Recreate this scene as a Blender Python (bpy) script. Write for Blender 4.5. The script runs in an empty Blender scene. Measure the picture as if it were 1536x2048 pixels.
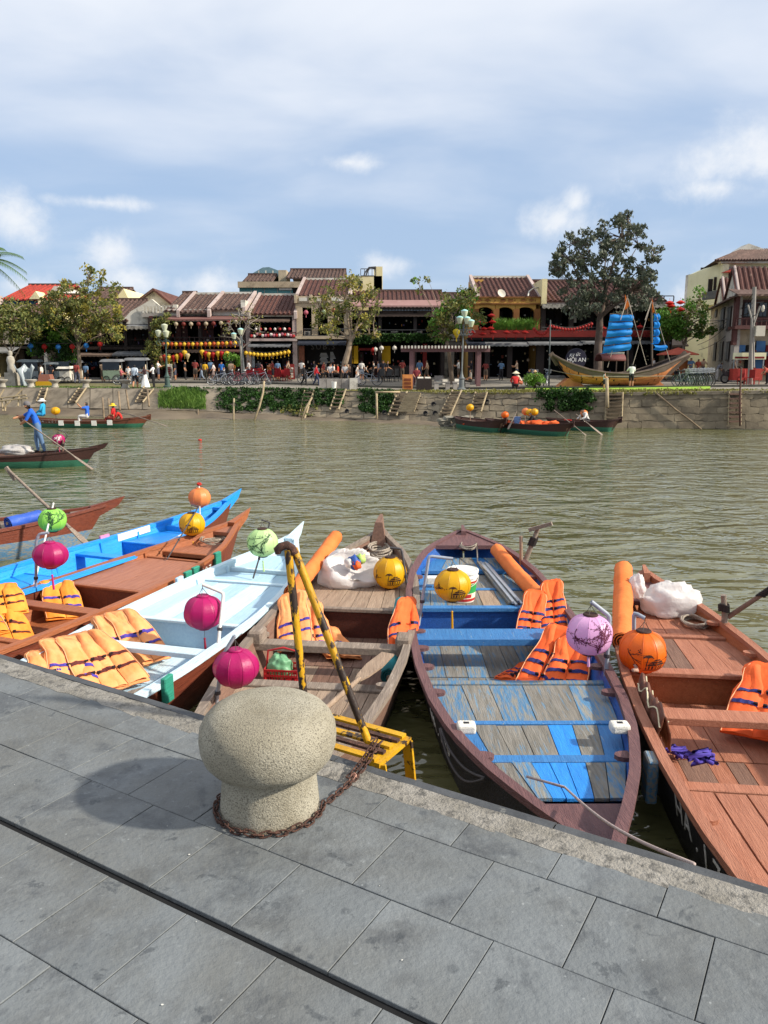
import bpy, bmesh, math, random
from mathutils import Vector, Matrix, noise
random.seed(7)
R = math.radians
scene = bpy.context.scene
col = scene.collection
# ------------------------------------------------------------------ camera
F_PX, HZ, EYE = 1560.0, 730.0, 1.6
PITCH = math.atan((1024 - HZ) / F_PX)
CP, SP = math.cos(PITCH), math.sin(PITCH)
cam = bpy.data.cameras.new('camera')
cam.sensor_fit = 'VERTICAL'; cam.sensor_height = 24.0; cam.lens = 24.0 * F_PX / 2048
cam.clip_start = 0.05; cam.clip_end = 2000
camo = bpy.data.objects.new('camera', cam); col.objects.link(camo)
camo.location = (0, 0, EYE); camo.rotation_euler = (math.pi/2 - PITCH, 0, 0)
scene.camera = camo
# ------------------------------------------------------------------ world: hazy blue sky with thin high cloud and cumulus
SUN_EL, SUN_AZ = R(33), R(104)          # sun to the right, a little behind the viewer
world = bpy.data.worlds.new('World'); scene.world = world; world.use_nodes = True
world.cycles.sampling_method = 'MANUAL'; world.cycles.sample_map_resolution = 256
scene.render.engine = 'CYCLES'
scene.cycles.max_bounces = 6; scene.cycles.diffuse_bounces = 3; scene.cycles.glossy_bounces = 3; scene.cycles.transmission_bounces = 4; scene.cycles.transparent_max_bounces = 6
def sky_dir(px, py):
    u, v = (px-768)/F_PX, (1024-py)/F_PX
    return Vector((u, v*SP+CP, v*CP-SP)).normalized()
def build_world():
    nt = world.node_tree; N, L = nt.nodes, nt.links
    N.clear()
    out = N.new('ShaderNodeOutputWorld'); bg = N.new('ShaderNodeBackground')
    bg.inputs[1].default_value = 0.108
    sky = N.new('ShaderNodeTexSky'); sky.sky_type = 'NISHITA'; sky.sun_disc = False
    sky.sun_elevation = SUN_EL; sky.sun_rotation = SUN_AZ
    sky.air_density = 1.0; sky.dust_density = 1.2; sky.ozone_density = 2.0
    tc = N.new('ShaderNodeTexCoord')
    def mth(op, a, b=None, c=None):
        n = N.new('ShaderNodeMath'); n.operation = op
        for i, v in enumerate((a, b, c)):
            if v is None: continue
            if isinstance(v, (int, float)): n.inputs[i].default_value = v
            else: L.new(v, n.inputs[i])
        return n.outputs[0]
    def noise_n(vec, scale, det=6, rough=.55, dist=0.0):
        n = N.new('ShaderNodeTexNoise'); L.new(vec, n.inputs['Vector'])
        n.inputs['Scale'].default_value = scale; n.inputs['Detail'].default_value = det
        n.inputs['Roughness'].default_value = rough; n.inputs['Distortion'].default_value = dist
        return n.outputs['Fac']
    def ramp(v, a, b):
        n = N.new('ShaderNodeMapRange'); n.interpolation_type = 'SMOOTHSTEP'
        L.new(v, n.inputs[0]); n.inputs[1].default_value = a; n.inputs[2].default_value = b
        return n.outputs[0]
    def mix(f, a, b):
        n = N.new('ShaderNodeMix'); n.data_type = 'RGBA'
        for i, v in ((0, f), (6, a), (7, b)):
            if isinstance(v, tuple): n.inputs[i].default_value = v
            elif isinstance(v, (int, float)): n.inputs[i].default_value = v
            else: L.new(v, n.inputs[i])
        return n.outputs[2]
    D = tc.outputs['Generated']
    sep = N.new('ShaderNodeSeparateXYZ'); L.new(D, sep.inputs[0])
    z = sep.outputs[2]
    # a paler, bluer version of the clear sky (humid air)
    haze = mix(.74, sky.outputs[0], (3.3, 4.4, 6.2, 1))
    # thin high cloud sheet: plane projection
    den = mth('ADD', mth('MAXIMUM', z, 0.0), 0.22)
    cmb = N.new('ShaderNodeVectorMath'); cmb.operation = 'SCALE'; L.new(D, cmb.inputs[0]); L.new(mth('DIVIDE', 1.0, den), cmb.inputs['Scale'])
    mpn = N.new('ShaderNodeMapping'); mpn.inputs['Scale'].default_value = (1, 1.5, 0); L.new(cmb.outputs[0], mpn.inputs[0])
    n1 = noise_n(mpn.outputs[0], 1.35, 5, .5, .25)
    sheet = mth('ADD', mth('MULTIPLY', n1, .75), mth('MULTIPLY', ramp(z, .12, .50), .42))   # cover thickens upward
    shf = mth('MULTIPLY', ramp(sheet, .30, .80), .92)
    c = mix(shf, haze, (6.5, 6.8, 7.35, 1))
    # cumulus heaps
    clouds = [(1500,320,.105,.045),(1440,375,.06,.018),(1120,440,.045,.028),(1150,405,.02,.02),(225,500,.035,.028),(280,560,.045,.024),(25,440,.045,.035),
              (410,570,.05,.026),(1390,600,.055,.042),(1440,560,.05,.03),(700,325,.05,.012),(205,405,.08,.010),(45,575,.05,.02),(770,530,.05,.022)]
    nz = noise_n(D, 11.0, 7, .64, .15)
    wob = mth('MULTIPLY', mth('SUBTRACT', nz, .5), 3.1)
    tot = None
    for (px, py, rx, rz) in clouds:
        d = sky_dir(px, py)
        mp = N.new('ShaderNodeMapping'); mp.vector_type = 'TEXTURE'; L.new(D, mp.inputs[0])
        mp.inputs['Location'].default_value = d; mp.inputs['Rotation'].default_value = (0, 0, math.atan2(-d.x, d.y)); mp.inputs['Scale'].default_value = (rx, .4, rz)
        ln = N.new('ShaderNodeVectorMath'); ln.operation = 'LENGTH'; L.new(mp.outputs[0], ln.inputs[0])
        tot = ln.outputs['Value'] if tot is None else mth('MINIMUM', tot, ln.outputs['Value'])
    dens = mth('ADD', mth('SUBTRACT', .95, tot), wob)
    tot = mth('MULTIPLY', ramp(dens, -.15, 1.0), .8)
    shade = mix(ramp(dens, .1, 1.6), (6.0, 6.4, 7.0, 1), (7.4, 7.4, 7.4, 1))
    c = mix(tot, c, shade)
    L.new(c, bg.inputs[0]); L.new(bg.outputs[0], out.inputs[0])
build_world()
# ------------------------------------------------------------------ sun
sl = bpy.data.lights.new('sun', 'SUN'); sl.energy = 4.9; sl.angle = R(2.2); sl.color = (1.0, .93, .80)
sun = bpy.data.objects.new('sun', sl); col.objects.link(sun)
sdir = Vector((math.sin(SUN_AZ)*math.cos(SUN_EL), math.cos(SUN_AZ)*math.cos(SUN_EL), math.sin(SUN_EL)))
sun.rotation_euler = sdir.to_track_quat('Z', 'Y').to_euler(); sun.location = sdir*60
vs = scene.view_settings
vs.view_transform = 'Standard'; vs.look = 'None'; vs.exposure = 0.36; vs.gamma = 1.0
# ------------------------------------------------------------------ pixel helpers (1536 x 2048 frame) -> world
def ray(px, py):
    u, v = (px-768)/F_PX, (1024-py)/F_PX
    return Vector((u, v*SP+CP, v*CP-SP))
def atz(px, py, z):
    d = ray(px, py); t = (z-EYE)/d.z; return Vector((d.x*t, d.y*t, z))
def aty(px, py, Y):
    d = ray(px, py); t = Y/d.y; return Vector((d.x*t, Y, EYE+d.z*t))
# ------------------------------------------------------------------ object helpers
def tag(o, label=None, cat=None, group=None, kind=None):
    if label: o['label'] = label
    if cat: o['category'] = cat
    if group: o['group'] = group
    if kind: o['kind'] = kind
    return o
def empty(name, loc=(0,0,0), rz=0, label=None, cat=None, group=None):
    o = bpy.data.objects.new(name, None); col.objects.link(o)
    o.empty_display_size = .1
    o.location = loc; o.rotation_euler = (0, 0, rz)
    return tag(o, label, cat, group)
def link(name, me, parent=None, mat=None):
    o = bpy.data.objects.new(name, me); col.objects.link(o)
    if parent is not None: o.parent = parent
    if mat is not None:
        for s in o.material_slots:
            s.link = 'OBJECT'; s.material = mat
    return o
def copy_tree(o, parent=None):
    c = o.copy(); col.objects.link(c); c.parent = parent
    for ch in list(o.children): copy_tree(ch, c)
    return c
def frame(a, b):
    d = (Vector(b)-Vector(a)); l = d.length
    return d.to_track_quat('Z', 'Y').to_matrix(), l
class MB:
    def __init__(s): s.v = []; s.f = []; s.m = []
    def add(s, vs, fs, mi=0):
        k = len(s.v); s.v += [tuple(p) for p in vs]
        for f in fs: s.f.append(tuple(i+k for i in f)); s.m.append(mi)
        return s
    def hexa(s, p, mi=0):      # 8 points: bottom 4 ccw, top 4 ccw
        return s.add(p, [(3,2,1,0),(4,5,6,7),(0,1,5,4),(1,2,6,5),(2,3,7,6),(3,0,4,7)], mi)
    def box(s, c, d, M=None, mi=0):
        x, y, z = d[0]/2, d[1]/2, d[2]/2
        p = [Vector(q) for q in ((-x,-y,-z),(x,-y,-z),(x,y,-z),(-x,y,-z),(-x,-y,z),(x,-y,z),(x,y,z),(-x,y,z))]
        if M is not None: p = [M @ q for q in p]
        c = Vector(c)
        return s.hexa([q+c for q in p], mi)
    def bx(s, x0, x1, y0, y1, z0, z1, mi=0):
        return s.hexa([(x0,y0,z0),(x1,y0,z0),(x1,y1,z0),(x0,y1,z0),(x0,y0,z1),(x1,y0,z1),(x1,y1,z1),(x0,y1,z1)], mi)
    def beam(s, a, b, w, h, mi=0, up=(0,0,1)):
        a, b = Vector(a), Vector(b); d = (b-a).normalized(); u = Vector(up)
        r = d.cross(u)
        if r.length < 1e-4: r = d.cross(Vector((0,1,0)))
        r.normalize(); u = r.cross(d)
        r *= w/2; u *= h/2
        return s.hexa([a-r-u, a+r-u, b+r-u, b-r-u, a-r+u, a+r+u, b+r+u, b-r+u], mi)
    def tube(s, pts, rad, seg=8, cap=True, mi=0):
        pts = [Vector(p) for p in pts]; n = len(pts)
        if not hasattr(rad, '__len__'): rad = [rad]*n
        k = len(s.v); prev = None
        for i in range(n):
            t = pts[min(i+1, n-1)]-pts[max(i-1, 0)]
            if t.length < 1e-9: t = Vector((0,0,1))
            t.normalize()
            if prev is None:
                a = Vector((0,0,1)) if abs(t.z) < .9 else Vector((1,0,0))
                r = t.cross(a).normalized()
            else:
                r = (prev - t*prev.dot(t))
                r = r.normalized() if r.length > 1e-6 else t.orthogonal().normalized()
            prev = r; b = t.cross(r)
            for j in range(seg):
                a = 2*math.pi*j/seg
                s.v.append(tuple(pts[i] + (r*math.cos(a)+b*math.sin(a))*rad[i]))
        for i in range(n-1):
            for j in range(seg):
                s.f.append((k+i*seg+j, k+i*seg+(j+1)%seg, k+(i+1)*seg+(j+1)%seg, k+(i+1)*seg+j)); s.m.append(mi)
        if cap:
            s.f.append(tuple(k+j for j in reversed(range(seg)))); s.m.append(mi)
            s.f.append(tuple(k+(n-1)*seg+j for j in range(seg))); s.m.append(mi)
        return s
    def lathe(s, prof, seg=24, c=(0,0,0), mi=0, M=None, warp=None):
        k = len(s.v); c = Vector(c)
        for (r, z) in prof:
            for j in range(seg):
                a = 2*math.pi*j/seg
                rr = r*(warp(a, z) if warp else 1)
                p = Vector((rr*math.cos(a), rr*math.sin(a), z))
                if M is not None: p = M @ p
                s.v.append(tuple(p+c))
        n = len(prof)
        for i in range(n-1):
            for j in range(seg):
                s.f.append((k+i*seg+j, k+i*seg+(j+1)%seg, k+(i+1)*seg+(j+1)%seg, k+(i+1)*seg+j)); s.m.append(mi)
        s.f.append(tuple(k+j for j in reversed(range(seg)))); s.m.append(mi)
        s.f.append(tuple(k+(n-1)*seg+j for j in range(seg))); s.m.append(mi)
        return s
    def grid(s, fn, nu, nv, mi=0, closed=False):
        k = len(s.v)
        for i in range(nu+1):
            for j in range(nv+1): s.v.append(tuple(fn(i/nu, j/nv)))
        for i in range(nu):
            for j in range(nv):
                a = k+i*(nv+1)+j
                s.f.append((a, a+nv+1, a+nv+2, a+1)); s.m.append(mi)
        return s
    def ball(s, c, r, seg=10, rings=6, mi=0, sc=(1,1,1), rough=0):
        k = len(s.v); c = Vector(c)
        for i in range(rings+1):
            ph = math.pi*i/rings
            for j in range(seg):
                a = 2*math.pi*j/seg
                q = Vector((math.sin(ph)*math.cos(a), math.sin(ph)*math.sin(a), math.cos(ph)))
                rr = r*(1+rough*noise.noise(q*2.3+c*3.1))
                s.v.append((c.x+q.x*rr*sc[0], c.y+q.y*rr*sc[1], c.z+q.z*rr*sc[2]))
        for i in range(rings):
            for j in range(seg):
                s.f.append((k+i*seg+j, k+(i+1)*seg+j, k+(i+1)*seg+(j+1)%seg, k+i*seg+(j+1)%seg)); s.m.append(mi)
        return s
    def prism(s, poly, a, b, axis='y', mi=0):   # poly in the two other axes, extruded a..b
        def P(q, t): return {'y': (q[0], t, q[1]), 'x': (t, q[0], q[1]), 'z': (q[0], q[1], t)}[axis]
        n = len(poly); vs_ = [P(q, a) for q in poly]+[P(q, b) for q in poly]
        fs = [tuple(range(n)), tuple(reversed(range(n, 2*n)))]+[(i, i+n, (i+1) % n+n, (i+1) % n) for i in range(n)]
        return s.add(vs_, fs, mi)
    def mesh(s, name, mats, smooth=False, weld=False):
        me = bpy.data.meshes.new(name); me.from_pydata(s.v, [], s.f)
        if not isinstance(mats, (list, tuple)): mats = [mats]
        for m in mats: me.materials.append(m)
        if len(mats) > 1: me.polygons.foreach_set('material_index', s.m)
        bm = bmesh.new(); bm.from_mesh(me)
        if weld: bmesh.ops.remove_doubles(bm, verts=bm.verts, dist=1e-5)
        bmesh.ops.recalc_face_normals(bm, faces=bm.faces); bm.to_mesh(me); bm.free()
        if smooth:
            me.polygons.foreach_set('use_smooth', [True]*len(me.polygons))
            if smooth != 'all':
                try: me.set_sharp_from_angle(angle=R(smooth if not isinstance(smooth, bool) else 40))
                except Exception: pass
        me.update(); return me
    def build(s, name, mats, parent=None, smooth=False, weld=False):
        return link(name, s.mesh(name, mats, smooth, weld), parent)
def bevelled(o, w=.004, seg=1):
    m = o.modifiers.new('bevel', 'BEVEL'); m.width = w; m.segments = seg; m.limit_method = 'ANGLE'
    return o
# ------------------------------------------------------------------ materials
MATS = {}
def lin(c):   # '#rrggbb' -> linear
    if isinstance(c, str):
        c = [int(c[i:i+2], 16)/255 for i in (1,3,5)]
        c = [(x/12.92 if x <= .04045 else ((x+.055)/1.055)**2.4) for x in c]
    return tuple(c[:3])+(1,)
def mat(name, c1, c2=None, scale=4.0, rough=.7, bump=0.0, bscale=30.0, stretch=(1,1,1), lo=.38, hi=.64, rnd=0.0,
        c3=None, s3=9.0, t3=.62, metal=0.0, detail=6, trans=0.0, spec=.4, coat=0.0, coords='Object', w3=.03):
    """two-tone noise colour, optional third 'wear' colour, per-object brightness change, bump"""
    if name in MATS: return MATS[name]
    m = bpy.data.materials.new(name); m.use_nodes = True; MATS[name] = m
    nt = m.node_tree; N, L = nt.nodes, nt.links
    b = N['Principled BSDF']; b.inputs['Roughness'].default_value = rough
    b.inputs['Metallic'].default_value = metal; b.inputs['Specular IOR Level'].default_value = spec
    if coat: b.inputs['Coat Weight'].default_value = coat
    c1 = lin(c1)
    tc = N.new('ShaderNodeTexCoord'); mp = N.new('ShaderNodeMapping'); mp.inputs['Scale'].default_value = stretch
    L.new(tc.outputs[coords], mp.inputs[0])
    oi = N.new('ShaderNodeObjectInfo')
    of = N.new('ShaderNodeVectorMath'); of.operation = 'SCALE'; of.inputs[0].default_value = (17.0, 9.0, 13.0)
    L.new(oi.outputs['Random'], of.inputs['Scale'])
    ad = N.new('ShaderNodeVectorMath'); ad.operation = 'ADD'; L.new(mp.outputs[0], ad.inputs[0]); L.new(of.outputs[0], ad.inputs[1])
    vec = ad.outputs[0]
    def nz(sc, det=detail, ro=.6):
        n = N.new('ShaderNodeTexNoise'); n.inputs['Scale'].default_value = sc; n.inputs['Detail'].default_value = det
        n.inputs['Roughness'].default_value = ro; L.new(vec, n.inputs['Vector']); return n.outputs['Fac']
    def rng(v, a, bb):
        n = N.new('ShaderNodeMapRange'); L.new(v, n.inputs[0]); n.inputs[1].default_value = a; n.inputs[2].default_value = bb; return n.outputs[0]
    def mix(f, a, bb, mode='MIX'):
        n = N.new('ShaderNodeMix'); n.data_type = 'RGBA'; n.blend_type = mode
        for i, v in ((0, f), (6, a), (7, bb)):
            if isinstance(v, (tuple, float, int)): n.inputs[i].default_value = v
            else: L.new(v, n.inputs[i])
        return n.outputs[2]
    c = c1
    if c2 is not None:
        c = mix(rng(nz(scale), lo, hi), c1, lin(c2))
    if c3 is not None:
        c = mix(rng(nz(s3, 8, .68), t3-w3, t3+w3), c, lin(c3))
    if rnd:
        h = N.new('ShaderNodeHueSaturation'); mr = N.new('ShaderNodeMapRange'); L.new(oi.outputs['Random'], mr.inputs[0])
        mr.inputs[3].default_value = 1-rnd; mr.inputs[4].default_value = 1+rnd
        L.new(mr.outputs[0], h.inputs['Value'])
        if isinstance(c, tuple): h.inputs['Color'].default_value = c
        else: L.new(c, h.inputs['Color'])
        c = h.outputs[0]
    if isinstance(c, tuple): b.inputs['Base Color'].default_value = c
    else: L.new(c, b.inputs['Base Color'])
    if bump:
        bp = N.new('ShaderNodeBump'); bp.inputs['Strength'].default_value = min(1, bump); bp.inputs['Distance'].default_value = .01*max(1, bump)
        L.new(nz(bscale, 5), bp.inputs['Height']); L.new(bp.outputs[0], b.inputs['Normal'])
    if trans:   # thin cloth: lets light through
        tl = N.new('ShaderNodeBsdfTranslucent'); mx = N.new('ShaderNodeMixShader'); mx.inputs[0].default_value = trans
        if isinstance(c, tuple): tl.inputs[0].default_value = c
        else: L.new(c, tl.inputs[0])
        L.new(b.outputs[0], mx.inputs[1]); L.new(tl.outputs[0], mx.inputs[2])
        L.new(mx.outputs[0], N['Material Output'].inputs['Surface'])
    return m
def text_mesh(s, size, name='lettering', extrude=.002, shear=0.0, space=1.0):
    cu = bpy.data.curves.new('t', 'FONT'); cu.body = s; cu.size = size; cu.extrude = extrude
    cu.align_x = 'CENTER'; cu.align_y = 'CENTER'; cu.shear = shear; cu.space_character = space; cu.resolution_u = 2
    o = bpy.data.objects.new('t', cu); col.objects.link(o)
    dg = bpy.context.evaluated_depsgraph_get(); dg.update()
    me = bpy.data.meshes.new_from_object(o.evaluated_get(dg))
    bpy.data.objects.remove(o); bpy.data.curves.remove(cu); me.name = name
    return me
def lettering(s, size, M, m, parent=None, shear=0.0, name='lettering', space=1.0):
    me = text_mesh(s, size, name, shear=shear, space=space)
    me.transform(M); me.materials.clear(); me.materials.append(m)
    return link(name, me, parent)
def lerp(a, b, t): return a+(b-a)*t
def table(tb, x):
    if x <= tb[0][0]: return tb[0][1]
    for (a, va), (b, vb) in zip(tb, tb[1:]):
        if x <= b: 
            k = (x-a)/(b-a); return va+(vb-va)*k
    return tb[-1][1]
# ================================================================== NEAR QUAY, RIVER, BOLLARD, LADDER
WATER = -1.35
QE, QN = Vector((.860, -.511, 0)).normalized(), Vector((-.511, -.860, 0)).normalized()
def Q(u, w, z=0.0):
    p = QE*u + QN*w; return Vector((p.x, p.y, z))
M_slab = mat('slate_slab', '#737779', '#676b6d', scale=3.2, rough=.6, bump=.6, bscale=45, rnd=.07, c3='#515457', s3=5.5, t3=.59, w3=.10, lo=.3, hi=.7, spec=.35)
M_joint = mat('joint_dirt', '#565450', '#403f42', scale=30, rough=.95)
M_kerb = mat('kerb_stone', '#4b4d50', '#3b3d40', scale=8, rough=.7, bump=.4, bscale=60, c3='#6b6b68', s3=14, t3=.68)
M_mort = mat('worn_mortar', '#97928a', '#807b72', scale=9, rough=.92, bump=1.6, bscale=70, c3='#64615c', s3=22, t3=.56, w3=.06)
M_granite = mat('pale_granite', '#b0a997', '#968e7b', scale=3.5, rough=.88, bump=.8, bscale=200, c3='#6a6457', s3=170, t3=.555, w3=.05)
M_quaywall = mat('quay_wall', '#4a4844', '#33322f', scale=3, rough=.9, bump=1.0, bscale=14)
M_black0 = mat('channel_dark', '#141416', '#0c0c0e', scale=20, rough=1)
def weather(m, layers):
    '''extra stain layers in world position over a finished material: (kind, scale, lo, hi, colour, strength, zmax)'''
    nt = m.node_tree; N, L = nt.nodes, nt.links; b = N['Principled BSDF']; src = b.inputs['Base Color'].links[0].from_socket
    ge = N.new('ShaderNodeNewGeometry')
    for (kind, sc, lo, hi, c, st, zmax) in layers:
        if kind == 'dots': t = N.new('ShaderNodeTexVoronoi'); t.inputs['Scale'].default_value = sc; t.inputs['Randomness'].default_value = 1; f = t.outputs['Distance']
        else: t = N.new('ShaderNodeTexNoise'); t.inputs['Scale'].default_value = sc; t.inputs['Detail'].default_value = 7; t.inputs['Roughness'].default_value = .65; t.inputs['Distortion'].default_value = .4; f = t.outputs['Fac']
        L.new(ge.outputs['Position'], t.inputs['Vector'])
        if zmax is not None:
            sx = N.new('ShaderNodeSeparateXYZ'); L.new(ge.outputs['Position'], sx.inputs[0]); k = N.new('ShaderNodeMath'); k.operation = 'MULTIPLY_ADD'; L.new(sx.outputs[2], k.inputs[0]); k.inputs[1].default_value = -1/zmax; L.new(f, k.inputs[2]); f = k.outputs[0]
        r = N.new('ShaderNodeMapRange'); L.new(f, r.inputs[0]); r.inputs[1].default_value = lo; r.inputs[2].default_value = hi; r.inputs[4].default_value = st
        x = N.new('ShaderNodeMix'); x.data_type = 'RGBA'; L.new(r.outputs[0], x.inputs[0]); L.new(src, x.inputs[6]); x.inputs[7].default_value = lin(c); src = x.outputs[2]
    L.new(src, b.inputs['Base Color'])
weather(M_slab, [('noise', 1.1, .44, .62, '#605f5a', .6, None), ('noise', 2.4, .56, .63, '#44474b', .55, None), ('noise', 8, .61, .65, '#3d4145', .6, None), ('dots', 6, .12, .07, '#44484c', .5, None), ('dots', 13, .06, .03, '#a5a9a9', .4, None), ('noise', 34, .60, .72, '#8b8f90', .5, None)])
weather(M_granite, [('noise', 5, .54, .68, '#7d745f', .5, None), ('noise', 16, .25, .75, '#6b4f3d', .75, .11), ('noise', 2.2, .55, .7, '#8f8a7c', .5, None), ('dots', 60, .14, .05, '#4f4a41', .7, None)])
def build_quay():
    root = tag(MB().hexa([Q(u, w, z) for z in (-2.6, -.016) for (u, w) in ((-45, 18), (45, 18), (45, -2.43), (-45, -2.43))]).build('quay', [M_joint]), kind='structure')
    # paving slabs, rows parallel to the edge, running bond
    rows = [(-2.335, -2.165, -.012), (-2.165, -1.83, -.19), (-1.83, -1.494, -.05), (-1.468, -1.13, -.20), (-1.13, -.79, -.03), (-.79, -.45, -.2), (-.45, -.11, -.04), (-.11, .23, -.2)]
    rs = random.Random(3); S = .338; g = .0016
    shape = {}
    for (w0, w1, ph) in rows:
        key = round(w1-w0, 3)
        if key not in shape:
            a, b, h = S/2-g, (w1-w0)/2-g, .04
            m = MB(); c = .0015
            pts = []
            for (z, k) in ((-h, 0), (-c, 0), (0, c)):
                for (sx, sy) in ((-1,-1),(1,-1),(1,1),(-1,1)):
                    p = QE*((a-k)*sx)+QN*((b-k)*sy); pts.append((p.x, p.y, z))
            fs = [(8,9,10,11)]+[(l+i, l+(i+1) % 4, l+4+(i+1) % 4, l+4+i) for l in (0, 4) for i in range(4)]
            m.add(pts, fs); shape[key] = m.mesh('paving_slab', M_slab)
        n0, n1 = int((-6.2-ph)/S), int((3.0-ph)/S)
        for k in range(n0, n1):
            o = link('paving_slab', shape[key], root)
            o.location = Q(ph+(k+.5)*S, (w0+w1)/2, rs.uniform(-.0012, .0012))
            o.rotation_euler = (rs.uniform(-.002, .002), rs.uniform(-.002, .002), 0)
    # slabs beyond the part in view, as one sheet
    o = MB().hexa([Q(u, w, z) for z in (-.014, -.004) for (u, w) in ((-45, 18), (45, 18), (45, .24), (-45, .24))]).build('rear_paving', M_slab, root)
    for (a, b) in ((-45, -6.2+.2), (3.0+.1, 45)):
        MB().hexa([Q(u, w, z) for z in (-.014, -.003) for (u, w) in ((a-.25, .2), (b, .2), (b, -2.33), (a-.25, -2.33))]).build('side_paving', M_slab, root)
    MB().hexa([Q(u, w, z) for z in (-.0155, -.0135) for (u, w) in ((-45, -1.466), (45, -1.466), (45, -1.496), (-45, -1.496))]).build('drain_channel', M_black0, root)
    # worn mortar strip with a ragged inner edge
    m = MB(); n = 260
    def strip(i, j):
        u = lerp(-8, 6, i); r = .014*noise.noise(Vector((u*9, 0, 0)))+.006*noise.noise(Vector((u*40, 3, 0)))
        w = lerp(-2.436, -2.318+r, j)
        z = .0022 + .0035*noise.noise(Vector((u*22, w*22, 1))) - .006*max(0, j-.7)
        return Q(u, w, z)
    m.grid(strip, n, 8); m.build('mortar_strip', M_mort, root, smooth='all')
    # dark kerb stones with rounded nose
    prof = [(-2.436, -.30), (-2.436, .003), (-2.475, .002), (-2.492, -.006), (-2.503, -.022), (-2.506, -.05), (-2.506, -.30)]
    us = [-8.2+k*.93 for k in range(16)]
    for a, b in zip(us, us[1:]):
        m = MB(); k = len(prof); dz = rs.uniform(-.003, .003)
        m.add([Q(u, w, z+dz) for u in (a+.003, b-.003) for (w, z) in prof],
              [tuple(range(k)), tuple(reversed(range(k, 2*k)))]+[(i, (i+1) % k, k+(i+1) % k, k+i) for i in range(k)])
        m.build('kerb_stone', M_kerb, root, smooth=35)
    MB().hexa([Q(u, w, z) for z in (-2.6, -.28) for (u, w) in ((-45, -2.42), (45, -2.42), (45, -2.47), (-45, -2.47))]).build('wall_face', M_quaywall, root)
    return root
build_quay()
# litter and gum specks on the slabs
M_speck = mat('dry_litter', '#c9c6bd', rough=.9)
def specks():
    m = MB(); rs = random.Random(5)
    for k in range(45):
        u, w = rs.uniform(-4.6, .6), rs.uniform(-2.3, -.8)
        c = Q(u, w, .0035); a = rs.uniform(0, 6.28); r = rs.choice((.0015, .002, .002, .003, .004))
        q = [c+Vector((math.cos(a+t)*r*rs.uniform(.5, 1.2), math.sin(a+t)*r*rs.uniform(.5, 1.2), 0)) for t in (0, 1.2, 2.5, 3.8, 5)]
        m.add(q, [(0,1,2,3,4)])
    tag(m.build('litter_specks', M_speck), 'tiny pale crumbs and specks scattered over the grey paving', 'litter', kind='stuff')
specks()
def river_mat():
    m = bpy.data.materials.new('river_water'); m.use_nodes = True
    nt = m.node_tree; N, L = nt.nodes, nt.links; b = N['Principled BSDF']
    b.inputs['Base Color'].default_value = (.122, .119, .050, 1); b.inputs['Roughness'].default_value = .07
    b.inputs['IOR'].default_value = 1.85; b.inputs['Specular IOR Level'].default_value = .5
    tc = N.new('ShaderNodeTexCoord')
    def nz(sc, st, det, dist=0):
        mp = N.new('ShaderNodeMapping'); mp.inputs['Scale'].default_value = st; mp.inputs['Rotation'].default_value = (0, 0, .22)
        L.new(tc.outputs['Object'], mp.inputs[0])
        n = N.new('ShaderNodeTexNoise'); n.inputs['Scale'].default_value = sc; n.inputs['Detail'].default_value = det
        n.inputs['Roughness'].default_value = .5; n.inputs['Distortion'].default_value = dist
        L.new(mp.outputs[0], n.inputs[0]); return n.outputs['Fac']
    def mth(op, a, c):
        n = N.new('ShaderNodeMath'); n.operation = op
        for i, v in enumerate((a, c)):
            if isinstance(v, (int, float)): n.inputs[i].default_value = v
            else: L.new(v, n.inputs[i])
        return n.outputs[0]
    h = mth('ADD', mth('MULTIPLY', nz(.95, (.7, 1.25, 1), 3, 1.0), .225), mth('MULTIPLY', nz(3.2, (.7, 1.25, 1), 2, .7), .06))
    h = mth('ADD', h, mth('MULTIPLY', nz(.35, (1, 1, 1), 2), .05))
    bp = N.new('ShaderNodeBump'); bp.inputs['Strength'].default_value = 1.0; bp.inputs['Distance'].default_value = 1.0
    L.new(h, bp.inputs['Height']); L.new(bp.outputs[0], b.inputs['Normal'])
    return m
tag(MB().add([(-160,-3,WATER),(160,-3,WATER),(160,75,WATER),(-160,75,WATER)], [(0,1,2,3)]).build('river', river_mat()), kind='structure')
tag(MB().add([(-170,-4,-2.55),(170,-4,-2.55),(170,80,-2.55),(-170,80,-2.55)], [(0,1,2,3)]).build('river_bed', mat('silt', '#4a4430', rough=1)), kind='structure')
# ---------------- granite bollard
BOL = Vector((-.42, 2.63, 0))
def build_bollard():
    prof = [(.182,-.01),(.180,.03),(.176,.08),(.171,.14),(.169,.175),(.173,.192),(.192,.205),(.215,.22),(.234,.247),(.245,.285),(.248,.325),
            (.244,.365),(.232,.395),(.212,.422),(.185,.442),(.152,.455),(.11,.462),(.06,.465),(.012,.466)]
    fine = []
    for (a, b) in zip(prof, prof[1:]):
        for k in range(3): fine.append((lerp(a[0], b[0], k/3), lerp(a[1], b[1], k/3)))
    fine.append(prof[-1]); fine = [(r, z*.88) for r, z in fine]
    o = MB().lathe(fine, 72, warp=lambda a, z: 1+.006*noise.noise(Vector((math.cos(a)*2, math.sin(a)*2, z*5)))).build('mooring_bollard', M_granite, smooth='all')
    o.location = BOL
    tag(o, 'mushroom shaped pale granite bollard wrapped in a chain on the quay', 'bollard')
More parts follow.
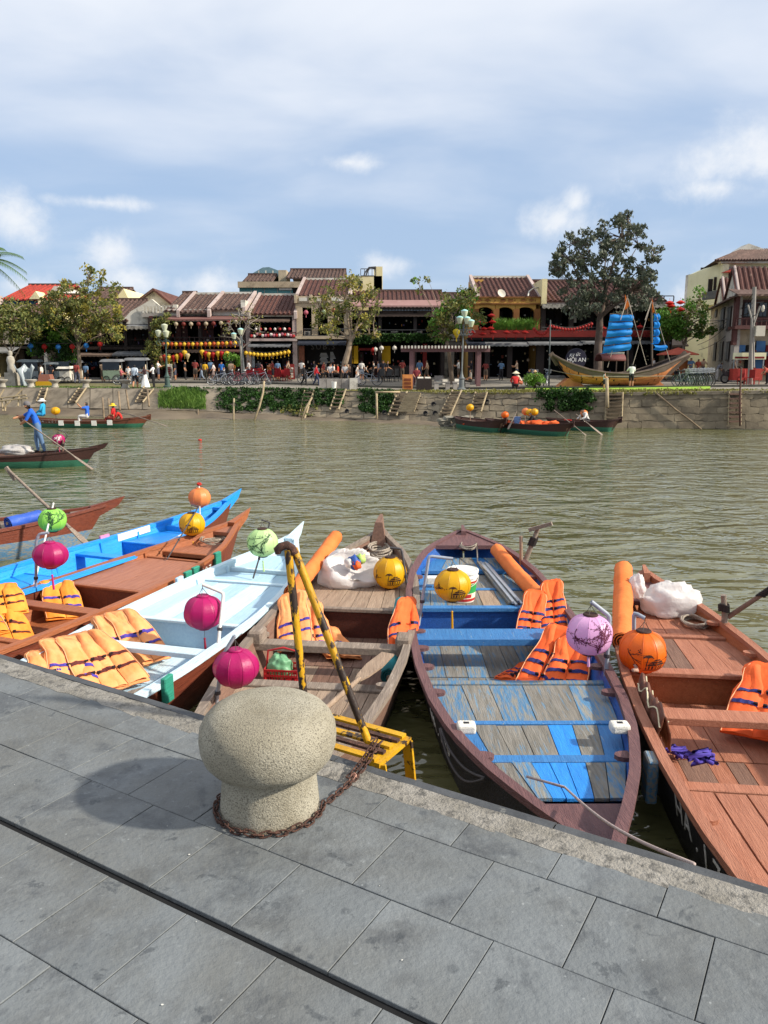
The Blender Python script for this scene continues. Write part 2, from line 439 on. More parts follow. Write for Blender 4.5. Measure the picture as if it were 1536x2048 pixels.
    # rust-stained mortar collar at the foot
build_bollard()
M_rust = mat('rusty_iron', '#5d4136', '#3f2c27', scale=40, rough=.85, bump=.8, bscale=120, c3='#7d5647', s3=60, t3=.6, metal=.2)
def build_chain():
    root = empty('rusty_chain', BOL, 0, 'rusty brown iron chain around the granite bollard, led to the yellow ladder', 'chain')
    r, l = .0052, .0125
    m = MB(); pts = []
    for k in range(12):
        a = 2*math.pi*k/12; pts.append(Vector((math.cos(a)*.0095, math.sin(a)*.0095+(l if math.sin(a) > 0 else -l)*(1 if abs(math.sin(a)) > .2 else .3), 0)))
    pts.append(pts[0]); m.tube(pts, r*.62, 6, cap=False); me = m.mesh('chain_link', M_rust, smooth='all', weld=True)
    path = []
    for k in range(46):
        a = R(168)+R(188)*k/45; path.append(Vector((math.cos(a)*.198, math.sin(a)*.198, .012+.004*math.sin(k))))
    end = Q(-1.535, -2.555, -.005)-BOL
    st = path[-1]
    for k in range(1, 46):
        t = k/45; p = st.lerp(end, t); p.z = lerp(st.z, .052, t)-.05*math.sin(math.pi*t)*(1-t)+(.02 if t > .75 else 0)*math.sin((t-.75)*6)
        p.z = max(p.z, .010); path.append(p)
    def run(path, off=Vector((0,0,0)), tw=0):
        d = 0; k = 0; step = .0285; nxt = 0
        for a, b in zip(path, path[1:]):
            seg = (b-a).length
            while nxt <= d+seg:
                p = a.lerp(b, (nxt-d)/seg)+off; t = (b-a).normalized()
                q = t.to_track_quat('Y', 'Z').to_matrix() @ Matrix.Rotation((R(50) if k % 2 else R(-40))+tw, 3, 'Y')
                o = link('chain_link', me, root); o.matrix_local = Matrix.Translation(p) @ q.to_4x4()
                nxt += step; k += 1
            d += seg
    run(path)
    run(path[-24:], Vector((-.012, .018, .010)), .6)
    # light copper wire tie
    c = path[-24]
    MB().tube([c+Vector((.014*math.cos(a), .012*math.sin(a), .014*math.sin(a*1.3)+.01)) for a in [k*.6 for k in range(12)]], .0022, 5).build('wire_tie', mat('copper_wire', '#b98a78', rough=.6), root, smooth='all')
build_chain()
M_yel = mat('chipped_yellow_paint', '#c99a12', '#b5830f', scale=5, rough=.5, bump=.5, bscale=60, c3='#33251c', s3=9, t3=.585, w3=.012)
M_yel2 = mat('chipped_yellow_rail', '#c9960f', '#a87a10', scale=6, rough=.5, bump=.5, bscale=60, c3='#2e211a', s3=11, t3=.505, w3=.012, stretch=(1,1,.45))
def build_ladder():
    root = empty('boarding_ladder', Q(-2.0, -2.7, WATER), 0, 'yellow chipped steel boarding ladder with crossed handrails at the quay edge', 'ladder')
    off = root.location
    def P(u, w, z): return Q(u, w, z)-off
    u0, u1 = -2.35, -1.56
    for (w, z, mm) in ((-2.565, -.012, M_yel), (-2.63, -.012, M_rust), (-2.69, -.012, M_yel), (-2.75, -.012, M_rust), (-2.80, -.012, M_yel)):
        MB().beam(P(u0, w, z), P(u1, w, z), .036 if mm is M_yel else .026, .012).build('tread_bar', mm, root)
    for u in (u0, u1):
        MB().beam(P(u, -2.545, -.029), P(u, -2.82, -.029), .05, .02).build('end_plate', M_yel, root)
        MB().beam(P(u+.02, -2.56, -.03), P(u+.22, -2.60, -1.6), .012, .05).build('leg', M_yel, root)
        MB().beam(P(u+.01, -2.81, -.03), P(u+.03, -3.05, -1.6), .05, .012).build('leg', M_yel, root)
    for k in range(1, 5):
        z = -.06-.28*k
        for w in (-2.62-.03*k, -2.72-.03*k, -2.82-.03*k):
            MB().beam(P(u0, w, z), P(u1, w, z), .05, .012).build('tread_bar', M_yel, root)
    # crossed handrails meeting at a hooked grip
    top = aty(580, 1100, 3.27)
    la, lb = aty(618, 1480, 3.2), aty(742, 1478, 3.16)
    la.z = -.05; lb.z = -.05
    for (b, t) in ((la, top+Vector((-.008, 0, 0))), (lb, top+Vector((.012, .03, 0)))):
        pts = [b-off+(t-b)*k/8+Vector((0, 0, 0)) for k in range(9)]
        MB().tube(pts, .0175, 12).build('handrail', M_yel2, root, smooth=60)
    g = [aty(x, y, 3.27)-off for (x, y) in ((556, 1108), (555, 1100), (562, 1093), (574, 1090), (584, 1096), (590, 1108))]
    MB().tube(g, [.012, .0185, .019, .019, .018, .017], 12).build('grip', M_rust, root, smooth=60)
build_ladder()
# ================================================================== MOORED BOATS
WS = (13, 1.1, 13)
def wood(name, c1, c2, c3=None, t3=.6, rnd=.08, rough=.7, s3=3.5, scale=3.0, bump=.9, w3=.03):
    return mat(name, c1, c2, scale=scale, rough=rough, bump=bump, bscale=9, stretch=WS, c3=c3, s3=s3, t3=t3, rnd=rnd, w3=w3)
M_maroon = wood('maroon_paint', '#6d4c4b', '#5c3f40', '#86746c', .68, .04, .6)
M_black = wood('black_tar', '#19171a', '#232024', '#3a3534', .7, .03, .55)
M_gwood = wood('grey_weathered_wood', '#858078', '#6b675f', '#5d7f98', .60, .10, .85, w3=.05)
M_bwood = wood('blue_worn_wood', '#5480a3', '#44749b', '#87857d', .50, .10, .75, w3=.06)
M_blue = wood('blue_paint', '#3a7ab4', '#306ca6', '#8a9aa2', .64, .05, .5, w3=.02)
M_blued = wood('deep_blue_paint', '#1f5aa8', '#1b4d92', '#3f7fc0', .72, .03, .5)
M_bblue = wood('bright_blue_paint', '#2f8fe0', '#2381d6', '#cfe3f2', .74, .05, .45, w3=.012)
M_vblue = wood('vivid_blue_paint', '#1f97ea', '#1b88da', '#e9f1f4', .745, .03, .4, w3=.015)
M_vblued = wood('vivid_blue_dark_board', '#1c86dc', '#1877c8', None, .7, .04, .4)  # slightly darker vivid blue for deck boards and bulkheads
M_brown = wood('brown_paint', '#a2603c', '#925432', '#b57a58', .66, .05, .5)
M_brown2 = wood('brown_deck_paint', '#a97057', '#975f47', '#80503c', .66, .07, .6)
M_brownd = wood('dark_brown_paint', '#6e3622', '#5c2c1b', '#84452c', .66, .05, .45)
M_redbr = wood('red_brown_hull', '#7a3c28', '#652f20', '#8f5a44', .67, .04, .5)
M_lblue = wood('pale_blue_paint', '#cfe3ec', '#c2dae6', '#97b8c9', .70, .03, .45)
M_lblue2 = wood('pale_blue_board', '#b2d0e3', '#a5c6dd', '#d7e6ea', .68, .05, .45)
M_white = wood('white_paint', '#e6e3da', '#d7d2c6', '#a58f74', .70, .03, .5)
M_ewood = wood('bare_brown_wood', '#a08a76', '#8a7563', '#6d5d51', .64, .10, .8)
M_ewood2 = wood('dark_floor_wood', '#7d5f50', '#6a4f43', '#8b7262', .66, .10, .75)
M_egun = wood('weathered_rail_wood', '#8f8073', '#776a5f', '#a89a8c', .62, .05, .85)
M_dkred = wood('dark_red_bulkhead', '#5b2a1c', '#4a2116', None, .7, .03, .5)
M_green = wood('green_paint', '#2f8f78', '#27806b', '#7fae9c', .7, .05, .6)
M_teal = mat('teal_cloth', '#2c8a91', '#23757d', scale=9, rough=.9, bump=.6, bscale=40)
HULLS = dict(
  full=[(0,.035),(.03,.28),(.07,.55),(.115,.735),(.2,.91),(.30,.99),(.42,1.0),(.52,.995),(.6,.97),(.7,.885),(.78,.76),(.86,.56),(.93,.32),(1,.05)],
  slim=[(0,.03),(.05,.19),(.1,.37),(.17,.60),(.25,.78),(.35,.91),(.48,.99),(.6,1.0),(.72,.98),(.84,.9),(.93,.78),(1,.62)],
  mid=[(0,.04),(.04,.20),(.1,.47),(.18,.69),(.28,.86),(.4,.96),(.52,1.0),(.64,.99),(.76,.93),(.86,.82),(.94,.66),(1,.45)])
FL = .86
class Boat: pass
def smooth_table(tb, u):
    h = .012
    return (table(tb, u-h)+table(tb, u)*2+table(tb, u+h))/4
def make_boat(name, label, bow, d, L, W, hull='full', zm=.45, zb=.72, zs=.62, cols=None, cat='boat', group=None, wz=None, low=.16, nst=30, rails=True, knees=0):
    b = Boat(); b.L, b.W = L, W; d = Vector((d[0], d[1], 0)).normalized(); b.d = d
    prow = hull == 'slim'
    if prow: bow = (bow[0]+d.x*.26, bow[1]+d.y*.26)
    f = -d; rz = math.atan2(f.y, f.x)-math.pi/2
    b.root = empty(name, (bow[0], bow[1], WATER if wz is None else wz), rz, label, cat, group)
    b.M = Matrix.Translation(b.root.location) @ Matrix.Rotation(rz, 4, 'Z')
    tb = HULLS[hull]
    b.hw = lambda t: W*smooth_table(tb, max(0, min(1, t/L)))
    def zg(t):
        u = max(0, min(1, t/L)); e = abs(2*u-1)**2.6
        return zm+(zb-zm if u < .5 else zs-zm)*e
    b.zg = zg
    b.wi = lambda t, z: b.hw(t)*lerp(FL, 1, max(0, min(1, z/zg(t))))-.04
    out, lowm, inn, rail = cols
    m = MB(); prof = []
    for i in range(nst+1):
        t = L*i/nst; w, g = b.hw(t), zg(t)
        lw = min(low, g*.6)
        fl = max(.15, min(1, w/W*1.6))          # bottom rises towards the ends
        zb_ = lerp(.05, -.16, fl)
        outer = [(w, g), (w*lerp(FL, 1, lw/g)+.012*fl, lw), (w*FL, -.02), (w*.5, zb_), (0, zb_-.02)]
        inner = [(max(w-.035, .004), g), (max(w*FL-.04, .003), .06), (0, .05)]
        eb = .42*max(0, 1-t/(.16*L))**1.5-.30*max(0, 1-(L-t)/(.14*L))**1.5      # raked stem and stern
        rk = lambda z: t+eb*max(0, min(1.2, 1-z/g))
        row = [(-x, -rk(z), z) for (x, z) in outer[:-1]]+[(outer[-1][0], -rk(outer[-1][1]), outer[-1][1])]+[(x, -rk(z), z) for (x, z) in reversed(outer[:-1])]
        row += [(x, -rk(z), z) for (x, z) in inner]+[(-x, -rk(z), z) for (x, z) in reversed(inner[:-1])]
        prof.append(row)
    n = len(prof[0]); k0 = len(m.v)
    for r in prof: m.v += r
    for i in range(nst):
        for j in range(n):
            a, c = k0+i*n+j, k0+i*n+(j+1) % n
            mi = 0
            if j in (1,2,3,4,5,6): mi = 1
            if j >= 8: mi = 2
            m.f.append((a, c, c+n, a+n)); m.m.append(mi)
    m.f.append(tuple(range(k0, k0+n))); m.m.append(0)
    m.f.append(tuple(reversed(range(k0+nst*n, k0+nst*n+n)))); m.m.append(0)
    b.hull = m.build('hull', [out, lowm, inn], b.root, smooth=50)
    if rails:
        for s in (-1, 1):
            m = MB(); k = 0
            for i in range(nst+1):
                t = L*i/nst; w, g = b.hw(t), zg(t)
                for (dx, dz) in ((.022, -.028), (.022, .018), (-.05, .018), (-.05, -.028)):
                    m.v.append((s*max(w+dx, .002 if dx < 0 else .02), -t, g+dz))
            for i in range(nst):
                for j in range(4):
                    a, c = i*4+j, i*4+(j+1) % 4; m.f.append((a, c, c+4, a+4)); m.m.append(0)
            m.f += [(0,1,2,3), tuple(nst*4+q for q in (3,2,1,0))]; m.m += [0, 0]
            m.build('gunwale', rail, b.root, smooth=35)
        # stem head
        MB().hexa([(-.03,-.2,zb-.22),(.03,-.2,zb-.22),(.008,.2,zb-.03),(-.008,.2,zb-.03),(-.055,-.25,zb-.005),(.055,-.25,zb-.005),(.008,.32,zb+.12),(-.008,.32,zb+.12)] if prow else [(-.03,-.16,zb-.25),(.03,-.16,zb-.25),(.022,.03,zb-.2),(-.022,.03,zb-.2),(-.035,-.15,zb+.03),(.035,-.15,zb+.03),(.016,.05,zb+.075),(-.016,.05,zb+.075)]).build('stem', rail, b.root)
    b.rail = rail; b.inn = inn
    return b
def P(b, x, t, z): return b.M @ Vector((x, -t, z))
def deck(b, t0, t1, z, n, mats, seed=1, th=.022, gap=.006, nm='deck_plank', wob=.25, z1=None, seg=None):
    rs = random.Random(seed*31+int(t0*100)); z1 = z if z1 is None else z1
    cuts = [0.0]
    for k in range(n): cuts.append(cuts[-1]+rs.uniform(1-wob, 1+wob))
    cuts = [-1+2*c/cuts[-1] for c in cuts]
    seg = seg or max(1, int((t1-t0)/.35))
    if nm == 'deck_plank' and n > 1:      # black sheet added below the planks, standing in for shade in the seams
        q = MB(); ts = [lerp(t0+.01, t1-.01, i/seg) for i in range(seg+1)]; ring = [(s*(b.wi(t, z)-.01), -t, lerp(z, z1, (t-t0)/(t1-t0))-th-.006) for s in (-1, 1) for t in ts]; h = seg+1
        q.add(ring, [(i, i+1, h+i+1, h+i) for i in range(seg)]); q.build('seam_shade_sheet', M_black, b.root)
    for k in range(n):
        m = MB(); dz = rs.uniform(-.003, .003); a0, a1 = t0+rs.uniform(0, .008), t1-rs.uniform(0, .008)
        for i in range(seg+1):
            t = lerp(a0, a1, i/seg); zz = lerp(z, z1, i/seg)+dz; w = max(.01, b.wi(t, zz))
            xa, xb = cuts[k]*w+gap/2, cuts[k+1]*w-gap/2
            if xb < xa+.004: xb = xa+.004
            m.v += [(xa,-t,zz-th),(xb,-t,zz-th),(xb,-t,zz),(xa,-t,zz)]
        for i in range(seg):
            for j in range(4):
                a, c = i*4+j, i*4+(j+1) % 4; m.f.append((a, c, c+4, a+4)); m.m.append(0)
        m.f += [(0,1,2,3), tuple(seg*4+q for q in (3,2,1,0))]; m.m += [0,0]
        m.build(nm, mats[k % len(mats)] if not callable(mats) else mats(rs), b.root)
def cross(b, t, z, wt, h, m_, nm='crossbeam', over=0.0, tilt=0):
    w = b.wi(t, z)+over; z0 = z-h
    wl, wr = b.wi(t-wt/2, z)+over, b.wi(t+wt/2, z)+over
    o = MB().hexa([(-wr,-t-wt/2,z0),(wr,-t-wt/2,z0),(wl,-t+wt/2,z0),(-wl,-t+wt/2,z0),(-wr,-t-wt/2,z),(wr,-t-wt/2,z),(wl,-t+wt/2,z),(-wl,-t+wt/2,z)]).build(nm, m_, b.root)
    return bevelled(o, .006)
def bulkhead(b, t, z0, z1, m_, th=.03):
    w0, w1 = b.wi(t, z0), b.wi(t, z1)
    MB().hexa([(-w0,-t-th/2,z0),(w0,-t-th/2,z0),(w0,-t+th/2,z0),(-w0,-t+th/2,z0),(-w1,-t-th/2,z1),(w1,-t-th/2,z1),(w1,-t+th/2,z1),(-w1,-t+th/2,z1)]).build('bulkhead', m_, b.root)
def end_plate(b, t0, t1, m_, dz=-.02, nm='end_plate'):
    m = MB(); pts = []
    ts = [lerp(t0, t1, k/5) for k in range(6)]
    for zz in (-.05, 0):
        for t in ts: pts.append((-max(b.hw(t)-.03, .005), -t, b.zg(t)+dz+zz))
        for t in reversed(ts): pts.append((max(b.hw(t)-.03, .005), -t, b.zg(t)+dz+zz))
    n = 12
    m.add(pts, [tuple(range(n)), tuple(range(n, 2*n))]+[(i, (i+1) % n, n+(i+1) % n, n+i) for i in range(n)]); m.build(nm, m_, b.root)
def ribs(b, ts, m_, z0=.12):
    for t in ts:
        for s in (-1, 1):
            w0, w1, g = b.wi(t, z0)+.03, b.hw(t)-.03, b.zg(t)-.02
            MB().beam((s*(w0-.012), -t, z0), (s*(w1-.012), -t, g), .05, .035, up=(0,1,0)).build('rib', m_, b.root)
def knees(b, ts, m_, sides=(-1, 1)):
    for t in ts:
        for s in sides:
            w, g = b.hw(t)-.045, b.zg(t)-.012
            pts = [(0, 0)]+[(-.10*math.cos(a), .045*math.sin(a)-.0) for a in [k*math.pi/6-math.pi/2 for k in range(7)]]
            poly = [(0,-.05),(-.05,-.045),(-.085,-.03),(-.10,0),(-.085,.03),(-.05,.045),(0,.05)]
            m = MB(); n = len(poly)
            m.add([(s*(w+x), -t+y, g+z) for z in (-.03, 0) for (x, y) in poly], [tuple(range(n)), tuple(range(n, 2*n))]+[(i, (i+1) % n, n+(i+1) % n, n+i) for i in range(n)])
            m.build('knee', m_, b.root)
def hull_text(b, s, side, t0, dt, z, size, m_):
    for k, ch in enumerate(s):
        if ch == ' ': continue
        t = t0+dt*k*(1 if side < 0 else -1)
        def S(tt, zz):
            lw = min(.16, b.zg(tt)*.6); xx = lerp(b.hw(tt)*lerp(FL,1,lw/b.zg(tt))+.012, b.hw(tt), (zz-lw)/(b.zg(tt)-lw))
            return Vector((side*xx, -tt, zz))
        p = S(t, z); ex = (S(t+.02, z)-S(t-.02, z)).normalized()*(1 if side < 0 else -1); ey = (S(t, z+.03)-S(t, z-.03)).normalized()
        en = ex.cross(ey).normalized(); ey = en.cross(ex)
        Mx = Matrix((( ex.x, ey.x, en.x, p.x+en.x*.003), (ex.y, ey.y, en.y, p.y+en.y*.003), (ex.z, ey.z, en.z, p.z+en.z*.003), (0,0,0,1)))
        lettering(ch, size, Mx, m_, b.root)
M_letter = mat('white_lettering', '#d9d8d2', '#a9a7a0', scale=30, rough=.8)
# ---- boat with blue and grey boards (the one beside the ladder's right)
bF = make_boat('wooden_rowboat', 'weathered blue and grey planked boat with maroon rail and black hull', (1.075, 10.43), (.003, -1), 7.0, .83, 'full',
               cols=(M_black, M_black, M_blued, M_maroon), group='boats moored along the quay')
end_plate(bF, .04, .5, M_maroon, .004)
deck(bF, .5, 1.02, .47, 5, [M_blue, M_bwood, M_gwood, M_blue, M_bwood], 1, z1=.45)
cross(bF, 1.05, .452, .07, .05, M_blue)
deck(bF, 1.09, 1.72, .40, 7, [M_blue, M_bwood, M_bwood, M_gwood, M_gwood, M_bwood, M_bwood], 2)
cross(bF, 1.75, .415, .06, .05, M_blue)
deck(bF, 1.78, 2.40, .40, 8, [M_bwood, M_bwood, M_gwood, M_gwood, M_ewood, M_bwood, M_gwood, M_bwood], 3)
cross(bF, 2.43, .415, .09, .05, M_blue); bulkhead(bF, 2.43, .08, .37, M_blued)
deck(bF, 2.45, 3.62, .11, 8, [M_bwood, M_gwood, M_bwood, M_gwood, M_gwood, M_bwood, M_gwood, M_bwood], 4, nm='floor_plank')
deck(bF, 3.63, 4.30, .11, 8, [M_gwood, M_bwood, M_gwood, M_bwood, M_gwood, M_gwood, M_bwood, M_gwood], 5, nm='floor_plank')
cross(bF, 3.30, .42, .30, .07, M_blue, 'thwart')
bulkhead(bF, 4.34, .08, .32, M_blued); cross(bF, 4.35, .375, .07, .06, M_bwood)
deck(bF, 4.39, 5.05, .36, 5, [M_bwood, M_gwood, M_bwood, M_gwood, M_bwood], 6, wob=.4)
cross(bF, 5.08, .372, .05, .05, M_blue)
deck(bF, 5.11, 5.58, .36, 7, [M_blue, M_gwood, M_gwood, M_gwood, M_bblue, M_gwood, M_blue], 7, wob=.15)
cross(bF, 5.62, .374, .09, .05, M_blue)
deck(bF, 5.67, 6.16, .37, 8, [M_gwood, M_gwood, M_bwood, M_bblue, M_bblue, M_bblue, M_gwood, M_bwood], 8, wob=.15, z1=.40)
end_plate(bF, 6.25, 6.98, M_maroon, -.12)
ribs(bF, [2.8, 3.9], M_blued); knees(bF, [1.5, 2.05, 2.75, 3.25, 3.7, 4.15, 4.7, 5.35, 5.8], M_maroon)
hull_text(bF, 'HA.160', -1, 4.75, .105, .25, .16, M_letter)
for s in (-1, 1):
    x = s*(bF.hw(5.42)-.11)
    o = MB().box((x, -5.44, bF.zg(5.4)+.02), (.13, .10, .07)).build('fairlead', M_white, bF.root); bevelled(o, .02, 3)
    MB().box((x, -5.44, bF.zg(5.4)+.0556), (.04, .03, .001)).build('fairlead_hole', M_black, bF.root)
o = MB().box((-.52, -1.62, .48), (.13, .10, .09)).build('fairlead', M_white, bF.root); bevelled(o, .012, 2)
# ---- brown boat at right
bG = make_boat('wooden_rowboat', 'brown painted rowboat with two orange life vests and a white sack, number HA.175', (2.93, 8.5), (-.115, -.993), 6.3, .70, 'mid',
               cols=(M_black, M_black, M_brown, M_brown2), group='boats moored along the quay', zb=.66, zs=.56)
end_plate(bG, .1, .45, M_maroon, -.05)
cross(bG, .55, .5, .10, .05, M_maroon)
deck(bG, .62, 1.34, .40, 6, [M_brown2], 11); cross(bG, 1.38, .405, .06, .05, M_brown2)
deck(bG, 1.42, 2.24, .38, 8, [M_brown2, M_brown2, M_ewood2, M_ewood2, M_brown2, M_brown2, M_brown2, M_brown2], 12)
cross(bG, 2.29, .405, .12, .04, M_brown2); bulkhead(bG, 2.27, .08, .37, M_brown)
deck(bG, 2.30, 3.28, .11, 7, [M_brown2], 13, nm='floor_plank'); deck(bG, 3.29, 4.02, .11, 7, [M_brown2, M_ewood2], 14, nm='floor_plank')
cross(bG, 3.10, .39, .19, .06, M_brown2, 'thwart')
bulkhead(bG, 4.06, .08, .30, M_brown); cross(bG, 4.07, .345, .10, .05, M_brown2)
deck(bG, 4.13, 5.9, .34, 6, [M_brown2], 15, z1=.38, gap=.014)
end_plate(bG, 5.88, 6.28, M_brown2, -.03)
ribs(bG, [2.5, 3.6], M_brown); knees(bG, [1.2, 1.9, 4.6, 5.2], M_brown2)
hull_text(bG, 'HA.175', -1, 4.30, .155, .30, .21, M_letter)
# ---- grey wooden boat behind the ladder
bE = make_boat('wooden_rowboat', 'bare grey brown wooden boat with a plastic sack and dark red bulkhead', (-.04, 10.59), (-.125, -.992), 6.35, .755, 'mid',
               cols=(M_ewood2, M_black, M_ewood2, M_egun), group='boats moored along the quay', zb=.70, zs=.55)
MB().hexa([(-.12,-.30,.50),(.12,-.30,.50),(.03,-.02,.6),(-.03,-.02,.6),(-.05,-.26,.86),(.05,-.26,.86),(.02,.04,.92),(-.02,.04,.92)]).build('stem_head', M_ewood2, bE.root)
cross(bE, .62, .50, .08, .06, M_egun)
deck(bE, .66, 1.62, .43, 5, [M_ewood], 21, z1=.41); deck(bE, 1.63, 2.66, .41, 8, [M_ewood], 22)
cross(bE, 2.69, .425, .07, .04, M_egun); bulkhead(bE, 2.69, .08, .39, M_dkred)
deck(bE, 2.72, 3.55, .11, 8, [M_ewood2], 23, nm='floor_plank'); deck(bE, 3.56, 4.38, .11, 8, [M_ewood2, M_ewood2, M_ewood], 24, nm='floor_plank')
cross(bE, 3.74, .41, .15, .07, M_egun, 'thwart', .02)
bulkhead(bE, 4.42, .08, .24, M_ewood2); cross(bE, 4.43, .30, .13, .05, M_egun)
deck(bE, 4.50, 5.9, .28, 8, [M_ewood], 25, z1=.34); end_plate(bE, 5.9, 6.33, M_egun, -.03)
ribs(bE, [2.9, 3.4, 4.1], M_ewood2); knees(bE, [1.4, 2.2, 3.6, 4.7], M_egun)
for s in (-1, 1):
    o = MB().box((s*(bE.hw(3.7)-.06), -3.72, bE.zg(3.7)-.0), (.14, .2, .14)).build('cleat_block', M_egun, bE.root); bevelled(o, .02)
# ---- pale blue boat
bD = make_boat('wooden_rowboat', 'pale sky blue painted boat with white rail and brown hull', (-1.15, 10.75), (-.262, -.965), 5.95, .735, 'slim',
               cols=(M_redbr, M_redbr, M_lblue, M_lblue), group='boats moored along the quay', zb=.66, zs=.50)
end_plate(bD, .04, .36, M_lblue, -.01)
deck(bD, .5, 1.08, .47, 3, [M_lblue2], 31, z1=.44); cross(bD, 1.12, .45, .05, .06, M_lblue)
deck(bD, 1.16, 1.55, .40, 4, [M_lblue2], 32); cross(bD, 1.58, .415, .06, .04, M_lblue)
deck(bD, 1.62, 2.98, .39, 5, [M_lblue2, M_lblue], 33, gap=.013)
cross(bD, 3.02, .40, .07, .03, M_lblue); bulkhead(bD, 3.02, .08, .38, M_lblue2)
deck(bD, 3.05, 3.95, .11, 7, [M_lblue2, M_lblue], 34, nm='floor_plank'); deck(bD, 3.96, 4.74, .11, 7, [M_lblue2], 35, gap=.012, nm='floor_plank')
cross(bD, 3.78, .40, .15, .05, M_lblue, 'thwart')
bulkhead(bD, 4.79, .08, .32, M_lblue2); cross(bD, 4.80, .365, .13, .04, M_lblue)
deck(bD, 4.88, 5.9, .35, 6, [M_lblue2], 36, gap=.012)
ribs(bD, [1.2, 1.75, 3.2, 4.4], M_lblue)
M_lrope = mat('grey_rope', '#a89c8e', '#7d7266', scale=60, rough=.95, bump=.6, bscale=150)
for (t, s, m_) in ((4.62, 1, M_green), (1.95, -1, M_lblue2)):
    o = MB().box((s*(bD.hw(t)+.035), -t, bD.zg(t)-.05), (.045, .13, .22)).build('fender_block', m_, bD.root); bevelled(o, .008)
# ---- brown boat with the raised deck
bC = make_boat('wooden_rowboat', 'reddish brown painted boat with raised deck and coiled rope in the bow', (-2.09, 11.83), (-.352, -.936), 6.5, .69, 'slim',
               cols=(M_redbr, M_redbr, M_brown, M_brown), group='boats moored along the quay', zb=.66, zs=.5)
end_plate(bC, .04, .5, M_brown2, -.03)
deck(bC, .62, 1.30, .43, 4, [M_brown2], 41, z1=.41); cross(bC, 1.33, .43, .05, .06, M_brown)
cross(bC, 1.62, .42, .05, .06, M_brown)
deck(bC, 1.65, 2.98, .40, 4, [M_brown2], 42, gap=.007); bulkhead(bC, 3.02, .08, .40, M_brownd); cross(bC, 3.02, .41, .05, .03, M_brown)
deck(bC, 3.05, 3.9, .11, 6, [M_brown], 43, nm='floor_plank'); deck(bC, 3.91, 4.58, .11, 6, [M_brown], 44, nm='floor_plank')
cross(bC, 3.77, .40, .17, .05, M_brown, 'thwart')
bulkhead(bC, 4.62, .08, .30, M_brownd); cross(bC, 4.63, .34, .09, .04, M_brown)
deck(bC, 4.68, 6.4, .32, 5, [M_brown], 45); ribs(bC, [1.65, 3.1, 4.4], M_brown)
for (t, s) in ((1.5, 1), (2.15, 1), (2.35, 1)):
    o = MB().box((s*(bC.hw(t)+.04), -t, bC.zg(t)-.06), (.05, .13, .2)).build('fender_block', M_green, bC.root); bevelled(o, .008)
hull_text(bC, 'HA.107', 1, 2.16, .10, .34, .15, M_letter)
# ---- vivid blue boat
bB = make_boat('wooden_rowboat', 'glossy vivid blue boat with pointed bow and open well', (-2.55, 13.6), (-.362, -.932), 6.6, .56, 'slim',
               cols=(M_brownd, M_redbr, M_vblue, M_vblue), group='boats moored along the quay', zb=.68, zs=.5)
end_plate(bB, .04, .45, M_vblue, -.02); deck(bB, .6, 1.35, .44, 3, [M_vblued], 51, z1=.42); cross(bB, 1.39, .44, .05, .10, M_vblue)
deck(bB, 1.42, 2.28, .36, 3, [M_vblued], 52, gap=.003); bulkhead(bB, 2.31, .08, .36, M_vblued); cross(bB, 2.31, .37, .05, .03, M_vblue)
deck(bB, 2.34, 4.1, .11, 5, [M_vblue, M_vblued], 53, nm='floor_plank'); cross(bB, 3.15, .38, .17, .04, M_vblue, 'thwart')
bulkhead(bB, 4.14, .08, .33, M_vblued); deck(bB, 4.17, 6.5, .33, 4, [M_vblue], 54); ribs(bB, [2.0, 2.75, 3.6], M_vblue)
for s in (-1, 1):
    MB().beam((s*(bB.hw(1.7)-.05), -1.75, bB.zg(1.7)-.03), (s*(bB.hw(2.3)-.04), -2.4, bB.zg(2.4)-.03), .02, .10).build('name_board', M_white, bB.root)
MB().beam((-bB.hw(2.5)-.02, -2.5, bB.zg(2.5)+.03), (-bB.hw(2.65)-.02, -2.68, bB.zg(2.6)+.03), .03, .05).build('pink_block', mat('pink_paint', '#d783a8', rough=.6), bB.root)
# ---- brown and blue boat, beyond the vivid blue one
bA = make_boat('wooden_rowboat', 'worn brown boat with blue stripe carrying blue tarpaulins', (-4.42, 12.95), (-.86, -.51), 7.0, .68, 'slim',
               cols=(M_redbr, M_bwood, M_egun, M_redbr), group='boats moored along the quay', zb=.66, zs=.5, low=.27)
end_plate(bA, .04, .55, M_egun, -.02); deck(bA, .6, 1.5, .44, 4, [M_egun, M_ewood2, M_bwood], 61, z1=.42); cross(bA, 1.55, .43, .07, .06, M_egun)
deck(bA, 1.6, 3.2, .38, 5, [M_egun, M_gwood, M_bwood], 62); deck(bA, 3.25, 6.8, .30, 5, [M_egun, M_ewood2], 63)
# ================================================================== THINGS IN AND ON THE MOORED BOATS
M_pipe = mat('grey_plastic_pipe', '#9aa0ab', '#868c98', scale=12, rough=.45)
M_wpipe = mat('white_plastic_pipe', '#dcdad4', '#c5c2bc', scale=12, rough=.45)
M_dpipe = mat('dark_tube', '#3c3a3e', rough=.5)
M_wire = mat('thin_wire', '#4a4540', rough=.6)
M_ink = mat('dark_ink', '#3a2119', rough=.8)
M_ink2 = mat('green_ink', '#25442a', rough=.8)
M_ink3 = mat('plum_ink', '#5a1f3a', rough=.8)
def silk(name, c, c2): return mat(name, c, c2, scale=3, rough=.42, bump=.25, bscale=60, trans=.30, spec=.5)
SILK = dict(magenta=silk('magenta_silk', '#c2186e', '#ab1260'), yellow=silk('yellow_silk', '#eab70c', '#dca607'), orange=silk('orange_silk', '#f07818', '#e2690f'),
            green=silk('green_silk', '#a9e86a', '#98dd58'), pale=silk('pale_green_silk', '#d3edb0', '#c4e39c'), pink=silk('pink_silk', '#eebfe6', '#e5aedb'), peach=silk('peach_silk', '#f29a5c', '#ea8a48'))
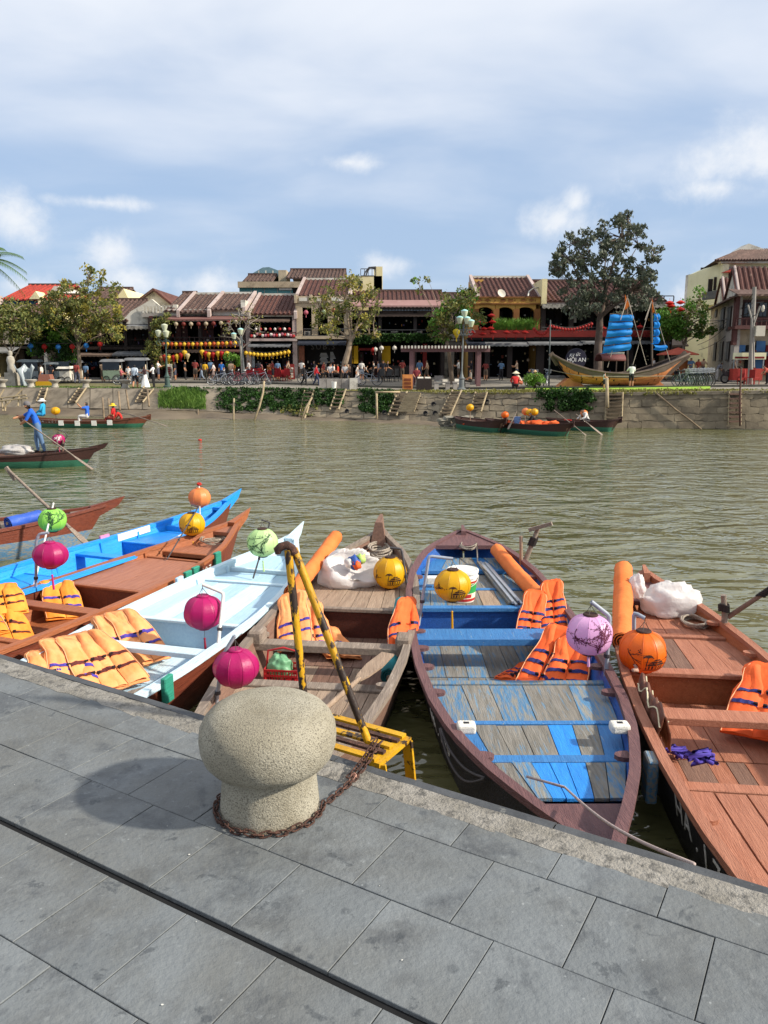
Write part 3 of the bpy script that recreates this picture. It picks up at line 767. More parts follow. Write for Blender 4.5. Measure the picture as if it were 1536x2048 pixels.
def make_lantern(name, label, c, rx, rz, color, ink=None, seed=0, tassel=.2, tcol=None, loop=.12, ribs_=10, cat='lantern', group='painted silk lanterns over the moored boats', rot=0):
    root = empty(name, c, rot, label, cat, group); rs = random.Random(seed)
    def R_(a, z):   # flattened gores between ribs
        k = (a*ribs_/(2*math.pi)) % 1
        return 1-.045*math.sin(math.pi*k)
    prof = []
    for i in range(19):
        ph = lerp(-1.30, 1.30, i/18); prof.append((rx*math.cos(ph)**.86, rz*math.sin(ph)/math.sin(1.30)))
    seg = ribs_*5
    MB().lathe(prof, seg, warp=R_).build('silk_body', SILK[color], root, smooth=70)
    rt = prof[-1][0]; zt = prof[-1][1]
    rm = MB().tube([(r*1.004, 0, z) for r, z in prof], rx*.010, 4).mesh('rib', SILK[color])
    for k in range(ribs_): link('rib', rm, root).rotation_euler = (0, 0, 2*math.pi*k/ribs_)
    for s in (1, -1): MB().lathe([(rt*.98, s*zt-.004), (rt*1.02, s*(zt+.006)), (rt*.9, s*(zt+.014)), (.01, s*(zt+.012))], 20).build('end_ring', M_ink if ink else SILK[color], root, smooth=40)
    m = MB()
    for k in range(3):
        a = k*2.1; m.tube([(rt*.9*math.cos(a), rt*.9*math.sin(a), zt), (0, 0, zt+loop*.7)], .0025, 5)
    m.tube([(0,0,zt+loop*.7), (0,0,zt+loop)], .003, 5); m.build('hanger', M_wire, root)
    if tassel:
        tm = mat('tassel_'+(tcol or color), lin(tcol) if tcol else SILK[color].node_tree.nodes['Principled BSDF'].inputs['Base Color'].default_value[:3], rough=.8) if tcol else SILK[color]
        m = MB(); m.tube([(0,0,-zt-.01), (0,0,-zt-tassel*.35)], .0022, 5); m.build('tassel_cord', M_wire, root)
        m = MB(); m.ball((0,0,-zt-tassel*.37), .012, 8, 6); m.tube([(0,0,-zt-tassel*.38), (.002,0,-zt-tassel*.6), (.006,0,-zt-tassel)], [.008, .011, .013], 8)
        m.build('tassel', tm, root, smooth=True)
    if ink:
        def S(a, b, o=.0025):
            k = R_(a, 0); r = rx*math.cos(b)**.86*k+o
            return Vector((r*math.cos(a), r*math.sin(a), rz*math.sin(b)/math.sin(1.3)))
        m = MB()
        def stroke(pts, w):
            L_ = []
            for i, (a, b) in enumerate(pts):
                a2, b2 = pts[min(i+1, len(pts)-1)]; a1, b1 = pts[max(i-1, 0)]
                da, db = a2-a1, b2-b1; l = math.hypot(da, db) or 1
                ww = w*(1-.7*i/len(pts))
                L_.append((S(a-db/l*ww, b+da/l*ww), S(a+db/l*ww, b-da/l*ww)))
            for p, q in zip(L_, L_[1:]): m.add([p[0], p[1], q[1], q[0]], [(0,1,2,3)])
        def branch(a, b, da, db, n, w, dep):
            pts = [(a, b)]
            for k in range(n):
                da += rs.uniform(-.05, .05); db += rs.uniform(-.035, .035)
                a += da; b += db
                if abs(b) > 1.1: break
                pts.append((a, b))
                if dep and rs.random() < .55: branch(a, b, da+rs.uniform(-.11, .11), db+rs.uniform(-.06, .1), max(3, n-3), w*.6, dep-1)
                if not dep or rs.random() < .35:
                    for q in range(2):
                        c0, c1 = a+rs.uniform(-.1, .1), b+rs.uniform(-.08, .08)
                        if abs(c1) < 1.1: m.add([S(c0+.028*math.cos(t), c1+.032*math.sin(t), .003) for t in (0, 1.25, 2.5, 3.75, 5)], [(0,1,2,3,4)])
            if len(pts) > 1: stroke(pts, w)
        def hut(a, b, s):     # house with layered roof, posts and a palm
            def quad(x0, y0, x1, y1, sk=0):
                n = 4
                for i in range(n):
                    t0, t1 = i/n, (i+1)/n
                    m.add([S(a+lerp(x0, x1, t0)*s, b+y0*s), S(a+lerp(x0, x1, t1)*s, b+y0*s), S(a+lerp(x0+sk, x1-sk, t1)*s, b+y1*s), S(a+lerp(x0+sk, x1-sk, t0)*s, b+y1*s)], [(0,1,2,3)])
            quad(-1, 0, 1, .22, .15); quad(-.75, .30, .75, .5, .18); quad(-.4, .58, .4, .74, .15)
            for x in (-.85, -.5, -.1, .3, .7): quad(x, -.5, x+.16, -.05)
            quad(-1.2, -.62, 1.2, -.56); quad(-1.4, -.74, .9, -.69)
            stroke([(a-1.1*s, b-.5*s), (a-1.05*s, b+.3*s), (a-.9*s, b+.95*s)], .03)
            for q in range(6):
                an = q*.62; stroke([(a-.9*s, b+.95*s), (a-.9*s+.28*s*math.cos(an), b+.95*s+.2*s*math.sin(an)+.06*s), (a-.9*s+.5*s*math.cos(an), b+.95*s+.25*s*math.sin(an)-.1*s)], .03)
        front = -math.pi/2-rot
        kind, im = ink
        if kind == 'branch':
            branch(front+.25, -.75, -.05, .13, 9, .035, 2); branch(front+.9, .75, -.13, -.05, 7, .03, 2); branch(front-.9, .5, -.05, -.1, 6, .028, 1)
        else:
            hut(front+.35, -.35, .45); branch(front-1.0, .35, .06, -.1, 6, .025, 2)
        m.build('painted_picture', im, root)
    return root
def pole(name, label, pts, r, m_, group='poles holding the boat lanterns', clamp=True):
    base = Vector(pts[0]); root = empty(name, base, 0, label, 'lantern pole', group)
    sm = []
    for i, p in enumerate(pts):
        p = Vector(p)
        if 0 < i < len(pts)-1:
            a, c = Vector(pts[i-1]), Vector(pts[i+1])
            for k in (-.06, -.03, -.008): sm.append(p+(a-p).normalized()*(-k))
            for k in (.008, .03, .06): sm.append(p+(c-p).normalized()*k)
            del sm[-4:-2]
            sm.insert(len(sm)-2, p*.6+(sm[-3]+sm[-2])*.2)
        else: sm.append(p)
    MB().tube([p-base for p in sm], r, 10).build('tube', m_, root, smooth=60)
    if clamp:
        k = min(3, len(sm)-1); q = base.lerp(Vector(pts[1]), .35)-base
        MB().lathe([(r*1.5,-.015),(r*1.6,0),(r*1.5,.015)], 10, c=q).build('clamp', M_dpipe, root)
    return root
def LZ(px, py, Y): return aty(px, py, Y)
lan = [ # px, py, rx px, rz px, Y, colour, ink, label, tassel, tassel colour
 (399,995,22,18,12.0,'peach',None,'peach orange lantern above the vivid blue boat',.0,None),
 (384,1048,26,22,10.9,'yellow',('hut',M_ink),'yellow lantern with a dark painted house above the brown boat bow',.28,None),
 (105,1040,27,22,9.9,'green',('branch',M_ink2),'bright green lantern painted with a tree, above the blue boat stern',.0,None),
 (101,1110,34,25,8.45,'magenta',None,'magenta lantern hung beside the brown boat with orange vests',.26,'#c2186e'),
 (525,1085,31,27,9.3,'pale',('branch',M_ink2),'pale green lantern painted with blossom above the pale blue foredeck',.2,None),
 (407,1224,40,33,7.0,'magenta',None,'magenta lantern on a white bent pole over the pale blue boat',.30,'#8e1030'),
 (472,1335,47,37,5.5,'magenta',None,'large magenta lantern just behind the granite bollard',.0,None),
 (780,1145,33,31,8.7,'yellow',('hut',M_ink),'yellow lantern painted with junks over the bare wooden boat',.16,None),
 (905,1170,37,31,7.5,'yellow',('hut',M_ink),'yellow lantern painted with a palm and hut beside the white bucket',.34,None),
 (1179,1268,47,40,6.1,'pink',('branch',M_ink3),'pale pink lantern painted with dark plum blossom',.12,None),
 (1285,1302,48,42,6.2,'orange',('hut',M_ink),'glowing orange lantern painted with huts and palms',.36,None)]
LC = []
for i, (px, py, rx, rz, Y, c, ink, lab, tas, tc_) in enumerate(lan):
    p = LZ(px, py, Y); k = Y*1.03/F_PX; LC.append((p, rz*k))
    make_lantern('silk_lantern', lab, p, rx*k, rz*k, c, ink, i, tas, tc_, rot=(.3*i) % 1.0 if not ink else 0)
def hang(i, dz=.115): p, rz = LC[i]; return p+Vector((0, 0, rz+dz))
pole('lantern_pole', 'grey bent pipe holding the magenta lantern beside the brown boat', [P(bC, -.62, 3.45, .35), LZ(72, 1085, 8.45), LZ(78, 1068, 8.45), hang(3)], .016, M_pipe)
pole('lantern_pole', 'white bent pipe holding the magenta lantern over the pale blue boat', [P(bD, .71, 3.72, .42), LZ(447, 1186, 7.0), hang(5)], .016, M_wpipe)
pole('lantern_pole', 'grey pipe with white elbow beside the granite bollard', [P(bE, -.62, 5.1, .36), LZ(443, 1325, 5.5), LZ(452, 1300, 5.5), hang(6)], .015, M_pipe)
pole('lantern_pole', 'dark pipe on the bare wooden boat beside the yellow lantern', [P(bE, .56, 1.95, .42), LZ(803, 1098, 8.7), hang(7)], .015, M_dpipe)
pole('lantern_pole', 'grey pipe on the left rail of the blue and grey boat', [P(bF, -.74, 3.0, .40), LZ(858, 1112, 7.5), hang(8)], .016, M_pipe)
pole('lantern_pole', 'blue grey pipe leaning by the pale pink lantern', [P(bF, .76, 4.30, .40), LZ(1219, 1232, 6.1), hang(9)], .018, M_pipe)
pole('lantern_pole', 'short grey pipe above the orange lantern', [P(bG, -.52, 2.2, .30), LZ(1268, 1225, 6.25), hang(10)], .017, M_pipe)
pole('lantern_pole', 'white stick with a red tip on the vivid blue boat', [P(bB, .40, 1.55, .42), LZ(398, 970, 12.0)], .012, M_wpipe)
MB().ball(LZ(398, 968, 12.0), .03, 8, 6, sc=(1.4, 1, .8), rough=.5).build('x', mat('red_rag', '#b0281e', rough=.9)).name = 'red_rag'
tag(bpy.data.objects['red_rag'], 'small red rag on top of the white stick', 'rag')
pole('lantern_pole', 'thin dark stick in the brown boat bow by the yellow lantern', [P(bC, -.10, 1.7, .42), LZ(398, 1012, 10.95), hang(1)], .009, M_dpipe)
pole('lantern_pole', 'white stick rising above the bright green lantern', [P(bB, .1, 4.6, .3), LZ(107, 1006, 9.98)], .012, M_wpipe)
pole('lantern_pole', 'thin stick behind the pale green lantern', [P(bD, .02, 1.45, .42), LZ(540, 1045, 9.4), hang(4)], .010, M_dpipe)
# ---------------- life vests
def vmat(name, c, c2): return mat(name, c, c2, scale=5, rough=.75, bump=.5, bscale=28, rnd=.05)
V_or = vmat('orange_vest_cloth', '#f0662a', '#e2571d'); V_lt = vmat('faded_orange_vest_cloth', '#f2a268', '#e68c4e'); V_yl = vmat('yellow_orange_vest_cloth', '#f29738', '#e58222')
V_pur = mat('purple_webbing', '#4a3a9a', '#3c2f86', scale=30, rough=.8); V_nvy = mat('navy_webbing', '#2a2f73', '#1f2458', scale=30, rough=.8); V_brn = mat('maroon_webbing', '#5f2320', '#4c1b19', scale=30, rough=.8)
V_pip = mat('pale_piping', '#eeae80', rough=.8)
def vest(label, top, bot, side, mb_, ms, W=.40, bulge=.034, sag=.06, seed=0, fold=.0, group='life vests lying in the moored boats', straps=(.56, .75), hump=0):
    top, bot, side = Vector(top), Vector(bot), Vector(side).normalized()
    ax = (bot-top); nrm = side.cross(ax).normalized()
    if nrm.z < 0: nrm = -nrm
    root = empty('life_vest', bot, 0, label, 'life vest', group); rs = random.Random(seed)
    ph = rs.uniform(0, 9); side = (side+nrm*rs.uniform(-.25, .25)+ax.normalized()*rs.uniform(-.22, .22)).normalized()
    def base(v):
        return top.lerp(bot, v)-bot+nrm*(-sag*math.sin(math.pi*v)+hump*math.sin(math.pi*min(1, v*1.6)))
    for s in (-1, 1):
        def S(u, v, o=0.0):
            out = W/2*table([(0,.70),(.05,.84),(.16,.84),(.28,.80),(.40,.90),(.55,1.0),(1,.99)], v)
            inn = W/2*table([(0,.34),(.08,.30),(.2,.20),(.32,.04),(1,.015)], v)
            x = s*lerp(inn, out, u)
            pr = max(0, math.sin(math.pi*min(1, max(0, u))))**.55*min(1, math.sin(math.pi*min(.999, v*.94+.03))*3)**.6
            wr = .030*noise.noise(Vector((x*7, v*4, ph)))+.016*noise.noise(Vector((x*17+v*5, v*11, ph)))+.006*noise.noise(Vector((x*40, v*30, ph)))-.008*math.exp(-((u-.52)*14)**2)
            q = .7+.3*abs(math.cos(v*math.pi*2.2))**.5
            b = base(v)+side*(x*(1-.12*fold)+fold*.1*s*math.sin(v*3))+nrm*(bulge*pr*q+wr*pr+o-fold*abs(x)*.5)
            return b
        m = MB(); nu, nv = 10, 20
        m.grid(lambda v, u: S(u, v), nv, nu); m.grid(lambda v, u: base(v)+side*(s*lerp(0, 1, u)*0)+(S(u, v)-base(v)-nrm*((S(u, v)-base(v)).dot(nrm)))+nrm*(-.012-fold*.03), nv, nu)
        pan = m.build('panel', mb_, root, smooth='all')
        for vs_ in straps:
            g = MB(); dv = .024
            pts = []
            for i in range(9):
                u = lerp(-.02, 1.02, i/8)
                pts.append([S(u, vs_+k, .007)+nrm*(0 if 0 < i < 8 else -.02) for k in (-dv, dv)])
            for a, b in zip(pts, pts[1:]): g.add([a[0], a[1], b[1], b[0]], [(0,1,2,3)])
            g.build('strap', ms, pan)
            c = S(.12, vs_, .012)
            MB().box(c, (.03, .03, .014), frame(base(0), base(1))[0]).build('buckle', M_black, pan)
        if s > 0:   # back of the vest, seen above and beside the fronts
            bk = MB(); bk.grid(lambda v, u: base(v)+side*((2*u-1)*W/2*table([(0,.6),(.05,.86),(.14,.92),(.28,.80),(.42,1.0),(1,1.02)], v))-ax.normalized()*.045*(1-v)+nrm*(-.02+.012*noise.noise(Vector((u*6, v*6, ph)))), 14, 10)
            bo = bk.build('back_panel', mb_, root, smooth='all'); so = bo.modifiers.new('s', 'SOLIDIFY'); so.thickness = .02
        MB().tube([S(.985, k/12, .004) for k in range(13)], .004, 5).build('piping', V_pip, pan)
    return root
# brown boat: vests over the left rail and in the stern well
vs_C = [((-.60,3.15,.46),(-.20,3.45,.15),V_yl,V_pur,'golden orange vest draped over the brown boat rail beside the thwart',.36),
        ((-.62,3.95,.62),(-.30,4.15,.40),V_yl,V_brn,'golden orange vest topping the heap in the brown boat',.36),
        ((-.56,4.05,.46),(-.02,4.35,.16),V_yl,V_brn,'golden vest with maroon straps sliding off the heap in the brown boat',.36),
        ((-.50,4.42,.46),(-.08,4.62,.36),V_yl,V_pur,'golden vest with purple straps lowest in the brown boat heap',.34),
        ((-.64,4.55,.50),(-.28,4.95,.38),V_yl,V_pur,'golden vest at the tail of the heap in the brown boat',.36)]
for k, (a, c, m1, m2, lab, w) in enumerate(vs_C):
    pa, pc = P(bC, *a), P(bC, *c); ax = (pc-pa); sd = Vector((ax.y, -ax.x, 0))
    vest(lab, pa, pc, sd, m1, m2, W=w*1.18, seed=k, sag=-.03, hump=.03)
vs_D = [((-.66,3.22,.50),(-.02,3.62,.20),V_lt,V_pur,'peach vest hung over the pale blue boat rail above its thwart',.34),
        ((-.68,3.36,.50),(-.16,3.80,.19),V_lt,V_pur,'peach vest tucked beside another one at the pale blue thwart',.32),
        ((-.64,3.84,.48),(.06,4.16,.19),V_lt,V_brn,'dusky orange vest with maroon straps at the edge of the pale blue heap',.33),
        ((-.65,3.98,.50),(-.04,4.36,.20),V_lt,V_brn,'peach vest with three maroon straps in the pale blue boat',.34),
        ((-.66,4.12,.50),(-.16,4.50,.20),V_lt,V_pur,'peach vest with purple straps in the pale blue boat heap',.34),
        ((-.66,4.30,.48),(-.30,4.66,.22),V_lt,V_pur,'plain peach vest at the stern end of the pale blue heap',.34)]
for k, (a, c, m1, m2, lab, w) in enumerate(vs_D):
    pa, pc = P(bD, *a), P(bD, *c); ax = (pc-pa); sd = Vector((ax.y, -ax.x, 0))
    vest(lab, pa, pc, sd, m1, m2, W=w*1.18, seed=k+20, sag=-.03, hump=.02)
vs_E = [((-.56,2.86,.60),(-.42,3.35,.22),V_lt,V_pur,'light orange vest leaning on the left rail of the bare wooden boat',.30),
        ((-.42,2.80,.50),(-.20,3.34,.20),V_lt,V_pur,'light orange vest second from the rail in the bare wooden boat',.30),
        ((-.22,2.95,.30),(.08,3.42,.17),V_lt,V_pur,'light orange vest lying flat at the bare boat thwart',.30)]
for k, (a, c, m1, m2, lab, w) in enumerate(vs_E):
    pa, pc = P(bE, *a), P(bE, *c); ax = (pc-pa); sd = Vector((1, .1, 0))
    vest(lab, pa, pc, sd, m1, m2, W=w*1.18, seed=k+40, sag=.02)
vest('red orange vest hanging folded on the right rail of the bare wooden boat', P(bE, .66, 3.10, .66), P(bE, .66, 3.62, .36), Vector((.8, .5, 0)), V_or, V_nvy, W=.26, seed=50, sag=-.02, fold=.6)
vs_F = [((.60,3.42,.52),(.18,4.12,.16),V_or,V_nvy,'bright orange vest with navy straps leaning beside the pink lantern',.36),
        ((.66,3.62,.48),(.42,4.20,.17),V_or,V_nvy,'bright orange vest half under another beside the pink lantern',.36),
        ((.34,3.50,.20),(.08,3.76,.15),V_or,V_nvy,'bright orange vest flat on the boards under the blue thwart',.36),
        ((.50,2.62,.62),(.34,3.10,.26),V_or,V_nvy,'bright orange vest standing behind the blue thwart',.28),
        ((.72,2.35,.66),(.62,2.98,.34),V_or,V_nvy,'bright orange vest hung on the right rail behind the blue thwart',.28)]
for k, (a, c, m1, m2, lab, w) in enumerate(vs_F):
    pa, pc = P(bF, *a), P(bF, *c); ax = (pc-pa); sd = Vector((ax.y, -ax.x, 0)) if k < 3 else Vector((1, .2, 0))
    vest(lab, pa, pc, sd, m1, m2, W=w*1.05, seed=k+60, sag=.015, bulge=.026, straps=(.42, .58, .74, .90))
vs_G = [((.52,2.42,.52),(.20,3.02,.19),V_or,V_nvy,'bright orange vest leaning on the bulkhead of the brown boat HA.175',.38),
        ((.60,2.70,.36),(.36,3.05,.18),V_or,V_nvy,'bright orange vest spread on the floor of the brown boat HA.175',.38)]
for k, (a, c, m1, m2, lab, w) in enumerate(vs_G):
    pa, pc = P(bG, *a), P(bG, *c); ax = (pc-pa); sd = Vector((ax.y, -ax.x, 0))
    vest(lab, pa, pc, sd, m1, m2, W=w*1.18, seed=k+80, sag=.01, bulge=.028, straps=(.40, .58, .76))
# ---------------- rolled orange awnings
M_tarp = mat('orange_canvas', '#e07a3a', '#d56c2c', scale=4, rough=.8, bump=.8, bscale=14)
def roll(label, a, b, r, m_=None, seed=0, bend=.02, group='rolled canvas awnings', name='rolled_awning'):
    a, b = Vector(a), Vector(b); root = empty(name, a, 0, label, 'awning', group)
    Mx, l = frame(a, b); m = MB(); n, sg = 26, 22
    ring = []
    for i in range(n+1):
        t = i/n; c = a.lerp(b, t)-a+Vector((0, 0, -bend*math.sin(math.pi*t)))
        for j in range(sg):
            an = 2*math.pi*j/sg
            q = Vector((math.cos(an), math.sin(an), t*l*2))
            rr = r*(1+.10*noise.noise(q*2.4+Vector((seed*5, 0, 0)))+.05*noise.noise(q*7+Vector((seed, 3, 0))))
            m.v.append(tuple(c+Mx @ Vector((math.cos(an)*rr, math.sin(an)*rr, 0))))
    for i in range(n):
        for j in range(sg): m.f.append((i*sg+j, i*sg+(j+1) % sg, (i+1)*sg+(j+1) % sg, (i+1)*sg+j)); m.m.append(0)
    m.build('canvas', m_ or M_tarp, root, smooth='all')
    for (c, sgn) in ((Vector((0,0,0)), -1), (b-a, 1)):   # spiral at the ends
        s = MB(); pts = []
        for k in range(40):
            an = k*.5; rr = r*(.96-.86*k/40); pts.append(c+Mx @ Vector((math.cos(an)*rr, math.sin(an)*rr, sgn*.002*1)))
        s.tube(pts, r*.07, 5); s.build('rolled_end', m_ or M_tarp, root, smooth='all')
    MB().tube([-(b-a)*.03, (b-a)*1.03], r*.25, 8).build('core_stick', M_ewood, root)
    return root
roll('orange canvas roll lying along the right side of the blue and grey boat', P(bF, .38, .62, .60), P(bF, .62, 2.42, .48), .085, seed=1)
roll('long orange canvas roll propped on the left rail of the brown boat HA.175', P(bG, -.30, .35, .78), P(bG, -.58, 1.95, .52), .095, seed=2)
roll('orange canvas roll between the pale blue boat and the wooden boat', P(bE, -.46, .95, .80), P(bE, -.60, 2.75, .58), .085, seed=3)
# ---------------- blue and grey boat: bucket, aluminium poles, oar post, rope
M_bucket = mat('white_plastic', '#e9e8e2', '#dcdad2', scale=8, rough=.35)
def bucket():
    root = empty('paint_bucket', P(bF, -.22, 2.15, .402), 0, 'white plastic bucket with lid and printed green and red label', 'bucket')
    H, r0, r1 = .34, .135, .165
    MB().lathe([(r0-.004, 0), (r0, .008), (lerp(r0, r1, .8), H*.8), (lerp(r0, r1, .8)+.012, H*.805), (lerp(r0, r1, .83)+.012, H*.85), (r1-.005, H*.86), (r1, H)], 36).build('body', M_bucket, root, smooth=40)
    MB().lathe([(r1+.004, H-.02), (r1+.010, H-.016), (r1+.010, H+.012), (r1-.004, H+.016), (r1-.02, H+.006), (.01, H+.006)], 36).build('lid', M_bucket, root, smooth=40)
    def patch(z0, z1, a0, a1, m_, o):
        m = MB()
        def S(i, j):
            a, z = lerp(a0, a1, i), lerp(z0, z1, j); r = lerp(r0, r1, z/H)+o; return (r*math.cos(a), r*math.sin(a), z)
        m.grid(S, 12, 2); m.build('label_print', m_, root)
    mg, mr, my = mat('label_green', '#2f9a4a', rough=.5), mat('label_red', '#b32d2a', rough=.5), mat('label_cream', '#ece6c8', rough=.5)
    patch(.02, .25, -2.6, .6, my, .0012); patch(.11, .215, -1.3, .25, mg, .0024); patch(.02, .05, -2.5, .5, mr, .0024); patch(.222, .245, -1.2, .2, mr, .0024)
    patch(.06, .10, -1.9, -.9, mr, .0024); patch(.13, .2, -2.3, -1.5, mg, .0024)
    MB().tube([(r1*1.05*math.cos(a), r1*1.05*math.sin(a), H*.84-.10*max(0, -math.sin(a))) for a in [math.pi+k*math.pi/12 for k in range(13)]], .0035, 6).build('handle', M_wpipe, root)
bucket()
M_alu = mat('bare_aluminium', '#b9bcc0', '#a5a8ad', scale=10, rough=.35, metal=.7)
for k in range(5):
    a, b = P(bF, .12+.028*k, .75+.02*k, .47+.012*(k % 2)), P(bF, .27+.032*k, 2.36+.03*(k % 3), .425+.022*(k % 2))
    o = MB().beam(a-a, b-a, .026, .026).build('metal_tube', M_alu if k else M_gwood); o.location = a
    tag(o, 'square aluminium tube in the bundle beside the orange canvas roll' if k else 'grey wooden batten lying beside the aluminium tubes', 'tube' if k else 'batten', 'aluminium tubes on the blue and grey boat' if k else None)
def tpost(label, foot, top, cross_a, cross_b, r=.035, m_=None):
    foot = Vector(foot); root = empty('oar_post', foot, 0, label, 'post'); m_ = m_ or M_egun
    t = Vector(top)-foot
    MB().tube([(0,0,0), t*.5+Vector((.004,0,0)), t], [r, r*.85, r*.8], 8).build('shaft', m_, root, smooth=60)
    if cross_a is not None: MB().beam(Vector(cross_a)-foot, Vector(cross_b)-foot, .055, .045).build('grip', m_, root)
    m = MB()
    for k in range(7):
        c = t*(.52+.03*k); m.tube([c+Vector((math.cos(a)*(r+.012), math.sin(a)*(r+.012), .01*math.sin(a*2))) for a in [q*.7 for q in range(10)]], .009, 5)
    m.build('lashing', mat('black_lashing', '#2c2524', rough=.9), root)
    return root
ft = P(bF, .66, 1.0, .50)
tpost('leaning wooden oar post with crossbar lashed to the blue and grey boat', ft, aty(1078, 1052, ft.y), aty(1058, 1060, ft.y), aty(1104, 1047, ft.y-.1))
st = P(bF, .63, 1.02, .50); MB().tube([Vector((0,0,0)), aty(1042, 1072, st.y)-st], .022, 8).build('thole_peg', M_ewood).location = st
tag(bpy.data.objects['thole_peg'], 'short wooden peg lashed beside the leaning oar post', 'peg')
gt = P(bG, .50, 1.28, .47)
tpost('short gnarled post on the right rail of the brown boat HA.175', gt, aty(1447, 1190, gt.y), None, None, .034)
def oar(label, a, b, blade=.6, w=.10, r=.02, m_=None, cross_=None, nm='oar'):
    a, b = Vector(a), Vector(b); root = empty(nm, a, 0, label, 'oar', None); d = b-a; l = d.length
    e = 1-blade/l
    MB().tube([(0,0,0), d*.5, d*e], [r*.8, r, r*.95], 8).build('shaft', m_ or M_egun, root, smooth=60)
    m = MB(); s = d.cross(Vector((0,0,1))).normalized()
    for (t, ww) in ((e-.02, r*1.1), (e+.12*(1-e), w*.7), (e+.5*(1-e), w), (1, w*.8)):
        for k in ((-1, -.008), (1, -.008), (1, .008), (-1, .008)): m.v.append(tuple(d*t+s*k[0]*ww/1+Vector((0,0,k[1]))))
    for i in range(3):
        for j in range(4): m.f.append((i*4+j, i*4+(j+1) % 4, i*4+4+(j+1) % 4, i*4+4+j)); m.m.append(0)
    m.f += [(0,1,2,3), (12,13,14,15)]; m.m += [0, 0]
    m.build('blade', m_ or M_egun, root)
    if cross_: MB().beam(Vector(cross_[0])-a, Vector(cross_[1])-a, .05, .045).build('grip', m_ or M_egun, root)
    return root
ot = gt+Vector((.02, 0, .10))
tpost('oar shaft lashed to the gnarled post of the brown boat HA.175', ot, aty(1585, 1148, gt.y-.2), aty(1565, 1130, gt.y-.2), aty(1610, 1170, gt.y-.2), .026, M_ewood2)
oar('long dark oar slanting across the blue striped boat into the water', aty(15, 938, 11.9), aty(185, 1080, 11.35)+Vector((0,0,-.15)), .5, .06, .025, M_egun, (aty(12, 934, 11.9), aty(30, 960, 11.9)))
oar('wooden paddle lying on the stern boards of the bare wooden boat', P(bE, .05, 5.6, .36), P(bE, .58, 4.0, .44), .55, .075, .022, M_ewood)
# ---------------- ropes
def rope(label, pts, r=.008, m_=None, smooth_=True, nm='rope', group=None):
    base = Vector(pts[0]); root = MB().tube([Vector(p)-base for p in pts], r, 6).build(nm, m_ or M_lrope, None, smooth='all'); root.location = base
    tag(root, label, 'rope', group); return root
def coil(c, rx, ry, n, seed, zz=.05):
    rs = random.Random(seed); pts = []
    for k in range(n):
        a = k*.42; f = 1+.25*math.sin(k*.37+seed)+rs.uniform(-.08, .08)
        pts.append(Vector(c)+Vector((math.cos(a)*rx*f, math.sin(a)*ry*f, zz*(k/n)+.012*math.sin(k*.9))))
    return pts
rope('grey rope coil on the foredeck of the brown boat HA.175', coil(P(bG, .30, 1.05, .415), .11, .15, 80, 1), .012)
rope('pale rope coil in the bow of the brown raised deck boat', coil(P(bC, -.02, .72, .46), .16, .22, 60, 2), .008)
rope('thick grey rope tangled in the bow of the bare wooden boat', coil(P(bE, .05, .55, .50), .13, .24, 70, 3, .09), .014)
rope('pinkish rope looped on the bow of the blue and grey boat', coil(P(bF, .02, .45, .60), .10, .14, 46, 4, .05)+[P(bF, .1, .9, .52), P(bF, .2, 1.3, .46)], .008)
a, b = P(bF, -.05, 6.30, bF.zg(6.3)+.0), Q(-.30, -2.49, -.015)
rope('taut pale mooring rope from the maroon stern plate to the quay edge', [a+Vector((-.2, .12, .01))]+[a.lerp(b, k/12)+Vector((0,0,-.05*math.sin(math.pi*k/12)+.01)) for k in range(13)], .0075, mat('pale_rope', '#b7a6a0', '#96857f', scale=60, rough=.95))
rope('black rope loop hanging on the black hull near the quay', [P(bF, -bF.hw(t)-.035, t, bF.zg(t)-.06-.16*math.sin(math.pi*(t-5.3)/.75)) for t in [5.3+.05*k for k in range(16)]]+[P(bF, -bF.hw(t)-.03, t, bF.zg(t)-.05-.08*math.sin(math.pi*(t-5.3)/.75)) for t in [6.05-.05*k for k in range(16)]], .009, mat('dark_rope', '#4a4646', rough=.95))
# ---------------- plastic sacks
M_plastic = mat('milky_plastic_film', '#ece8e6', '#e2dcda', scale=5, rough=.35, bump=1.2, bscale=12, trans=.35)
def sack(label, c, r, sc, seed, mouth=None, m_=None, contents=None, rot=0, name='plastic_sack', cat='bag'):
    root = empty(name, c, rot, label, cat); m = MB(); sg, rg = 40, 26; rs = random.Random(seed)
    for i in range(rg+1):
        ph = math.pi*i/rg
        for j in range(sg):
            a = 2*math.pi*j/sg; q = Vector((math.sin(ph)*math.cos(a), math.sin(ph)*math.sin(a), math.cos(ph)))
            rid = noise.noise(q*2.2+Vector((seed*3.7, 0, 0)))*.22+abs(noise.noise(q*5+Vector((seed, 1, 0))))*.16-.05+noise.noise(q*13+Vector((seed, 5, 0)))*.035
            p = q*(1+rid)
            if mouth is not None:
                k = q.dot(mouth)
                if k > .62: p -= mouth*((k-.62)/.38)**.6*.85
            z = max(p.z, -.62)
            m.v.append((p.x*r*sc[0], p.y*r*sc[1], (z+.62)*r*sc[2]))
    for i in range(rg):
        for j in range(sg): m.f.append((i*sg+j, (i+1)*sg+j, (i+1)*sg+(j+1) % sg, i*sg+(j+1) % sg)); m.m.append(0)
    m.build('film', m_ or M_plastic, root, smooth='all')
    for (p, rr, mm, nm) in (contents or []): MB().ball(p, rr, 12, 8, rough=.5).build(nm, mm, root, smooth='all')
    return root
mo = Vector((.38, -.62, .68)).normalized(); cc = mo*.20+Vector((0, 0, .16))
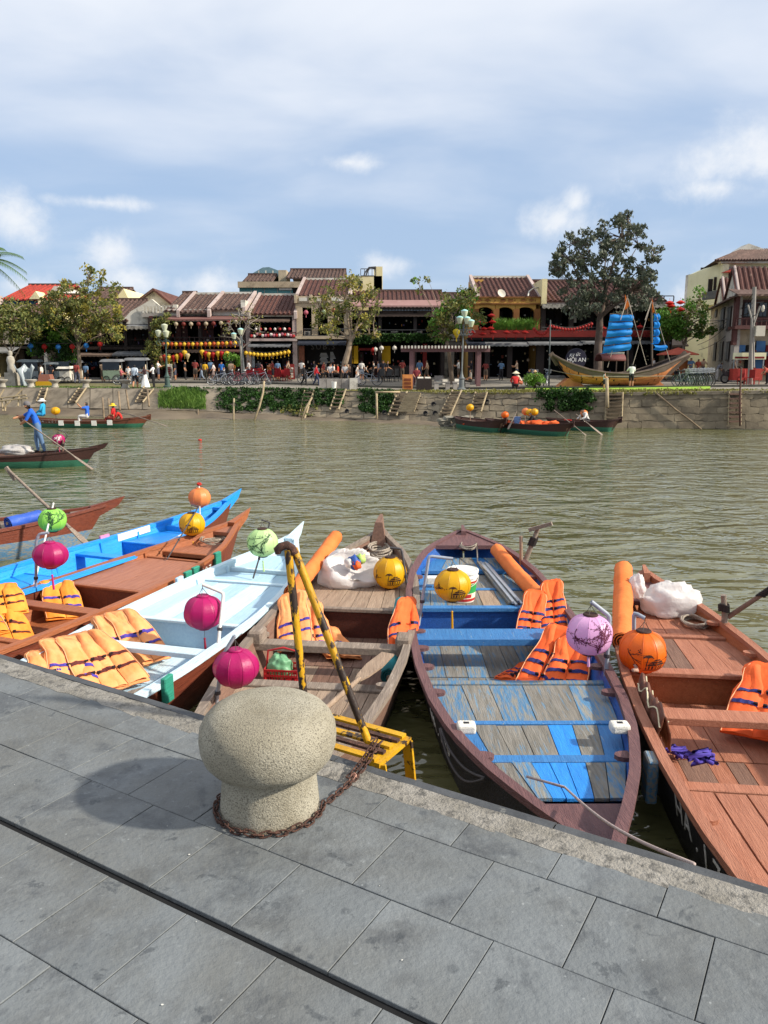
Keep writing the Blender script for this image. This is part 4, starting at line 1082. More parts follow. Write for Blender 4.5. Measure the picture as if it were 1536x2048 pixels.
sack('open milky plastic sack of coloured bits on the bare wooden boat', P(bE, -.16, 1.75, .41), .33, (1.2, .80, .78), 1, mo,
     contents=[(cc, .08, mat('blue_bits', '#2c4f9a', rough=.6), 'blue_bundle'), (cc+Vector((.07,.03,.03)), .06, mat('green_bits', '#a8c96a', rough=.6), 'green_bundle'), (cc+Vector((-.06,-.02,.0)), .06, M_bucket, 'white_bundle'), (cc+Vector((.03,-.05,-.02)), .05, V_or, 'red_bundle')])
sack('white tied plastic sack on the foredeck of the brown boat HA.175', P(bG, .12, .72, .415), .26, (1.25, .75, .80), 7)
sack('small white plastic bag hung on the orange canvas roll', P(bG, -.24, .80, .60), .11, (.8, .7, 1.35), 9)
# ---------------- bare wooden boat: basket, teal bolster, green bag
def basket():
    c = P(bE, -.37, 4.02, .118); root = empty('shopping_basket', c, -.12, 'red plastic lattice basket holding a green bag on the bare boat floor', 'basket'); mr = mat('red_plastic', '#b3262a', '#9c1f24', scale=10, rough=.4)
    W, D, H = .30, .20, .16
    for z in (.01, .06, .11, H):
        m = MB()
        for (a, b) in (((-W/2,-D/2),(W/2,-D/2)), ((W/2,-D/2),(W/2,D/2)), ((W/2,D/2),(-W/2,D/2)), ((-W/2,D/2),(-W/2,-D/2))): m.beam((*a, z), (*b, z), .008, .018)
        m.build('band', mr, root)
    m = MB()
    for k in range(13):
        for y in (-D/2, D/2): m.beam((-W/2+W*k/12, y, 0), (-W/2+W*k/12, y, H), .008, .006)
    for k in range(8):
        for x in (-W/2, W/2): m.beam((x, -D/2+D*k/7, 0), (x, -D/2+D*k/7, H), .006, .008)
    m.bx(-W/2, W/2, -D/2, D/2, 0, .006); m.build('lattice', mr, root)
    MB().tube([(-W/2, 0, H), (-W/2+.01, .02, H+.14), (0, .03, H+.17), (W/2-.01, .02, H+.14), (W/2, 0, H)], .010, 8).build('handle', mr, root, smooth=60)
    sack('thin green plastic bag stuffed in the red basket', c+Vector((-.03, .03, .06)), .13, (.9, .7, 1.0), 12, m_=mat('green_film', '#8fc49a', '#6faa7e', scale=6, rough=.4, bump=1, bscale=12, trans=.3))
basket()
roll('teal cloth bolster leaning along the right side of the bare wooden boat', P(bE, .56, 2.62, .48), P(bE, .60, 4.10, .27), .075, M_teal, 5, .03, None, 'cloth_bolster')
# brown boat: worn jacket and strap bundle on its left rail
M_jack = mat('worn_brown_vinyl', '#6e4636', '#4c2f25', scale=6, rough=.45, bump=1.2, bscale=10)
def drape(label, p0, p1, w, hgt, m_, seed, name='jacket', cat='jacket'):
    p0, p1 = Vector(p0), Vector(p1); root = empty(name, p0, 0, label, cat); d = p1-p0; s = Vector((d.y, -d.x, 0)).normalized()
    m = MB(); nu, nv = 18, 22
    def S(u, v):
        a = (v-.5)*math.pi*1.25
        q = d*u+s*(math.sin(a)*w*(1+.2*noise.noise(Vector((u*5, v*3, seed)))))+Vector((0, 0, (math.cos(a)-1)*hgt+.10*math.exp(-((v-.5)*5)**2)+.07*noise.noise(Vector((u*9, v*7, seed+4)))+.012*noise.noise(Vector((u*15, v*12, seed)))))
        return q
    m.grid(S, nu, nv); o = m.build('cloth', m_, root, smooth='all'); sd = o.modifiers.new('s', 'SOLIDIFY'); sd.thickness = .012
    for k in (.35, .62):
        MB().tube([S(q/14, k+.04*math.sin(q))+Vector((0,0,.012)) for q in range(15)], .006, 5).build('trim', mat('cream_trim', '#d8cfae', rough=.8), root)
    return root
drape('worn brown vinyl jacket bunched over the left rail of boat HA.175', P(bG, -.60, 2.85, .47), P(bG, -.58, 3.55, .46), .055, .12, M_jack, 1)
rope('pale twisted rope along the left rail of boat HA.175', [P(bG, -.60+.03*math.sin(k*1.3), 1.9+.06*k, .52+.03*math.sin(k*2.1)) for k in range(14)], .016, mat('pink_rope', '#b99684', '#8d6f60', scale=40, rough=.9))
for (k, t) in ((0, 3.32), (1, 3.85)):
    m = MB(); rs = random.Random(k)
    c = P(bG, -.42, t, .40 if k else .15)
    for q in range(5): m.tube([Vector((rs.uniform(-.10, .10), rs.uniform(-.08, .08), .012+.01*q)) for _ in range(6)], .014, 6)
    o = m.build('strap_bundle', V_pur, smooth='all'); o.location = c; tag(o, 'bundle of purple webbing on the floor of boat HA.175' if not k else 'purple webbing bunched on the left rail beam of boat HA.175', 'straps')
o = MB().box((0,0,0), (.07, .16, .30)).build('fender_block', M_bwood); o.parent = bG.root; o.location = (-bG.hw(3.9)-.05, -3.92, .30); bevelled(o, .01)
# blue striped boat: tarpaulin bundles
M_btarp = mat('royal_blue_tarp', '#2f57b5', '#2549a0', scale=5, rough=.5, bump=1.2, bscale=10)
roll('blue tarpaulin bundle in the bow of the blue striped boat', P(bA, -.28, 1.0, .52), P(bA, .02, 1.5, .50), .10, M_btarp, 6, 0, None, 'tarpaulin_bundle')
drape('long blue tarpaulin folded along the far rail of the blue striped boat', P(bA, -.52, 1.9, .50), P(bA, -.55, 5.2, .50), .10, .12, M_btarp, 5, 'tarpaulin', 'tarpaulin')
o = MB().beam(P(bA, .1, 1.7, .46)-P(bA, .1, 1.7, .46), P(bA, -.05, 5.5, .46)-P(bA, .1, 1.7, .46), .14, .04).build('loose_plank', M_white); o.location = P(bA, .1, 1.7, .46); tag(o, 'pale plank lying along the blue striped boat', 'plank')
o = MB().beam((0,0,0), P(bE, -.30, 5.2, .3)-P(bE, -.28, 5.2, .3), .1, .1).build('x', M_white); bpy.data.objects.remove(o)
M_yboard = mat('yellow_print_cloth', '#d9c46a', '#b7a050', scale=16, rough=.9)
o = MB().box((0,0,.02), (.22, .12, .04)).build('folded_cloth', M_yboard); o.location = P(bD, .30, 4.86, .366); o.rotation_euler = (0, 0, .5); bevelled(o, .012, 2); tag(o, 'folded yellow printed cloth on the stern boards of the pale blue boat', 'cloth')
oar('weathered pole lying on the stern rail of the pale blue boat', P(bD, -.05, 5.6, .40), P(bD, .62, 4.75, .46), .2, .03, .02, M_egun)
for k in range(2):
    rope('thin bamboo stick standing at the stern of the pale blue boat', [P(bD, -.52+.06*k, 5.25, .35), P(bD, -.60+.10*k, 5.15, .95)], .006, M_ewood, nm='bamboo_stick', group='sticks in the pale blue stern')
# ================================================================== FAR BANK: embankment, promenade, ladders, ivy
COLS = [(-500,776,53,815,51),(0,776,52,815,50),(300,778,48.5,820,46.5),(430,779,47.5,824,45.6),(560,780,46.5,831,44.4),(700,783,44.5,838,42.4),(900,786,41.5,847,39.6),
        (1090,786,39,852,37.8),(1240,786,37.6,857,37.2),(1400,784,37,858,36.7),(1536,782,36.6,859,36.3),(2200,776,36,862,35.7)]
def colv(px, k): return table([(c[0], c[k]) for c in COLS], px)
def TOP(px): return aty(px, colv(px, 1), colv(px, 2))
def TOE(px): return aty(px, colv(px, 3), colv(px, 4))
def FACE(px, v, o=0.0):
    a, b = TOP(px), TOE(px); p = a.lerp(b, v)
    if o:
        t = TOP(px+5)-a; n = t.cross(b-a).normalized()
        if n.y > 0: n = -n
        p = p+n*o
    return p
EDGE = [(TOP(px).x, TOP(px).y, TOP(px).z) for px in range(-500, 2201, 50)]
def edge_y(x): return table([(e[0], e[1]) for e in EDGE], x)
def gz(x, y):
    ze = table([(e[0], e[2]) for e in EDGE], x); ye = edge_y(x)
    return ze+max(0, min(.45, (y-max(48, ye))*.04))
def gpt(px, py, Y):            # a point on the far ground, under pixel px at depth Y
    x = aty(px, py, Y).x; return Vector((x, Y, gz(x, Y)))
M_conc = mat('river_concrete', '#8d8170', '#6f6556', scale=.7, rough=.95, bump=.8, bscale=6, c3='#5d5448', s3=1.4, t3=.60, w3=.10)
M_stone = mat('embankment_stone', '#8f826c', '#776b58', scale=.9, rough=.95, bump=1.2, bscale=9, rnd=.08, c3='#5d5346', s3=.8, t3=.58, w3=.14)
M_mortar = mat('embankment_mortar', '#766a59', '#655b4c', scale=2, rough=1)
M_mud = mat('river_mud', '#6f6250', '#5a4e3f', scale=.6, rough=.75, bump=1.2, bscale=5)
M_path = mat('promenade_paving', '#8b8478', '#7a7368', scale=.5, rough=.9, bump=.4, bscale=8)
M_soil = mat('verge_soil', '#6f6a45', '#5d5a38', scale=1.2, rough=1, bump=1, bscale=9)
def build_bank():
    root = empty('embankment_wall', TOE(700), 0, 'sloping stone and concrete river embankment below the old town houses', 'wall'); off = root.location
    def face_mesh(p0, p1, n, nm, m_, o=0.0, rough_=.05, v0=0., v1=1.):
        m = MB()
        def S(i, j):
            px = lerp(p0, p1, i); v = lerp(v0, v1, j); q = FACE(px, v, o)
            return q-off+Vector((0, -rough_*noise.noise(Vector((q.x*.9, q.z*2, 0)))-rough_*.5*noise.noise(Vector((q.x*3, q.z*4, 4))), 0))
        m.grid(S, n, 10); return m.build(nm, m_, root, smooth='all')
    # left: concrete slope cast in bays
    rs = random.Random(4); x = -500
    while x < 600:
        w = rs.uniform(42, 60); face_mesh(x+.6, min(600, x+w)-.6, 8, 'concrete_bay', M_conc, .06); x += w
    face_mesh(-500, 600, 60, 'backing', M_mortar, 0)
    face_mesh(600, 2200, 90, 'backing', M_mortar, 0)
    # right: irregular stone blocks
    px = 600; rows = 5
    for r in range(rows):
        v0, v1 = r/rows, (r+1)/rows; x = 600+rs.uniform(-8, 8)
        while x < 1640:
            w = rs.uniform(17, 30) if x < 1100 else rs.uniform(24, 46); g = .55; j = lambda s=.028: rs.uniform(-s, s)
            mid = x+w/2
            poly = [(x+g, v0+.012+j()), (mid+rs.uniform(-4, 4), v0+.008+j(.035)), (x+w-g, v0+.012+j()), (x+w-g+rs.uniform(-1, 3), (v0+v1)/2+j()), (x+w-g, v1-.012+j()), (mid+rs.uniform(-4, 4), v1-.008+j(.035)), (x+g, v1-.012+j()), (x+g-rs.uniform(-1, 3), (v0+v1)/2+j())]
            poly = [(a, max(0.004, min(1.0, b))) for a, b in poly]
            h = rs.uniform(.025, .05)*(1 if x < 1100 else .55); m = MB(); n = len(poly)
            c = sum(a for a, b in poly)/n, sum(b for a, b in poly)/n
            m.add([FACE(a, b, .0)-off for a, b in poly]+[FACE(lerp(a, c[0], .05), lerp(b, c[1], .05), h)-off for a, b in poly]+[FACE(c[0], c[1], h*1.15)-off],
                  [(i, (i+1) % n, n+(i+1) % n, n+i) for i in range(n)]+[(n+i, n+(i+1) % n, 2*n) for i in range(n)])
            m.build('stone', M_stone, root, smooth=30); x += w
    # drain holes
    for (hx, hy) in ((868,811),(852,829),(871,829),(695,825),(770,828),(975,806)):
        v = (hy-colv(hx, 1))/(colv(hx, 3)-colv(hx, 1)); c = FACE(hx, v, .08)-off
        m = MB(); m.lathe([(.11,-.05),(.13,.03),(.10,.04),(.10,-.06),(.01,-.06)], 14, c=c, M=Matrix.Rotation(R(70), 3, 'X')); m.build('drain_hole', M_black, root)
    # coping slab
    m = MB()
    def C(i, j):
        px = lerp(-500, 2200, i); a = TOP(px); o = [(-.10, -.12), (-.10, .03), (.40, .03), (.40, -.05)][int(round(j*3))]
        return a+Vector((0, o[0], o[1]))-off
    m.grid(C, 120, 3); m.build('coping', M_conc, root)
    return root
build_bank()
def mud():
    m = MB()
    def S(i, j):
        px = lerp(-500, 960, i); t = TOE(px); wl = table([(-500,828),(0,828),(150,832),(300,838),(430,838),(560,839),(700,842),(800,848),(880,852),(960,858)], px)
        b = atz(px, wl+3+1.2*math.sin(px*.06), WATER-.05)
        q = (t+Vector((0, .5, .10))).lerp(b, j)
        q.z += .10*noise.noise(Vector((q.x*.7, q.y*.9, 0)))*(1-j)+.04*noise.noise(Vector((q.x*2.5, q.y*2.5, 3)))
        if j > .99: q.z = WATER-.12
        return q
    m.grid(S, 140, 12); tag(m.build('mud_bank', M_mud, smooth='all'), kind='structure')
mud()
def promenade():
    m = MB()
    def S(i, j):
        e = EDGE[0][0]+(EDGE[-1][0]-EDGE[0][0])*i; ye = edge_y(e)+.2; y = lerp(ye, 90, j**1.5); return Vector((e, y, gz(e, y)-.005 if j else gz(e, ye)-.02))
    m.grid(S, 100, 24); tag(m.build('promenade', M_path, smooth='all'), kind='structure')
    m = MB(); m.add([(-400, 88, .2), (400, 88, .2), (400, 900, .2), (-400, 900, .2)], [(0,1,2,3)]); tag(m.build('town_ground', M_soil), kind='structure')
    # soil strip of the verge and a kerb
    for (p0, p1, y0, y1, nm, m_, dz) in ((-300, 330, 1.6, 5.5, 'grass_verge_bed', M_soil, .015), (640, 2000, .25, 1.7, 'grass_verge_bed', M_soil, .02), (1050, 1420, 1.7, 9, 'lawn_bed', mat('bright_lawn', '#8fb12e', '#7a9c28', scale=1.5, rough=1), .025)):
        m = MB()
        def S(i, j):
            px = lerp(p0, p1, i); a = TOP(px); y = a.y+lerp(y0, y1, j); x = a.x*y/a.y; return Vector((x, y, gz(x, y)+dz+.02*math.sin(math.pi*j)))
        m.grid(S, 50, 4); tag(m.build(nm, m_, smooth='all'), kind='structure')
    m = MB(); p = [TOP(px) for px in range(-300, 1700, 50)]
    m2 = [Vector((q.x*(q.y+6.2)/q.y, q.y+6.2, gz(q.x*(q.y+6.2)/q.y, q.y+6.2)+.05)) for q in p]
    for a, b in zip(m2, m2[1:]): m.beam(a, b, .25, .14)
    tag(m.build('kerb', mat('dark_kerb', '#5b5850', '#4a4740', scale=3, rough=.9)), kind='structure')
promenade()
# ---------------- leaves
def leafmat(name, c1, c2, c3=None, t3=.6): return mat(name, c1, c2, scale=1.3, rough=.6, lo=.35, hi=.65, detail=8, c3=c3, s3=5, t3=t3, w3=.08, trans=.25, spec=.3)
L_ivy = leafmat('ivy_leaves', '#2f4f1c', '#1b300d', '#46702a'); L_grass = leafmat('grass_blades', '#6f9040', '#4f7028', '#9ab35a')
L_big = leafmat('dark_tree_leaves', '#5d6353', '#444a3b', '#80856f', .6); L_oliv = leafmat('olive_tree_leaves', '#6d7440', '#4c5a2c', '#a3923f', .58)
L_yel = leafmat('yellowing_leaves', '#9a9040', '#6f7436', '#b9a548', .55); L_dry = leafmat('dry_grass', '#8b8648', '#6a6a34', '#a99f5a')
L_fresh = leafmat('fresh_leaves', '#5f8a2f', '#3f6420', '#86a845')
def leaves(m, c, n, spread, size, rs, el=1.5, droop=0.0, up=None):
    for k in range(n):
        while True:
            q = Vector((rs.uniform(-1, 1), rs.uniform(-1, 1), rs.uniform(-1, 1)))
            if q.length < 1: break
        p = Vector(c)+Vector((q.x*spread[0], q.y*spread[1], q.z*spread[2]))
        d = Vector((rs.uniform(-1, 1), rs.uniform(-1, 1), rs.uniform(-1, 1)-droop)).normalized() if up is None else (Vector(up)+Vector((rs.uniform(-.4, .4), rs.uniform(-.4, .4), 0))).normalized()
        s = d.orthogonal().normalized(); s = Matrix.Rotation(rs.uniform(0, 6.28), 3, d) @ s
        l, w = size*el*rs.uniform(.7, 1.3), size*rs.uniform(.35, .6)
        m.add([p-d*l*.5, p+s*w, p+d*l*.5, p-s*w], [(0,1,2,3)])
def ivy(label, p0, p1, top, bot, n, m_, seed, size=.11, depth=.16, cat='ivy', name='ivy'):
    m = MB(); rs = random.Random(seed)
    for k in range(n):
        px = rs.uniform(p0, p1); u = (px-p0)/(p1-p0)
        b = bot-6*(1-min(1, min(u, 1-u)*6))+5*noise.noise(Vector((px*.05, seed, 0)))+3*noise.noise(Vector((px*.2, seed, 0)))
        py = top-2+(b-top+2)*rs.random()**.9
        if min(u, 1-u)*9 < rs.random()*.9-.25*noise.noise(Vector((py*.3, seed, 7))) or noise.noise(Vector((px*.07, py*.11, seed*3.1))) < -.32+.25*(py-top)/(b-top)*rs.random(): continue
        v = (py-colv(px, 1))/(colv(px, 3)-colv(px, 1))
        bump = .5+.5*noise.noise(Vector((px*.09, py*.12, seed)))
        if v > 0: c = FACE(px, min(v, 1), .08+depth*(bump+.4)*rs.random())
        else:
            c = TOP(px)+Vector((0, .2+rs.random()*.6, -v*.9*(.6+bump)*rs.random()))
        leaves(m, c, 1, (.03, .03, .03), size, rs, 1.2)
    tag(m.build(name, m_), label, cat, kind='stuff')
ivy('dense dark green ivy curtain over the embankment below the bicycles', 432, 628, 776, 825, 7500, L_ivy, 1)
ivy('ivy patch between two wooden ladders on the embankment', 628, 690, 776, 815, 2200, L_ivy, 2)
ivy('ivy patch beside the bamboo frame on the embankment', 716, 792, 774, 828, 2800, L_ivy, 3)
ivy('short ivy above the tall grass on the embankment', 345, 425, 774, 790, 1300, L_ivy, 4)
ivy('leafy green ivy hanging below the replica ship', 1072, 1195, 768, 824, 5500, L_ivy, 5, .10, .3)
ivy('low creeping ivy at the foot of the embankment', 560, 640, 818, 834, 500, L_oliv, 6)
ivy('dry creeper fringe along the right embankment edge', 1190, 1420, 772, 789, 1700, L_dry, 7, .09, .1)
ivy('dry grass fringe along the wall near the alley', 1420, 1640, 774, 784, 800, L_dry, 8, .08, .08)
ivy('dry grass fringe over the stone wall beside the menu boards', 830, 1075, 776, 790, 1500, L_dry, 9, .08, .1)
def grass_tuft(label, p0, p1, v0, v1, n, h, m_, seed, top=False):
    m = MB(); rs = random.Random(seed)
    for k in range(n):
        px = rs.uniform(p0, p1); v = rs.uniform(v0, v1)
        c = FACE(px, v, .05) if not top else TOP(px)+Vector((0, rs.uniform(.1, 1.5), .03))
        hh = h*rs.uniform(.4, 1.2)*(.45+.55*math.sin(math.pi*(px-p0)/(p1-p0)))*(1+.5*noise.noise(Vector((px*.08, v*3, seed)))); lean = Vector((rs.uniform(-.3, .3), rs.uniform(-.4, .1), 1)).normalized(); s = Vector((rs.uniform(.5, 1), rs.uniform(-.5, .5), 0)).normalized()*.022
        a = c+lean*hh*.6; b = c+lean*hh+Vector((lean.x*.3, lean.y*.3, -.12))*hh
        m.add([c-s, c+s, a+s*.8, b, a-s*.8], [(0,1,2,4), (4,2,3)])
    tag(m.build('grass', m_), label, 'grass', kind='stuff')
grass_tuft('tall light green grass clump on the embankment slope', 318, 412, .25, .95, 1700, .62, L_grass, 11)
grass_tuft('short grass along the top of the far embankment', 640, 1500, 0, 0, 3200, .16, L_dry, 12, True)
grass_tuft('short green grass verge behind the stone urns', -100, 330, 0, 0, 1500, .12, L_grass, 13, True)
# ---------------- ladders and sticks on the bank
M_bam = mat('grey_bamboo', '#a89778', '#8b7b60', scale=3, rough=.8, bump=.4, bscale=10)
M_lad = mat('ladder_wood', '#8d7a62', '#6b5b48', scale=2, rough=.9, bump=.6, bscale=12, rnd=.1)
def fpt(px, py, o=.14):
    v = (py-colv(px, 1))/(colv(px, 3)-colv(px, 1))
    if v < 0: return aty(px, py, colv(px, 2)-.3)
    if v > 1: return aty(px, py, colv(px, 4)-.4)
    return FACE(px, v, o)
def bank_ladder(label, tl, tr, bl, br, n, r=.05, m_=None):
    m_ = m_ or M_lad; q = [fpt(*p, .2) for p in (tl, tr, bl, br)]; base = q[2]; q = [p-base for p in q]
    root = empty('wooden_ladder', base, 0, label, 'ladder', 'ladders against the embankment')
    for a, b in ((0, 2), (1, 3)): MB().tube([q[a], q[a].lerp(q[b], .5), q[b]], r, 6).build('rail', M_bam, root)
    for k in range(n):
        t = (k+.6)/(n+.3); MB().beam(q[0].lerp(q[2], t), q[1].lerp(q[3], t), .20, .07).build('rung', m_, root)
bank_ladder('short wooden ladder between the first two stone urns', (86,781),(98,781),(76,808),(90,808),4)
bank_ladder('wooden ladder under the grey stone urn beside the tree', (158,776),(172,776),(139,811),(154,811),5)
bank_ladder('wooden ladder beside the old bicycle wheel on the mud', (291,778),(307,778),(273,810),(288,810),4)
bank_ladder('wooden ladder at the right edge of the ivy curtain', (609,781),(628,781),(598,838),(609,838),7)
bank_ladder('wooden ladder between two ivy patches', (676,784),(694,784),(662,825),(679,825),5)
bank_ladder('wooden ladder leaning beside the slatted pallet', (796,783),(814,783),(779,836),(795,837),6)
bank_ladder('tall wooden ladder right of the drain holes', (905,780),(923,780),(881,836),(902,838),7)
bank_ladder('wooden ladder behind the small green boat with one lantern', (951,784),(974,784),(943,829),(964,829),6)
bank_ladder('wide straight ladder beside the bamboo post at the ivy', (1214,788),(1244,786),(1212,842),(1242,842),7)
bank_ladder('dark thin ladder fixed on the vertical stone wall', (1456,784),(1480,784),(1454,850),(1479,850),7,.03, M_ewood2)
q = [fpt(*p, .25) for p in ((814,795),(844,795),(799,829),(832,829))]
pr = empty('slatted_pallet', q[2], 0, 'slatted wooden pallet leaning on the embankment', 'pallet'); q = [p-q[2] for p in q]
for k in range(9): MB().beam(q[0].lerp(q[2], k/8), q[1].lerp(q[3], k/8), .06, .10).build('slat', M_bam, pr)
for a, b in ((0, 2), (1, 3)): MB().beam(q[0].lerp(q[1], .1 if a == 0 else .9)+Vector((0,.06,0)), q[2].lerp(q[3], .1 if a == 0 else .9)+Vector((0,.06,0)), .06, .06).build('batten', M_lad, pr)
def stick(label, pts, r=.05, m_=None, nm='bamboo_pole', cat='pole'):
    base = Vector(pts[-1]); o = MB().tube([Vector(p)-base for p in pts], r, 7).build(nm, m_ or M_bam, smooth='all'); o.location = base; tag(o, label, cat); return o
stick('bent bamboo pole standing at the water edge by the ivy', [aty(528,762,43.0), aty(526,785,42.9), aty(519,812,42.7), aty(507,845,42.4)], .06)
stick('short upright stick in the mud below the ivy', [aty(468,797,43.6), aty(467,840,43.0)], .05)
stick('bamboo upright of the goalpost frame at the water edge', [aty(753,783,42.2), aty(754,843,41.6)], .06)
stick('bamboo crossbar lying from the upright to a ladder', [aty(753,784,42.1), aty(800,784,42.6)], .05)
stick('thick bamboo post beside the wide straight ladder', [aty(1214,757,37.2), aty(1215,815,36.6)], .08)
stick('rusty thin post rising past the dark ladder', [aty(1483,735,36.4), aty(1479,800,36.3), aty(1480,852,36.0)], .04, M_rust)
stick('long cable trailing down the stone wall', [fpt(1312,788,.16), fpt(1350,820,.16), fpt(1380,842,.16), aty(1402,858,36.2)], .04, M_lad, 'cable', 'cable')
stick('bent stick before the ivy ladder at the waterline', [aty(624,795,42.6), aty(612,815,42.6), aty(603,840,42.3)], .05)
for k, (a, b) in enumerate((((205,796),(208,836)), ((217,798),(220,835)), ((237,783),(240,820)), ((252,780),(258,818)), ((396,820),(396,838)), ((295,779),(298,812)))):
    stick(['mooring stake left of a pair on the mud','mooring stake right of a pair on the mud','taller stake behind the paired mooring stakes','slanting stake behind the red vested passenger','stump of a post at the water line','thin stake in front of the wheel ladder'][k], [aty(*a, 45.6), aty(*b, 44.4)], .06, M_lad, 'mooring_stake', 'stake')
sr = empty('bamboo_rack', aty(5, 815, 47), 0, 'loose bamboo rack leaning on the left embankment', 'rack'); o_ = sr.location
for (a, b) in (((-30,800),(52,790)), ((-30,806),(54,796)), ((3,795),(6,822)), ((12,800),(10,822)), ((38,792),(36,812)), ((45,778),(8,815)), ((8,778),(-12,812))):
    MB().tube([aty(*a, 47.5)-o_, aty(*b, 47.2)-o_], .05, 6).build('bamboo', M_bam, sr)
# stone urns along the left edge
M_urn = mat('pale_urn_stone', '#a39d91', '#8a8377', scale=3, rough=.9, bump=.6, bscale=12, rnd=.08)
me = MB().lathe([(.24,0),(.25,.08),(.20,.14),(.18,.30),(.22,.36),(.36,.46),(.38,.52),(.34,.56),(.02,.54)], 16).mesh('stone_urn', M_urn, smooth=40)
for k, px in enumerate((0, 58, 106, 168, 247)):
    o = link('stone_urn', me); o.location = TOP(px)+Vector((0, .35, .0)); tag(o, ['pale stone urn before the white statue','pale stone urn beside the clear sculpture','pale stone urn behind the short ladder','grey stone urn above the longer ladder','white stone urn beside the man in a white shirt'][k], 'urn', 'stone urns on the far quay edge')
# debris at the right end of the mud
m = MB(); rs = random.Random(9)
for k in range(60):
    px = rs.uniform(880, 940); c = aty(px, rs.uniform(836, 856), 38.2); m.ball(c, rs.uniform(.05, .22), 7, 5, rough=.6, sc=(1.4, 1, .6))
tag(m.build('rubble', mat('grey_rubble', '#8d8779', '#6f6a5f', scale=4, rough=1)), 'heap of grey rubble at the foot of the stone wall', 'rubble', kind='stuff')
# ================================================================== OLD TOWN HOUSES
M_tile = mat('brown_roof_tiles', '#5c463e', '#46332c', scale=1.6, rough=.85, bump=.8, bscale=6, rnd=.16, c3='#8a7466', s3=3, t3=.63, w3=.06)
M_tiler = mat('red_brown_roof_tiles', '#5e3a31', '#482a24', scale=1.6, rough=.85, bump=.8, bscale=6, rnd=.14, c3='#8b6f60', s3=3, t3=.66, w3=.05)
M_tileo = mat('orange_red_roof', '#a53a2a', '#8d2f22', scale=1.2, rough=.8, rnd=.06)
M_under = mat('roof_underside', '#3a2b25', '#2c201b', scale=2, rough=.9)
def plaster(name, a, b, c=None, t=.62): return mat(name, a, b, scale=.5, rough=.92, bump=.5, bscale=7, c3=c, s3=1.1, t3=t, w3=.09)
M_cream = plaster('cream_plaster', '#e6d9ab', '#d8c892', '#a99f84', .66); M_wht = plaster('stained_white_plaster', '#d6d0c4', '#bcb5a6', '#6c675f', .60)
M_ochre = plaster('ochre_plaster', '#c99f55', '#b98d45', '#8c6a38', .68); M_ochd = plaster('brown_trim_plaster', '#8a5c33', '#774d29'); M_grey = plaster('grey_plaster', '#a39c94', '#8d867f', '#5f5a55', .6)
M_beige = plaster('beige_plaster', '#b7a58b', '#a39178', '#6f6352', .62); M_pinkg = plaster('pink_grey_plaster', '#b5a49d', '#a5928b', '#786a66', .62); M_limey = plaster('pale_lime_plaster', '#d8d4b2', '#cbc6a2', '#a19c82', .68)
M_teal_w = plaster('teal_panel', '#5d9191', '#4d8080'); M_dwood = wood('dark_house_wood', '#2e211c', '#231915', None, .7, .12, .6); M_rwood = wood('red_house_wood', '#542a25', '#43201d', '#6a4038', .68, .12, .6)
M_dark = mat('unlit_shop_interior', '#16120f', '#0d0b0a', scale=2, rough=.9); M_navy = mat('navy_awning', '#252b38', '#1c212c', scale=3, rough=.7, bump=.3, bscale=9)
M_gawn = mat('grey_awning_cloth', '#77787a', '#626365', scale=1.5, rough=.8, bump=.5, bscale=5); M_bawn = mat('brown_awning_cloth', '#6e5b4f', '#5a4a40', scale=1.5, rough=.85, bump=.6, bscale=6); M_rband = plaster('dark_red_parapet', '#7a221d', '#651a17', '#4e1512', .66)
M_pfas = plaster('faded_pink_fascia', '#977470', '#876560', '#a98f8a', .66); M_rfas = plaster('faded_red_fascia', '#7a534c', '#684640'); M_yelw = plaster('mustard_wall', '#c79b1e', '#b5890f'); M_glass = mat('dark_window_glass', '#1b2228', '#141a1f', scale=2, rough=.12, spec=.6)
M_metalr = mat('grey_railing', '#4d4c4b', '#3d3c3c', scale=4, rough=.6); M_steel = mat('galvanised_metal', '#8e9598', '#7b8286', scale=4, rough=.5, metal=.4); M_scal = mat('striped_valance', '#a9a49b', '#5b5753', scale=5, rough=.9)
